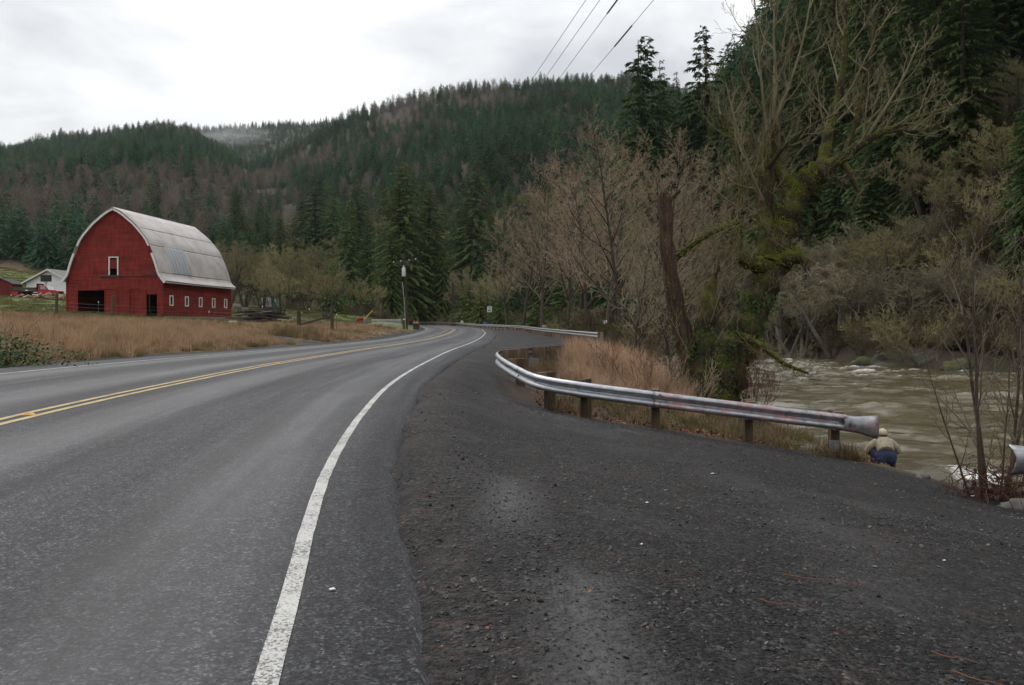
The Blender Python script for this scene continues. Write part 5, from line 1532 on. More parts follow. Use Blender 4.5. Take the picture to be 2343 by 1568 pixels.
bare = [
    (MAPLE[0], 748, 124, 570, 13, 'round mossy maple above the gate brace', 1.25), (MAPLE[1], 700, 138, 585, 13, 'mossy maple left of the round maple', 1.1), (MAPLE[2], 645, 128, 585, 13, 'mossy maple behind the little hut', 1.1), (MAPLE[3], 600, 145, 560, 13, 'mossy maple above the lumber pile', 1.1),
    (MAPLE[1], 520, 128, 495, 13, 'grey maple crown rising at the barn roof end', 1.1), (MAPLE[0], 560, 150, 520, 13, 'grey maple between the barn and the hut', 1.1), (MAPLE[2], 475, 150, 505, 13, 'grey maple mostly hidden behind the barn', 1.0), (MAPLE[3], 735, 195, 468, 13, 'pale round maple crown up the slope', 1.1), (MAPLE[0], 640, 205, 500, 13, 'pale maple crown left of the slope maple', 1.1), (MAPLE[1], 690, 190, 520, 13, 'olive maple between the pale crowns', 1.0),
    (MAPLE[3], 840, 160, 600, 13, 'thin mossy maple left of the cedar grove', .9), (MAPLE[2], 1050, 175, 560, 13, 'brown maple right of the cedar grove', .9), (MAPLE[0], 1130, 155, 580, 13, 'mossy maple leaning over the speed sign', .9),
    (ALDER[0], 1385, 64, 370, 14, 'brown alder with twin dark stems by the tiny notice', 1.05), (ALDER[1], 1348, 70, 400, 14, 'brown alder just left of the twin-stemmed alder', 1.1), (ALDER[2], 1298, 78, 410, 14, 'brown alder over the bushy young cedar', 1.1), (ALDER[3], 1240, 90, 425, 14, 'brown alder over the small roadside box', 1.1),
    (ALDER[1], 1428, 58, 322, 14, 'tallest brown alder left of the broken trunk', 1.0), (ALDER[0], 1470, 62, 350, 14, 'brown alder nearest the broken trunk', 1.0), (ALDER[3], 1520, 66, 400, 14, 'brown alder behind the broken trunk', 1.1), (ALDER[2], 1575, 74, 420, 14, 'brown alder behind the mossy maple stems', 1.1), (ALDER[0], 1195, 104, 450, 14, 'leftmost brown alder over the guardrail', 1.1), (ALDER[2], 1160, 122, 490, 14, 'distant alder over the speed sign', 1.1), (ALDER[1], 1320, 100, 360, 14, 'far alder filling the gap left of the tall alder', 1.1), (ALDER[3], 1400, 96, 380, 14, 'far alder behind the tall alder', 1.1), (ALDER[2], 1480, 100, 360, 14, 'far alder under the ragged fir', 1.1), (ALDER[1], 1255, 120, 405, 14, 'far alder above the young cedars', 1.1), (ALDER[0], 1540, 52, 545, 14, 'low alder right behind the dry reeds', 1.2), (ALDER[3], 1450, 48, 560, 14, 'low alder left behind the dry reeds', 1.2),
    (ALDER[2], 1640, 100, 390, 14, 'far alder showing between the maple stems', 1.2),
]
for i, (me, x, Y, yt, h0, lab, wsc) in enumerate(bare):
    tree_px('alder_tree' if h0 == 14 else 'maple_tree', me, x, Y, yt, h0, lab, wsc, 'bare trees of the valley floor')
pale = [(PALE[0], 1795, 88, 480, 'pale bare maple on the far bank behind the leaning trunk', 1.2), (PALE[1], 1880, 90, 430, 'tall pale bare maple over the far bank', 1.2), (PALE[2], 1965, 80, 480, 'pale bare maple left above the mossy rock point', 1.2), (PALE[0], 2052, 76, 500, 'pale bare maple above the mossy rock point', 1.2), (PALE[1], 1735, 104, 500, 'pale bare maple where the river bends away', 1.2),
        (PALE[2], 2160, 72, 520, 'pale bare tree right of the mossy rock point', 1.1), (PALE[0], 2275, 66, 500, 'pale bare tree near the right edge across the water', 1.1), (PALE[1], 1690, 118, 480, 'pale bare tree behind the mossy stem', 1.1), (MAPLE[1], 1840, 98, 540, 'olive bare tree low on the far bank', 1.2), (MAPLE[3], 1930, 86, 600, 'low olive bare tree by the river bend', 1.2), (MAPLE[0], 2100, 70, 640, 'low olive bare tree beside the rock point', 1.2), (PALE[2], 1770, 96, 640, 'low pale bare tree at the river bend', 1.4), (MAPLE[2], 2330, 62, 620, 'low olive bare tree at the right edge', 1.3),
        (PALE[2], 1905, 74, 520, 'olive bare maple leaning over the water left of the rock point', 1.5), (PALE[1], 2005, 70, 540, 'spreading pale maple directly behind the rock point', 1.5), (PALE[0], 2090, 66, 540, 'spreading olive maple over the rock point', 1.5), (PALE[0], 2215, 62, 540, 'spreading pale maple behind the sapling', 1.5), (PALE[1], 1830, 80, 560, 'olive bare maple right of the leaning trunk', 1.5), (PALE[2], 2120, 74, 450, 'taller pale maple up the bank behind the rock point', 1.3), (PALE[1], 2010, 80, 440, 'taller olive maple up the bank left of the rock point', 1.3), (PALE[2], 2300, 70, 450, 'taller olive maple at the right edge up the bank', 1.3)]
for (me, x, Y, yt, lab, wsc) in pale:
    tree_px('maple_tree', me, x, Y, yt, 13, lab, wsc, 'bare trees on the far bank')

# ------------------------------------------------------------------ forest on the steep hillside across the river
rgn = np.random.default_rng(77)
sp_ = 5.3
cx_, cy_ = np.meshgrid(np.arange(4, 250, sp_), np.arange(40, 330, sp_))
cx_ = (cx_ + rgn.uniform(-.42, .42, cx_.shape) * sp_).ravel(); cy_ = (cy_ + rgn.uniform(-.42, .42, cy_.shape) * sp_).ravel()
u_ = cx_ / cy_
hh = hills(cx_, cy_); df_ = sdist(np.c_[cx_, cy_], FAR_BANK)
t_ = (cy_ - np.interp(u_, D_U, D_F)) / 155
ok = (df_ > 2.5) & (u_ > .085) & (u_ < .80) & (t_ > -.35) & (t_ < 1.12) & ((cx_ - 33) ** 2 + (cy_ - 60) ** 2 > 30)
cx_, cy_, u_, t_, df2_ = cx_[ok], cy_[ok], u_[ok], t_[ok], df_[ok]
cz_ = terrain(cx_, cy_)
order = np.argsort(cy_)
cx_, cy_, cz_, u_, t_, df2_ = cx_[order], cy_[order], cz_[order], u_[order], t_[order], df2_[order]
bare_p = np.where((cy_ < 84) | (df2_ < 4), .42, np.where(t_ < .18, .25, .06))
isb = rgn.random(len(cx_)) < bare_p
n_con = n_bare = 0
rest = []
for i in range(len(cx_)):
    x, y, z = cx_[i], cy_[i], cz_[i] - .4
    rz = rgn.uniform(0, 6.28)
    side = 'above the wide river' if u_[i] > .45 else ('above the river bend' if u_[i] > .28 else 'beyond the alders')
    if isb[i]:
        k = rgn.uniform(.6, 1.0)
        if n_bare < 90:
            place('maple_tree', (PALE + MAPLE)[rgn.integers(0, 7)], (x, y, z), rz, k, 'bare pale tree among the dark conifers ' + side, 'tree', 'bare trees of the right hillside, ' + side); n_bare += 1
        else: rest.append((x, y, z, rz, k * 1.1, 4 + rgn.integers(0, 4)))
    else:
        k = rgn.uniform(.62, 1.12) * (.8 if t_[i] < .12 else 1)
        if n_con < 205:
            me = (FIR + FIR + (FIR if y < 115 else CEDAR) + FIR_OPEN[:1])[rgn.integers(0, 12)]
            place('conifer_tree', me, (x, y, z), rz, (k * 1.08, k * 1.08, k), 'dark conifer on the steep hillside ' + side, 'tree', 'conifers of the right hillside, ' + side); n_con += 1
        else: rest.append((x, y, z, rz, k * 2.4, rgn.integers(0, 4)))
print('right hillside: conifers', n_con, 'bare', n_bare, 'rest', len(rest))

# ------------------------------------------------------------------ mixed trees of the lower slopes behind road and barn
sx_s, sy_s = np.meshgrid(np.arange(-125, 45, 9.5), np.arange(206, 335, 9.5))
sx_s = (sx_s + rgn.uniform(-.45, .45, sx_s.shape) * 9.5).ravel(); sy_s = (sy_s + rgn.uniform(-.45, .45, sy_s.shape) * 9.5).ravel()
us_s = sx_s / sy_s; m = (us_s > -.37) & (us_s < .13) & (hills(sx_s, sy_s) > .2); sx_s, sy_s, us_s = sx_s[m], sy_s[m], us_s[m]
o_ = np.argsort(sy_s)[:120]; sx_s, sy_s, us_s = sx_s[o_], sy_s[o_], us_s[o_]
sz_s = terrain(sx_s, sy_s) - .4
for i in range(len(sx_s)):
    where = 'behind the barn' if us_s[i] < -.24 else ('left of the cedar grove' if us_s[i] < -.14 else 'right of the cedar grove')
    q = rgn.random()
    if q < .34:
        place('fir_tree', FIR[rgn.integers(0, 4)], (sx_s[i], sy_s[i], sz_s[i]), rgn.uniform(0, 6.28), rgn.uniform(.5, .95), 'fir in the mixed wood on the lower slope ' + where, 'tree', 'firs of the lower slope, ' + where)
    elif q < .50:
        place('cedar_tree', CEDAR[rgn.integers(0, 3)], (sx_s[i], sy_s[i], sz_s[i]), rgn.uniform(0, 6.28), rgn.uniform(.45, .8), 'olive cedar in the mixed wood on the lower slope ' + where, 'tree', 'cedars of the lower slope, ' + where)
    else:
        place('maple_tree', (MAPLE + PALE[:1])[rgn.integers(0, 5)], (sx_s[i], sy_s[i], sz_s[i]), rgn.uniform(0, 6.28), rgn.uniform(.9, 1.5), 'bare olive maple in the mixed wood on the lower slope ' + where, 'tree', 'maples of the lower slope, ' + where)

# ------------------------------------------------------------------ forests of the distant hills (one mass)
def hill_points(x0, x1, y0, y1, sp, u0, u1):
    X, Y = np.meshgrid(np.arange(x0, x1, sp), np.arange(y0, y1, sp))
    X = (X + rgn.uniform(-.48, .48, X.shape) * sp).ravel(); Y = (Y + rgn.uniform(-.48, .48, Y.shape) * sp).ravel()
    u = X / Y
    m = (u > u0) & (u < u1)
    X, Y = X[m], Y[m]
    h = hills(X, Y)
    m = h > 1.0
    return X[m], Y[m]
HX, HY = [], []
for args in ((-320, 190, 215, 480, 5.4, -.68, .36), (-640, 240, 480, 720, 5.8, -.70, .30), (-700, -150, 720, 960, 6.4, -.72, -.2), (-720, -40, 960, 1420, 8, -.50, -.05)):
    a, b = hill_points(*args); HX.append(a); HY.append(b)
HX, HY = np.concatenate(HX), np.concatenate(HY)
uH = HX / HY; xpix = 1171 + F * uH
HZ = terrain(HX, HY, False)
ypix = 740 - (HZ - EYE) / HY * F
# bare alder stands as they lie on the slopes: a gully band left of centre and the upper face of the middle hill
def blob(x, y, cx, cy, rx, ry): return np.exp(-(((x - cx) / rx) ** 2 + ((y - cy) / ry) ** 2))
bare_w = .17 + 2.0 * (fbm(HX / 45, HY / 60, 61) - .5)
bare_w = bare_w + .75 * blob(xpix, ypix, 960, 300, 90, 75) + .6 * blob(xpix, ypix, 1110, 235, 110, 30) + .55 * blob(xpix, ypix, 560, 430, 130, 28) + .55 * blob(xpix, ypix, 720, 380, 90, 30) + .25 * blob(xpix, ypix, 300, 480, 300, 60) + .3 * blob(xpix, ypix, 100, 520, 160, 50)
bare_w = bare_w - .8 * blob(xpix, ypix, 1330, 290, 130, 90) - .45 * blob(xpix, ypix, 350, 350, 400, 50) - .4 * blob(xpix, ypix, 700, 310, 200, 22) - .4 * blob(xpix, ypix, 760, 460, 80, 60)
isb = rgn.random(len(HX)) < np.clip(bare_w, .03, .93)
sizeH = np.where(isb, rgn.uniform(.6, 1.0, len(HX)), rgn.uniform(.45, 1.15, len(HX)) ** 1.0) * np.interp(HY, [215, 400, 700, 1400], [1.25, 1.05, .95, 1.0])
pickH = np.where(isb, 4 + rgn.integers(0, 4, len(HX)), rgn.integers(0, 4, len(HX)))
rest = np.array(rest).reshape(-1, 6)
PX = np.r_[HX, rest[:, 0]]; PY = np.r_[HY, rest[:, 1]]; PZ = np.r_[HZ - .3, rest[:, 2]]
rotH = np.zeros((len(PX), 3)); rotH[:, 2] = rgn.uniform(0, 6.28, len(PX))
rotH[:, 0] = rgn.normal(0, .03, len(PX)); rotH[:, 1] = rgn.normal(0, .03, len(PX))
scatter('hillside_forest', 'mixed dark conifers and bare trees covering the distant hills', FAR_FIR + FAR_BARE, np.c_[PX, PY, PZ], rotH, np.r_[sizeH, rest[:, 4]], np.r_[pickH, rest[:, 5].astype(int)])
print('hill trees', len(PX))
# ------------------------------------------------------------------ the mossy maple behind the guardrail
MY = 22.0
ms_ = NT('moss_cushion'); vec = ms_.coord('Object')
ms_.set(color=ms_.ramp(ms_.noise(vec, 11, 6, .75), [(.3, (.028, .036, .008)), (.5, (.085, .11, .014)), (.72, (.17, .185, .025))]), rough=.95, spec=.05); ms_.bump(ms_.noise(vec, 24, 5, .75), 1.0, .05)
plant('maple_twigs', (.12, .105, .055), (.22, .19, .115), .1, scale=1.5)
mt = empty('maple_tree', (5.35, MY, gz(5.35, MY) - .15), 0, 'old multi-stemmed maple wrapped in moss and ivy behind the guardrail', 'tree')
ml = mt.location.copy()
def mp_(x, y, dy=0): return at(x, y, MY + dy) - ml
mr = lambda px: px / 2 / F * MY
maple_b = Bare(900, (0, 9, 6, 4, 2), (.5, .46, .48, .5, .5), (50, 50, 42, 40, 40), (6, 8, 7, 5, 3, 2), (.0, .12, .15, .17, .16, .1), (.05, .12, .14, .17, .2, .2), (.2, .2, .12, .1, .1), .004, sides=(9, 7, 5, 4, 3, 3), fall=.4)
maple_b.slim = .017
# stems and limbs: (x, y, depth offset, width) in the photograph's frame
LIMBS = [
    ('stem', [(1608, 935, .0, 120), (1596, 880, 0, 74), (1578, 815, -.1, 48), (1556, 740, -.15, 40), (1540, 670, -.2, 36), (1530, 600, -.2, 33), (1523, 520, -.2, 31), (1519, 456, -.2, 31)], 'snag_bark'),
    ('stem', [(1618, 930, -.2, 84), (1612, 860, -.3, 56), (1612, 780, -.35, 46), (1617, 720, -.35, 40), (1628, 660, -.3, 26), (1641, 606, -.3, 9)], 'maple_bark'),
    ('stem', [(1632, 940, .1, 130), (1655, 870, .1, 96), (1688, 790, .2, 80), (1718, 715, .2, 74), (1744, 650, .3, 72), (1768, 603, .3, 70)], 'maple_bark'),
    ('limb', [(1748, 620, .3, 62), (1752, 560, .3, 42), (1750, 480, .4, 38), (1752, 400, .4, 34), (1755, 330, .5, 30), (1768, 275, .5, 22)], 'maple_bark'),
    ('limb', [(1768, 600, .3, 74), (1786, 545, .3, 60), (1800, 490, .2, 56), (1822, 440, .2, 54), (1860, 405, .1, 50), (1892, 382, .1, 44)], 'maple_bark'),
    ('limb', [(1822, 440, .2, 42), (1795, 415, .4, 34), (1775, 380, .6, 26), (1768, 330, .7, 16)], 'maple_bark'),
    ('limb', [(1885, 388, .1, 34), (1930, 358, 0, 26), (1975, 326, -.1, 22), (2030, 298, -.2, 14), (2100, 270, -.2, 9), (2190, 240, -.2, 4)], 'maple_bark'),
    ('limb', [(1880, 385, .2, 34), (1890, 330, .5, 26), (1905, 270, .6, 20), (1925, 190, .7, 16), (1935, 90, .7, 11), (1930, -20, .7, 7)], 'maple_bark'),
    ('limb', [(1765, 605, .2, 50), (1800, 592, 0, 42), (1832, 585, -.1, 34)], 'maple_bark'),
    ('limb', [(1745, 610, 0, 40), (1715, 600, -.2, 34), (1692, 588, -.3, 24)], 'maple_bark'),
    ('limb', [(1700, 610, .9, 20), (1688, 540, 1.0, 18), (1697, 470, 1.0, 16), (1694, 390, 1.1, 14), (1672, 320, 1.1, 10), (1650, 262, 1.1, 6)], 'maple_bark'),
    ('limb', [(1545, 592, -.2, 14), (1590, 556, -.4, 12), (1640, 528, -.5, 10), (1700, 505, -.5, 6)], 'maple_bark'),
    ('limb', [(1700, 770, -.5, 20), (1740, 790, -.9, 12), (1790, 830, -1.2, 9), (1850, 855, -1.4, 5)], 'maple_bark'),
    ('limb', [(1520, 470, -.2, 12), (1555, 436, -.4, 9)], 'snag_bark'),
    ('limb', [(1768, 275, .5, 12), (1775, 180, .5, 10), (1770, 80, .5, 8), (1775, -60, .5, 5)], 'bark_pale'),
    ('limb', [(1758, 330, .5, 12), (1745, 220, .3, 9), (1735, 110, .2, 7), (1725, -10, .2, 4)], 'bark_pale'),
    ('limb', [(1768, 290, .4, 12), (1800, 210, .1, 9), (1835, 100, 0, 7), (1860, -30, 0, 4)], 'bark_pale'),
    ('limb', [(1752, 390, .3, 12), (1800, 330, -.3, 9), (1870, 280, -.6, 7), (1930, 255, -.8, 4)], 'maple_bark'),
    ('limb', [(1750, 470, .3, 12), (1720, 400, -.1, 9), (1690, 310, -.3, 7), (1660, 190, -.4, 4)], 'bark_pale'),
    ('limb', [(1930, 358, 0, 14), (1960, 270, .3, 11), (1990, 150, .4, 8), (2005, 30, .4, 5)], 'maple_bark'),
    ('limb', [(1975, 326, -.1, 12), (2030, 240, -.3, 9), (2070, 170, -.4, 6), (2100, 100, -.4, 4)], 'bark_pale'),
    ('limb', [(2030, 298, -.2, 10), (2100, 300, -.5, 7), (2160, 280, -.6, 4)], 'maple_bark'),
    ('limb', [(1930, 370, 0, 14), (1945, 400, -.2, 16), (1965, 440, -.3, 8)], 'maple_bark'),
]
rgm = random.Random(5)
limb_cl = []
for (nm, pts, mat_) in LIMBS:
    if mat_ == 'bark_pale': pts = [(x, y, dy, w * .68) for x, y, dy, w in pts]; mat_ = 'maple_twigs'
    P = catmull([tuple(mp_(x, y, dy)) + (mr(w),) for x, y, dy, w in pts], 5)
    n = len(P)
    if nm == 'stem' or pts[0][3] > 30:
        for i in range(n):
            P[i, 3] *= 1 + (.12 if mat_ == 'maple_bark' else .02) * math.sin(i * 1.7 + pts[0][0]) + rgm.uniform(-.05, .05)
    b = MB(); b.tube([Vector(p[:3]) for p in P], [p[3] for p in P], 14 if pts[0][3] > 30 else 8)
    # knobbly surface
    if pts[0][3] > 30:
        for i in range(len(b.v)):
            v = Vector(b.v[i]); d = (.035 if mat_ == 'maple_bark' else .014) * (pts[0][3] / 90) * (math.sin(v.x * 9 + v.z * 4) + math.sin(v.y * 11 - v.z * 6) + .6 * math.sin(v.z * 15 + v.x * 14))
            k = min(range(0, n, 2), key=lambda q: (Vector(P[q, :3]) - v).length)
            c_ = Vector(P[k, :3]); b.v[i] = tuple(v + (v - c_).normalized() * d)
    o = b.build('trunk' if nm == 'stem' else 'limb', MATS[mat_], mt)
    if mat_ == 'snag_bark' and nm == 'stem': tag(o, 'broken-off bare brown stem')
    limb_cl.append((P, pts[0][3]))
    # shoots
    vp = [Vector(p[:3]) for p in P]; rad = [float(p[3]) for p in P]
    ytop_px = pts[-1][1]
    if pts[-1][3] < 30 and mat_ != 'snag_bark':
        L = sum((vp[i + 1] - vp[i]).length for i in range(n - 1))
        thin = pts[0][3] <= 14
        maple_b.kids(vp, rad, max(L, 2.2), 1, n=(8 if thin else 10), t0=.15 if thin else .2)
# splintered top of the broken stem
spl_b = MB(); tp0 = mp_(1519, 456, -.2)
for k in range(9):
    a = k * .7; q = Vector((math.cos(a) * .14, math.sin(a) * .14, -.03)); spl_b.tube([tp0 + q, tp0 + q * 1.05 + Vector((0, 0, .10)), tp0 + q * .95 + Vector((.02, 0, .14 + .16 * ((k * 5) % 4) / 4))], [.06, .045, .008], 5)
spl_b.build('splintered_top', MATS['snag_bark'], mt)
# long whippy shoots reaching up and drooping sprays round the stems
for k in range(36):
    P, w = limb_cl[rgm.choice([0, 2, 2, 3, 3, 4, 5, 8, 9, 10, 11, 12])]
    i = rgm.randrange(2, len(P)); p = Vector(P[i, :3])
    a = rgm.uniform(0, 6.28)
    maple_b.grow(p, Vector((math.cos(a), math.sin(a) * .7, rgm.uniform(-.2, .9))), rgm.uniform(.9, 2.4), .012, 2)
tm_, cm_ = maple_b.meshes('t', MATS['maple_twigs'], MATS['maple_twigs'], split=1) if any(k[0] < 1 for k in maple_b.out) else (None, None)
if cm_ is None:
    g = [(np.array([[tuple(p) for p in b[0]] for b in maple_b.out[k]]), np.array([b[1] for b in maple_b.out[k]]), 3 if k[0] > 2 else 5) for k in maple_b.out]
    V, Fq = tubes(g); cm_ = np_mesh('twigs', V, Fq, MATS['maple_twigs'], smooth=True)
mesh_obj('twigs', cm_, mt)

for k_ in (4, 8, 5):            # thick cushions of moss on the upper side of the main limbs
    P_, w_ = limb_cl[k_]; sl = MB()
    sl.tube([Vector(p[:3]) + Vector((0, -.02, p[3] * .42)) for p in P_], [float(p[3]) * (.72 + .18 * math.sin(i * 2.3 + k_) + .08 * math.sin(i * 5.1)) for i, p in enumerate(P_)], 12)
    for i in range(len(sl.v)):
        v = Vector(sl.v[i]); sl.v[i] = tuple(v + Vector((math.sin(v.z * 31 + v.x * 17), math.sin(v.x * 29), math.sin(v.x * 23 + v.y * 19))) * .012)
    sl.build('moss', MATS['moss_cushion'], mt)

def leaf_cloud(name, pts, nrm, size, mat, seed=0, droop=.3, wid=.45, jit=.5):
    """small pointed leaves on the given points, facing roughly along the given normals"""
    rg_ = np.random.default_rng(seed)
    pts = np.asarray(pts, float); nrm = np.asarray(nrm, float); n = len(pts)
    d = rg_.normal(0, 1, (n, 3)) * jit; d[:, 2] -= droop
    d = d - nrm * (d * nrm).sum(1, keepdims=True) * .6
    d /= np.linalg.norm(d, axis=1)[:, None] + 1e-9
    w = np.cross(d, nrm + rg_.normal(0, .35, (n, 3))); w /= np.linalg.norm(w, axis=1)[:, None] + 1e-9
    L = size * rg_.uniform(.6, 1.3, n)
    c = pts
    up = np.cross(w, d)
    v0 = c; v1 = c + d * (L * .42)[:, None] + w * (L * wid)[:, None] + up * (L * .08)[:, None]; v2 = c + d * L[:, None]; v3 = c + d * (L * .42)[:, None] - w * (L * wid)[:, None] + up * (L * .08)[:, None]
    V = np.stack([v0, v1, v2, v3], 1).reshape(-1, 3)
    return np_mesh(name, V, np.arange(len(V)).reshape(-1, 4), MATS[mat])
def on_limbs(sel, n, spread, lo, hi, seed):
    rg_ = np.random.default_rng(seed); Ps, Ns = [], []
    for _ in range(n):
        P, w = limb_cl[sel[rg_.integers(0, len(sel))]]
        i = int(rg_.uniform(lo, hi) * (len(P) - 1)); a = rg_.uniform(0, 6.28)
        nn = np.array([math.cos(a), math.sin(a), rg_.normal(0, .35)]); nn /= np.linalg.norm(nn)
        Ps.append(P[i, :3] + nn * (P[i, 3] + abs(rg_.normal(0, spread))) + np.array([0, 0, rg_.normal(0, .08)])); Ns.append(nn)
    return Ps, Ns
Ps, Ns = on_limbs([0], 1500, .06, .0, .36, 1); P2, N2 = on_limbs([2], 2600, .05, .0, .75, 2); P3, N3 = on_limbs([1], 700, .06, 0, .55, 3)
mesh_obj('ivy', leaf_cloud('ivy', Ps + P2 + P3, Ns + N2 + N3, .08, 'ivy_leaf', 5, .5), mt)
Ps, Ns = on_limbs([4, 4, 4, 5, 8, 9], 6500, .012, .0, 1.0, 6)
Ns = [np.array([n_[0], n_[1], abs(n_[2]) + .6]) for n_ in Ns]
mesh_obj('moss', leaf_cloud('moss', Ps, [n_ / np.linalg.norm(n_) for n_ in Ns], .03, 'moss', 8, .2, .5, .9), mt)
Ps, Ns = on_limbs([0, 2, 3, 4, 6, 7, 10, 11, 12], 5200, .025, .0, 1.0, 9)
mesh_obj('moss', leaf_cloud('moss', Ps, Ns, .04, 'moss', 10, .3, .5, .9), mt)

plant('sapling_twigs', (.13, .10, .075), (.19, .155, .115), .2)
# ------------------------------------------------------------------ bare sapling with flood debris at the right edge
sx0, sy0 = 7.0, 11.4
sap = empty('sapling', (sx0, sy0, gz(sx0, sy0) - .1), 0, 'bare many-stemmed sapling with flood debris caught round its foot', 'tree')
sb = Bare(41, (9, 5, 3), (.36, .5, .5), (38, 42, 40), (9, 5, 3, 2), (.03, .1, .1, .1), (.05, .12, .16, .2), (.22, .15, .1), .0028, sides=(7, 4, 3, 3), fall=.45)
for (dx, dy, tx, ty, L, r) in ((-.12, 0, -.10, .0, 3.6, .034), (.0, .1, .0, .05, 4.0, .036), (.12, -.05, .22, 0, 3.6, .036), (.3, .1, .15, .1, 3.8, .03), (-.22, .1, -.35, .1, 2.4, .018), (.45, 0, .45, -.05, 2.8, .024), (.05, -.1, .08, -.1, 2.6, .016), (.6, .2, .1, .1, 3.4, .024)):
    sb.grow(Vector((dx, dy, 0)), Vector((tx, ty, 1)), L, r, 0)
tmesh, cmesh = sb.meshes('t', MATS['bark_dark'], MATS['sapling_twigs'], split=1)
mesh_obj('trunk', tmesh, sap); mesh_obj('crown', cmesh, sap)
db = Bare(43, (4,), (.5,), (60,), (5, 3), (-.05, -.1), (.5, .5), (.1,), .004, sides=(4, 3))
rgd = random.Random(8)
for k in range(150):
    p = Vector((rgd.gauss(.12, .32), rgd.gauss(-.05, .16), rgd.uniform(.0, .62)))
    a = rgd.uniform(0, 6.28); db.grow(p, Vector((math.cos(a), math.sin(a), rgd.uniform(-.8, .5))), rgd.uniform(.25, .6), rgd.uniform(.006, .016), 0)
g = [(np.array([[tuple(p) for p in b[0]] for b in db.out[k]]), np.array([b[1] for b in db.out[k]]), 3) for k in db.out]
V, Fq = tubes(g); mesh_obj('flood_debris', np_mesh('flood_debris', V, Fq, MATS['red_stems'], smooth=True), sap)

# ------------------------------------------------------------------ shrubs
def shrub(name, x, y, n, h, mat, label, seed, spread=.6, r=.008, grp=None):
    t = empty(name, (x, y, gz(x, y) - .05), 0, label, 'shrub', grp)
    b = Bare(seed, (6, 4), (.5, .5), (30, 38), (6, 4, 2), (.06, .08, .1), (.08, .14, .2), (.3, .2), .0035, sides=(4, 3, 3), fall=.4)
    for k in range(n):
        a = b.r.uniform(0, 6.28); q = b.r.random() * spread
        b.grow(Vector((math.cos(a) * q * .5, math.sin(a) * q * .5, 0)), Vector((math.cos(a) * q, math.sin(a) * q, 1)), h * b.r.uniform(.6, 1.1), r, 0)
    tm2, cm2 = b.meshes('t', MATS[mat], MATS[mat], split=1)
    mesh_obj('stems', tm2, t); mesh_obj('twigs', cm2, t)
    return t
p = at(1720, 900, 21.5); shrub('shrub', p.x, 21.5, 26, 1.6, 'red_stems', 'red-stemmed shrub at the water right of the maple', 51, 1.0)
p = at(1480, 870, 21); shrub('shrub', p.x, 21, 16, 1.5, 'red_stems', 'dark leafless shrub in front of the dry reeds', 52, 1.1)
p = at(1560, 870, 20.5); shrub('shrub', p.x, 20.5, 16, 1.2, 'alder_twigs', 'tangled shrub left of the maple foot', 53, 1.1)
p = at(1375, 850, 22.5); shrub('shrub', p.x, 22.5, 8, 1.3, 'red_stems', 'thin shrub left in the dry reeds', 54, .8)
p = at(2290, 1100, 10.6); shrub('shrub', p.x + .3, 10.2, 9, 1.0, 'red_stems', 'thin stems before the right guardrail end', 55, .6, .005)

# bramble at the left edge of the field
bx, by = -13.6, 20.5
brm = empty('bramble', (bx, by, gz(bx, by)), 0, 'leafy green bramble at the left edge of the road', 'bush')
rgb_ = np.random.default_rng(6)
C = rgb_.normal(0, 1, (4200, 3)) * np.array([1.3, .55, .33]) + np.array([-.5, .0, .42])
C[:, 2] = np.abs(C[:, 2]); C = C[(C[:, 2] < .95 - .28 * np.abs(C[:, 0] - .0) * (C[:, 0] > 0))]
Nn = rgb_.normal(0, .4, C.shape) + np.array([0, -.3, 1]); Nn /= np.linalg.norm(Nn, axis=1)[:, None]
mesh_obj('leaves', leaf_cloud('leaves', C, Nn, .085, 'bramble_leaf', 4, .1, .4, 1.0), brm)
bs = Bare(61, (5,), (.4,), (40,), (7, 4), (-.06, .05), (.12, .15), (.2,), .004, sides=(4, 3))
for k in range(26):
    a = bs.r.uniform(0, 6.28); bs.grow(Vector((bs.r.gauss(-.4, .8), bs.r.gauss(0, .3), 0)), Vector((math.cos(a) * .7, math.sin(a) * .5, 1)), bs.r.uniform(.7, 1.6), .008, 0)
g = [(np.array([[tuple(p) for p in b[0]] for b in bs.out[k]]), np.array([b[1] for b in bs.out[k]]), 3) for k in bs.out]
V, Fq = tubes(g); mesh_obj('canes', np_mesh('canes', V, Fq, MATS['red_stems'], smooth=True), brm)

# ------------------------------------------------------------------ grass
def tuft(seed, n, h, spread, w, mat, bend=.35):
    rg_ = np.random.default_rng(seed)
    a = rg_.uniform(0, 6.28, n); q = spread * np.sqrt(rg_.random(n)); bx = np.c_[np.cos(a) * q, np.sin(a) * q, np.zeros(n) - .03]
    L = h * rg_.uniform(.45, 1.1, n); la = a + rg_.normal(0, .8, n); ln_ = bend * rg_.uniform(.2, 1.5, n)
    dirn = np.c_[np.cos(la), np.sin(la), np.zeros(n)]; sd = np.c_[-np.sin(la + rg_.normal(0, .9, n)), np.cos(la), np.zeros(n)]
    up = np.array([0, 0, 1.0])
    m1 = bx + up * (L * .55)[:, None] + dirn * (L * ln_ * .25)[:, None]; m2 = bx + up * (L * (1 - .3 * ln_))[:, None] + dirn * (L * ln_ * .85)[:, None]
    ww = w * rg_.uniform(.7, 1.4, n)[:, None]
    V = np.stack([bx - sd * ww, bx + sd * ww, m1 + sd * ww * .8, m1 - sd * ww * .8, m2 + sd * ww * .12, m2 - sd * ww * .12], 1).reshape(-1, 3)
    i = np.arange(n)[:, None] * 6
    Fq = np.vstack([i + np.array([0, 1, 2, 3]), i + np.array([3, 2, 4, 5])])
    return np_mesh('tuft', V, Fq, MATS[mat])
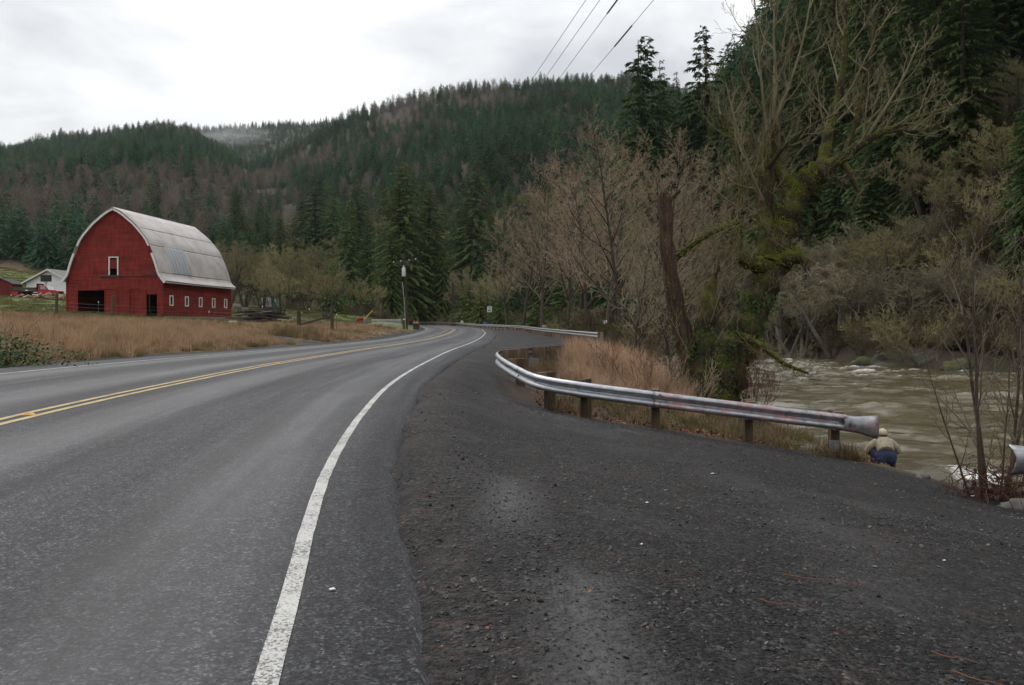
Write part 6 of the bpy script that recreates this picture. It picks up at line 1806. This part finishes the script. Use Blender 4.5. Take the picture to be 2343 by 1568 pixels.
GR = [tuft(1, 46, .62, .30, .006, 'dry_grass', .5), tuft(2, 46, .8, .28, .006, 'dry_grass', .4), tuft(3, 40, .5, .32, .007, 'dry_grass', .9), tuft(4, 50, .36, .3, .007, 'green_grass', .7), tuft(5, 50, .18, .28, .007, 'green_grass', .7), tuft(7, 26, .95, .22, .006, 'weed_brown', .3), tuft(8, 40, .45, .3, .007, 'weed_brown', 1.0)]
rgg = np.random.default_rng(17)
def cloud(n, x0, x1, y0, y1): return rgg.uniform(x0, x1, n), rgg.uniform(y0, y1, n)
X, Y = [], []
for (n, a) in ((26000, (-48, -9, 14, 56)), (12000, (-62, -12, 56, 82)), (3500, (-26, -9.5, 56, 112))):
    x, y = cloud(n, *a); X.append(x); Y.append(y)
X, Y = np.concatenate(X), np.concatenate(Y)
P = np.c_[X, Y]
dl_ = -sdist(P, RL['LE']); dd_ = np.abs(sdist(P, DRIVE)); ll_ = np.abs(sdist(P, LANE))
lim = np.interp(X, [-70, -50, -35, -24, -18, -13], [70, 70, 69, 70, 86, 108])
lx_ = (X + 40.95) * .9958 - (Y - 80.5) * .0913; lyb = (X + 40.95) * .0913 + (Y - 80.5) * .9958
ok = (dl_ > 1.1 + (fbm(X / 1.3, Y / 1.3, 31) - .5) * 1.6) & (dd_ > 2.0) & (ll_ > 2.2) & (Y < lim + 1.5) & ~((np.abs(lx_) < 5.6) & (lyb > -.6)) & (X / np.maximum(Y, 1) > -.72) & ((X - lp.location.x) ** 2 + (Y - 71) ** 2 > 7)
X, Y, dl_ = X[ok], Y[ok], dl_[ok]
Z = terrain(X, Y)
ng = fbm(X / 6, Y / 6, 71)
pk = np.where((Y > lim[ok] - 3), np.where(rgg.random(len(X)) < .75, 4, 3), np.where(ng + rgg.normal(0, .1, len(X)) > .66, 3, rgg.integers(0, 3, len(X))))
pk = np.where((dl_ < 3.0) & (rgg.random(len(X)) < .5), rgg.choice([2, 3, 6], len(X)), pk)
nb_ = fbm(X / 3.5, Y / 3.5, 77)
pk = np.where((pk < 3) & (nb_ + rgg.normal(0, .06, len(X)) > .60), rgg.choice([5, 6], len(X)), pk)
sc = rgg.uniform(.6, 1.15, len(X)) * np.clip(.4 + dl_ / 4, .45, 1) * (.35 + 1.25 * fbm(X / 2.2, Y / 2.2, 73)) * np.interp(Y, [28, 48, 62], [1, .72, .5])
rot = np.zeros((len(X), 3)); rot[:, 2] = rgg.uniform(0, 6.28, len(X)); rot[:, :2] = rgg.normal(0, .1, (len(X), 2))
scatter('dry_field_grass', 'tan dry grass of the roadside field before the barn', GR, np.c_[X, Y, Z], rot, sc, pk)
print('field tufts', len(X))

# pasture beyond the fence: short green turf
X, Y = cloud(11000, -150, -24, 69, 215); P = np.c_[X, Y]
lx_ = (X + 40.95) * .9958 - (Y - 80.5) * .0913; lyb = (X + 40.95) * .0913 + (Y - 80.5) * .9958
ok = (Y > np.interp(X, [-70, -50, -35, -24], [71, 71, 70, 72])) & ~((np.abs(lx_) < 6) & (lyb > -.6) & (lyb < 17)) & (X / Y > -.72) & (hills(X, Y) < 2) & (np.abs(sdist(P, LANE)) > 2.2)
X, Y = X[ok], Y[ok]; Z = terrain(X, Y); rot = np.zeros((len(X), 3)); rot[:, 2] = rgg.uniform(0, 6.28, len(X))
scatter('pasture_grass', 'short green pasture grass round the barn and up the slope', [tuft(6, 60, .22, .6, .018, 'green_grass', .8)], np.c_[X, Y, Z], rot, rgg.uniform(.7, 1.5, len(X)), np.zeros(len(X), int))

# reeds between the two arms of the guardrail
RD = [tuft(11, 60, 1.45, .26, .007, 'reed_straw', .35), tuft(12, 60, 1.2, .3, .008, 'reed_straw', .6), tuft(13, 60, .9, .35, .008, 'reed_straw', 1.0)]
X, Y = cloud(1500, 1.2, 6.0, 18.5, 33)
m = blob(X, Y, 3.4, 24.5, 1.55, 4.2) > rgg.random(len(X)) * .9
m &= (X > .55 + (Y - 17) * .13) & (X < 5.0)
X, Y = X[m], Y[m]; Z = terrain(X, Y); rot = np.zeros((len(X), 3)); rot[:, 2] = rgg.uniform(0, 6.28, len(X)); rot[:, :2] = rgg.normal(0, .12, (len(X), 2))
scatter('dry_reeds', 'tall straw-coloured reeds between the guardrail arms', RD, np.c_[X, Y, Z], rot, rgg.uniform(.65, 1.1, len(X)) * (.55 + .5 * blob(X, Y, 3.3, 24.5, 1.6, 4)), rgg.integers(0, 3, len(X)))

# weeds along the bank, under the rail and round the near trees
WD = [tuft(21, 34, .42, .2, .006, 'weed_brown', .9), tuft(22, 40, .28, .2, .006, 'green_grass', .9), tuft(23, 30, .55, .16, .005, 'weed_brown', .6)]
X, Y = cloud(5200, .6, 9.5, 8.5, 34); P = np.c_[X, Y]
dn_ = -sdist(P, NEAR_BANK); gm = pullout_mask(X, Y, np.ones(len(X)), dn_)
m = (dn_ > .7) & ~((X > 6.75) & (X < 8.6) & (Y > 13.2) & (Y < 17.8)) & (gm < .25) & (rgg.random(len(X)) < 1.3 * (fbm(X / 1.0, Y / 1.0, 81) - .25))
m2 = ~((X > 7.0) & (Y < 15.0) & (Y > 11.9) & (rgg.random(len(X)) < .85))
X, Y = X[m & m2], Y[m & m2]
ex = [(6.45 + rgg.normal(0, .18), 15.25 + rgg.normal(0, .1)) for _ in range(26)] + [(rgg.uniform(6.2, 7.4), rgg.uniform(8.8, 9.8)) for _ in range(14)]
X = np.r_[X, [e[0] for e in ex]]; Y = np.r_[Y, [e[1] for e in ex]]
Z = terrain(X, Y); rot = np.zeros((len(X), 3)); rot[:, 2] = rgg.uniform(0, 6.28, len(X)); rot[:, :2] = rgg.normal(0, .2, (len(X), 2))
scatter('bank_weeds', 'straggling weeds and grass along the river bank', WD, np.c_[X, Y, Z], rot, rgg.uniform(.45, 1.05, len(X)), rgg.integers(0, 3, len(X)))

# undergrowth beneath the trees: twiggy brush and ferns on far bank, along the rail and on the hill foot
BR = []
for k in range(3):
    b = Bare(70 + k, (7, 5, 3), (.5, .5, .5), (35, 40, 40), (5, 3, 2, 1), (.05, .08, .1, .1), (.15, .2, .2, .2), (.2, .15, .1), .012, sides=(3, 3, 3, 3), fall=.4)
    for q in range(9):
        a = b.r.uniform(0, 6.28); b.grow(Vector((math.cos(a) * .3, math.sin(a) * .3, -.1)), Vector((math.cos(a) * .7, math.sin(a) * .7, 1)), b.r.uniform(1.4, 2.6), .02, 0)
    BR.append(join_meshes(b.meshes('t', MATS[('brush_dark', 'brush_dark', 'mossy_twigs')[k]], MATS[('brush_dark', 'brush_dark', 'mossy_twigs')[k]])))
fern = []
for k in range(2):
    rq = np.random.default_rng(90 + k); C = rq.normal(0, 1, (900, 3)) * np.array([.7, .7, .4]); C[:, 2] = np.abs(C[:, 2])
    Nn = C / (np.linalg.norm(C, axis=1)[:, None] + .01) + np.array([0, 0, .6]); Nn /= np.linalg.norm(Nn, axis=1)[:, None]
    fern.append(leaf_cloud('fern', C, Nn, .2, ('fir_needles', 'ivy_leaf')[k], k, .4, .3, .8))
X1, Y1 = cloud(1500, 4, 40, 46, 210); P = np.c_[X1, Y1]; d1 = -sdist(P, NEAR_BANK); r1 = sdist(P, fl_)
m = (d1 > .6) & (r1 > 3.3); X1, Y1 = X1[m], Y1[m]
X2, Y2 = cloud(4200, 22, 90, 40, 150); d2 = sdist(np.c_[X2, Y2], FAR_BANK); m = (d2 > .4) & (d2 < 18); X2, Y2 = X2[m], Y2[m]
X3, Y3 = cloud(1500, -110, 12, 165, 235); m = (sdist(np.c_[X3, Y3], fl_) > 3.6); X3, Y3 = X3[m], Y3[m]
X4, Y4 = cloud(700, -90, -24, 138, 235); m = (np.abs(sdist(np.c_[X4, Y4], LANE)) > 3) & (Y4 > 150 - (X4 + 24) * .3); X4, Y4 = X4[m], Y4[m]
X, Y = np.r_[X1, X2, X3, X4], np.r_[Y1, Y2, Y3, Y4]
Z = terrain(X, Y); rot = np.zeros((len(X), 3)); rot[:, 2] = rgg.uniform(0, 6.28, len(X))
scatter('undergrowth', 'twiggy brush and ferns under the trees along river and road', BR + fern, np.c_[X, Y, Z], rot, rgg.uniform(.6, 1.4, len(X)), np.where((rgg.random(len(X)) < .75) | (X > 22), rgg.integers(0, 3, len(X)), 3))

# ------------------------------------------------------------------ loose stones and litter on the lay-by
ST = []
for k in range(5):
    rq = np.random.default_rng(500 + k)
    b = MB(); b.ball((0, 0, 0), 1, 5, 3)
    V = np.array(b.v); V = V * rq.uniform(.6, 1.15, (len(V), 1)) * np.array([1, rq.uniform(.6, .95), rq.uniform(.35, .6)])
    me = bpy.data.meshes.new('stone'); me.from_pydata([tuple(v) for v in V], [], b.f); ST.append(me)
s = NT('stone')
c = s.ramp(s.rnd(), [(0, (.016, .0155, .016)), (.55, (.036, .035, .036)), (.85, (.07, .067, .066)), (.96, (.11, .098, .088)), (1, (.13, .075, .05))])
s.set(color=c, rough=.6, spec=.4)
for me in ST: me.materials.append(s.m)
X, Y = [], []
for (n, a) in ((30000, (-.6, 5.2, 2.0, 7.5)), (20000, (-1.5, 7.2, 7.5, 15.6)), (2500, (-1.2, 1.6, 14, 21))):
    x, y = cloud(n, *a); X.append(x); Y.append(y)
X, Y = np.concatenate(X), np.concatenate(Y); P = np.c_[X, Y]
dr_ = sdist(P, RL['RE'])
dens = np.clip(.35 + 1.7 * (fbm(X / 1.6, Y / 1.6, 33) - .42) + .09 * (X - 1), .05, 1)
m = (dr_ > .06) & (pullout_mask(X, Y, dr_, dr_) > .4) & (rgg.random(len(X)) < dens) & (X < .69 * Y + .5)
X, Y = X[m], Y[m]; Z = terrain(X, Y)
sz = rgg.gamma(2.0, .0030, len(X)).clip(.003, .026) * (.8 + .25 * Y / 10)
rot = rgg.uniform(-.5, .5, (len(X), 3)); rot[:, 2] = rgg.uniform(0, 6.28, len(X))
scatter('gravel_stones', 'loose dark crushed stones strewn over the lay-by', ST, np.c_[X, Y, Z + sz * .15], rot, sz, rgg.integers(0, 5, len(X)))
print('stones', len(X))
# fallen leaves and needles
lf = [leaf_cloud('leaf', np.zeros((1, 3)), np.array([[0, 0, 1.0]]), 1.0, 'dead_leaf', k, 0, .35, 1) for k in range(3)]
X, Y = np.r_[cloud(2600, -.8, 7, 2, 15)[0], rgg.uniform(.5, 8, 2600)], None
Y = np.r_[rgg.uniform(2, 15, 2600), np.interp(X[2600:], [.2, 1.4, 2.8, 4.7, 6.3, 8], [17.6, 16.1, 15.6, 15.4, 15.2, 14.6]) + rgg.gamma(1.6, .8, 2600)]
P = np.c_[X, Y]; dr_ = sdist(P, RL['RE']); dn_ = -sdist(P, NEAR_BANK)
m = (dr_ > .02) & (dn_ > .4) & (rgg.random(len(X)) < np.where(Y < 15, np.exp(-dr_ / 2.2) + .12, 1)); X, Y = X[m], Y[m]
Z = terrain(X, Y)
rot = rgg.normal(0, .3, (len(X), 3)); rot[:, 2] = rgg.uniform(0, 6.28, len(X))
scatter('fallen_leaves', 'scattered brown leaves and needles on lay-by and bank', lf, np.c_[X, Y, Z + .012], rot, np.where(Y < 15.1, rgg.uniform(.006, .022, len(X)), rgg.uniform(.03, .09, len(X))), rgg.integers(0, 3, len(X)))

# single scraps and twigs one can point at
pm('paper_white', (.75, .74, .70), (.6, .6, .57), rough=.7)
pm('twig_orange', (.19, .085, .045), (.12, .06, .035), rough=.8)
def scrap(x, y, L, w, label, mat='paper_white', z=None):
    Yd = 3
    for _ in range(12):
        X0 = (x - 1171) / F * Yd; Yd = (EYE - (z if z is not None else gz(X0, Yd))) * F / (y - 740)
    X0 = (x - 1171) / F * Yd
    b = MB(); n = 6
    ring = [(math.cos(q) * L / 2 * (.8 + .3 * ((k * 7) % 5) / 5), math.sin(q) * w / 2 * (.8 + .3 * ((k * 3) % 4) / 4)) for k, q in enumerate(np.linspace(0, 6.283, n, endpoint=False))]
    b.add([(a, c_, .002 + .003 * (k % 2)) for k, (a, c_) in enumerate(ring)] + [(a * .9, c_ * .9, .005 + .003 * (k % 2)) for k, (a, c_) in enumerate(ring)],
          [tuple(range(n))[::-1], tuple(range(n, 2 * n))] + [(k, (k + 1) % n, n + (k + 1) % n, n + k) for k in range(n)])
    o = b.build('paper_scrap', MATS[mat], None, (X0, Yd, (z if z is not None else gz(X0, Yd)) + .003), (0, 0, .2)); tag(o, label, 'litter')
scrap(760, 1352, .034, .02, 'white scrap on the asphalt right of the white line', z=.0)
scrap(1468, 1248, .022, .014, 'small white scrap in the middle of the gravel')
scrap(1630, 1085, .06, .02, 'white scrap on the gravel below the rail posts')
scrap(2225, 1136, .12, .04, 'white scrap near the sapling at the gravel edge')
scrap(2160, 1285, .03, .012, 'tiny white scrap on the right-hand gravel')
scrap(1480, 1152, .035, .02, 'pale bluish scrap on the gravel left of centre')
def twig(x, y, L, ang, label):
    Yd = 4
    for _ in range(12):
        X0 = (x - 1171) / F * Yd; Yd = (EYE - gz(X0, Yd)) * F / (y - 740)
    X0 = (x - 1171) / F * Yd
    pts = [(X0 + math.cos(ang) * L * t, Yd + math.sin(ang) * L * t + .02 * math.sin(t * 7), gz(X0 + math.cos(ang) * L * t, Yd + math.sin(ang) * L * t) + .018) for t in np.linspace(-.5, .5, 6)]
    c0 = Vector(pts[2]); o = MB().tube([Vector(p) - c0 for p in pts], [.0035, .003, .003, .0025, .002, .0015], 5).build('fallen_twig', MATS['twig_orange'], None, c0); tag(o, label, 'twig', 'fallen twigs on the gravel')
twig(1890, 1335, .42, -.15, 'longest orange twig on the right-hand gravel'); twig(2185, 1515, .16, -.5, 'short orange twig near the bottom right corner'); twig(1790, 1390, .2, -.2, 'orange twig left of the longest twig')
twig(2255, 1570, .2, -.7, 'orange twig cut by the bottom edge'); twig(1235, 1040, .3, .3, 'twig on the gravel inside the rail corner')
# rocks of the bank
rk = NT('bank_rock'); vec = rk.coord('Object')
rk.set(color=rk.ramp(rk.noise(vec, 3, 6, .65), [(.3, (.05, .045, .04)), (.6, (.12, .11, .10)), (.8, (.17, .155, .14))]), rough=.85); rk.bump(rk.noise(vec, 9, 5, .65), .6, .05)
def rock(seed, r, sq):
    rq = np.random.default_rng(seed); b = MB(); b.ball((0, 0, 0), r, 22, 14, sq)
    V = np.array(b.v); nn = fbm(V[:, 0] * 2 / r + seed * 3, V[:, 1] * 2 / r + V[:, 2] * 3 / r, seed); V = V * (.45 + 1.1 * nn)[:, None]
    b.v = [tuple(v) for v in V]; return b
spots = [(7.25, 12.2, .22, 'flat grey stone left of the sapling'), (7.6, 11.6, .28, 'grey stone at the foot of the sapling'), (8.3, 11.9, .35, 'grey boulder right of the sapling'), (7.0, 10.7, .2, 'pale flat stone before the right guardrail end'), (6.95, 13.2, .12, 'small grey stone at the gravel edge'), (6.0, 15.75, .2, 'grey stone just behind the end post'), (9.2, 11.4, .4, 'grey boulder in the shallows at the right')]
for k, (x, y, r, lab) in enumerate(spots):
    o = rock(k + 3, r, (1.2, .9, .6)).build('rock', MATS['bank_rock'], None, (x, y, gz(x, y) + r * .1), (0, 0, k)); tag(o, lab, 'rock', 'rocks of the near bank')
s = NT('mossy_rock'); vec = s.coord('Object')
geo = s.node('ShaderNodeNewGeometry'); nz = s.node('ShaderNodeSeparateXYZ'); s.l.new(geo.outputs['Normal'], nz.inputs[0])
c = s.ramp(s.noise(vec, 1.3, 6, .65), [(.3, (.03, .028, .025)), (.6, (.09, .085, .078)), (.8, (.17, .16, .15))])
c = s.mix(s.math('MULTIPLY', s.ramp(nz.outputs[2], [(.0, .1), (.55, 1)]), s.ramp(s.noise(vec, .9, 5, .6), [(.4, .1), (.55, 1)])), c, (.07, .08, .02))
s.set(color=c, rough=.95); s.bump(s.noise(vec, 3, 6, .65), .8, .15)
for k, (x, y, Yd, r, lab) in enumerate(((2050, 822, 60, 1.3, 'broad mossy boulder on the far-bank rock point'), (2120, 826, 58.5, 1.1, 'grey-faced boulder right on the far-bank rock point'), (1985, 832, 62, .9, 'low mossy rock at the left tip of the rock point'), (2190, 836, 56.5, 1.0, 'dark wet rock where the rock point meets the right bank'))):
    q = at(x, y, Yd)
    o = rock(30 + k, r, (1.4, 1, .8)).build('rock', MATS['mossy_rock'], None, (q.x, Yd, max(q.z - r * .3, WATER)), (0, 0, k * 1.3)); tag(o, lab, 'rock', 'rocks of the far-bank point')
# ------------------------------------------------------------------ person squatting at the water's edge, back to the road
pm('skin', (.45, .27, .19), (.38, .22, .15), rough=.6); pm('jacket_tan', (.34, .30, .22), (.24, .21, .155), scale=7, rough=.85, bump=.4, bscale=14, dist=.03)
pm('jeans_blue', (.026, .034, .075), (.013, .018, .045), scale=8, rough=.85, bump=.4, bscale=16, dist=.02); pm('cap_tan', (.55, .47, .33), (.45, .38, .27), rough=.8); pm('boot_brown', (.06, .045, .035), rough=.8); pm('strap_black', (.015, .015, .015), rough=.6)
# on the bank slope below the gravel: as far out as a squatting figure of real size reaches that height
PY = min(np.arange(15.2, 17.6, .05), key=lambda q: abs(at(2023, 981, q).z - gz((2023 - 1171) / F * q, q) - .985))
pxx = (2023 - 1171) / F * PY
pz0 = gz(pxx, PY)
psc = min(max((at(2023, 981, PY).z - pz0) / .94, .95), 1.1)
print('person at', PY, psc)
def blobby(name, parts, mat, voxel, parent=None, smooth=3):
    b = MB()
    for kind, a in parts:
        if kind == 't': b.tube(a[0], a[1], 12)
        else: b.ball(a[0], a[1], 14, 9, a[2] if len(a) > 2 else (1, 1, 1))
    o = b.build(name, mat, parent)
    m = o.modifiers.new('skin', 'REMESH'); m.mode = 'VOXEL'; m.voxel_size = voxel; m.use_smooth_shade = True
    if smooth:
        sm = o.modifiers.new('relax', 'SMOOTH'); sm.iterations = smooth; sm.factor = .5
    return o
head = Vector((0, .17, .79))
def hand(sx):
    w = Vector((sx * .17, .47, .30)); parts = [('b', (w + Vector((0, .05, -.02)), .042, (.9, 1.2, .5)))]
    for k in range(4):
        x = (k - 1.5) * .02 * sx; L = (.06, .072, .068, .052)[k]
        p0 = w + Vector((x, .085, -.02)); p1 = p0 + Vector((x * .15, L * .55, -.012)); p2 = p1 + Vector((-x * .1, L * .4, -.03))
        parts.append(('t', ([p0, p1, p2], [.0095, .009, .0075])))
    p0 = w + Vector((-sx * .03, .035, -.015)); parts.append(('t', ([p0, p0 + Vector((-sx * .03, .03, -.012)), p0 + Vector((-sx * .038, .06, -.03))], [.012, .011, .009])))
    return parts
body = [('b', (head, .095, (.82, 1.0, 1.18))), ('b', (head + Vector((0, .075, -.055)), .05, (.8, .8, .8))), ('b', (head + Vector((0, .105, -.005)), .018)), ('b', (head + Vector((.078, -.005, -.01)), .024, (.5, .8, 1.2))), ('b', (head + Vector((-.078, -.005, -.01)), .024, (.5, .8, 1.2))),
        ('t', ([(0, .10, .66), (0, .15, .74)], [.062, .056])), ('t', ([(0, -.14, .33), (0, -.06, .46), (0, .06, .60), (0, .11, .68)], [.13, .12, .125, .075]))]
for sx in (-1, 1):
    body += [('t', ([(sx * .16, .09, .65), (sx * .30, .16, .46), (sx * .18, .45, .31)], [.05, .042, .03]))] + hand(sx)
    body += [('t', ([(sx * .09, -.13, .32), (sx * .20, .24, .46), (sx * .16, .0, .09)], [.085, .06, .045])), ('t', ([(sx * .16, -.02, .05), (sx * .17, .16, .03)], [.045, .035]))]
person = blobby('person', body, MATS['skin'], .0075, None, 2)
person.location = (pxx, PY, pz0); person.rotation_euler = (0, 0, R(-12)); person.scale = (psc,) * 3
tag(person, 'person in tan jacket, cap and blue jeans squatting by the river', 'person')
jk_ = [('t', ([(0, -.15, .45), (0, -.09, .50), (0, .01, .585), (0, .09, .665)], [.168, .185, .185, .125])), ('b', ((.13, .06, .63), .09)), ('b', ((-.13, .06, .63), .09)),
       ('t', ([(-.1, .045, .70), (0, .015, .685), (.1, .045, .70)], [.045, .06, .045])), ('b', ((0, .06, .70), .085, (1.1, .8, .55)))]
for sx in (-1, 1):
    jk_ += [('t', ([(sx * .15, .07, .63), (sx * .245, .08, .54), (sx * .325, .15, .43), (sx * .25, .33, .35), (sx * .19, .43, .315)], [.085, .082, .072, .058, .048]))]
blobby('jacket', jk_, MATS['jacket_tan'], .014, person, 2)
tr_ = [('b', ((0, -.16, .34), .185, (1.05, .9, .9))), ('b', ((.085, -.2, .28), .115)), ('b', ((-.085, -.2, .28), .115))]
for sx in (-1, 1):
    tr_ += [('t', ([(sx * .10, -.14, .31), (sx * .17, .08, .41), (sx * .21, .26, .47)], [.125, .105, .085])), ('t', ([(sx * .21, .26, .46), (sx * .19, .1, .26), (sx * .165, -.02, .10)], [.082, .075, .06]))]
blobby('jeans', tr_, MATS['jeans_blue'], .014, person, 2)
for sx in (-1, 1):
    blobby('boot', [('t', ([(sx * .165, -.06, .06), (sx * .17, .08, .055), (sx * .175, .19, .04)], [.055, .052, .042])), ('t', ([(sx * .165, -.03, .05), (sx * .165, -.025, .15)], [.055, .06]))], MATS['boot_brown'], .014, person, 1)
blobby('cap', [('b', (head + Vector((0, -.005, .045)), .108, (.9, 1.05, .85))), ('b', (head + Vector((0, .13, .035)), .075, (1.0, 1.0, .18)))], MATS['cap_tan'], .012, person, 2)
MB().tube([head + Vector((.098 * math.cos(a), .11 * math.sin(a) - .003, -.012)) for a in np.linspace(math.pi * .95, math.pi * 2.05, 14)], .012, 6).build('cap_strap', MATS['strap_black'], person)

# ------------------------------------------------------------------ drifting cloud wisp on the far ridge
mist = NT('mist_wisp'); mist.n.remove(mist.b)
vol = mist.node('ShaderNodeVolumePrincipled'); vol.inputs['Color'].default_value = (.95, .96, .98, 1); vol.inputs['Anisotropy'].default_value = .2
tcm = mist.coord('Object'); ln3 = mist.node('ShaderNodeVectorMath'); ln3.operation = 'LENGTH'; mist.l.new(tcm, ln3.inputs[0])
fall = mist.ramp(ln3.outputs['Value'], [(.15, 1), (.95, 0)])
nse = mist.ramp(mist.noise(tcm, 2.6, 5, .6, .5), [(.4, 0), (.7, 1)])
mist.l.new(mist.math('MULTIPLY', mist.math('MULTIPLY', fall, nse), .02), vol.inputs['Density'])
mist.l.new(vol.outputs[0], mist.out.inputs['Volume'])
b = MB(); b.ball((0, 0, 0), 1, 20, 12)
wp = at(520, 306, 1080)
wisp = b.build('mist_wisp', mist.m, None, wp); wisp.scale = (75, 60, 16); tag(wisp, 'thin pale mist wisp on the saddle of the far ridge', kind='stuff')

# ------------------------------------------------------------------ damp air
zmin, zmax = float(fz_.min()) - 1.5, float(fz_.max()) + 45
hz_m = NT('haze'); hz_m.n.remove(hz_m.b)
hv = hz_m.node('ShaderNodeVolumePrincipled'); hv.inputs['Color'].default_value = (.80, .89, .95, 1); hv.inputs['Density'].default_value = .00006; hv.inputs['Anisotropy'].default_value = .3
hz_m.l.new(hv.outputs[0], hz_m.out.inputs['Volume'])
x0_, x1_, y0_, y1_ = gx[0] - 5, gx[-1] + 5, gy[0] - 5, gy[-1] + 5
hb_ = MB().box(((x0_ + x1_) / 2, (y0_ + y1_) / 2, (zmin + zmax) / 2), (x1_ - x0_, y1_ - y0_, zmax - zmin)).build('haze', hz_m.m)
tag(hb_, 'faint damp haze over the valley', kind='stuff')
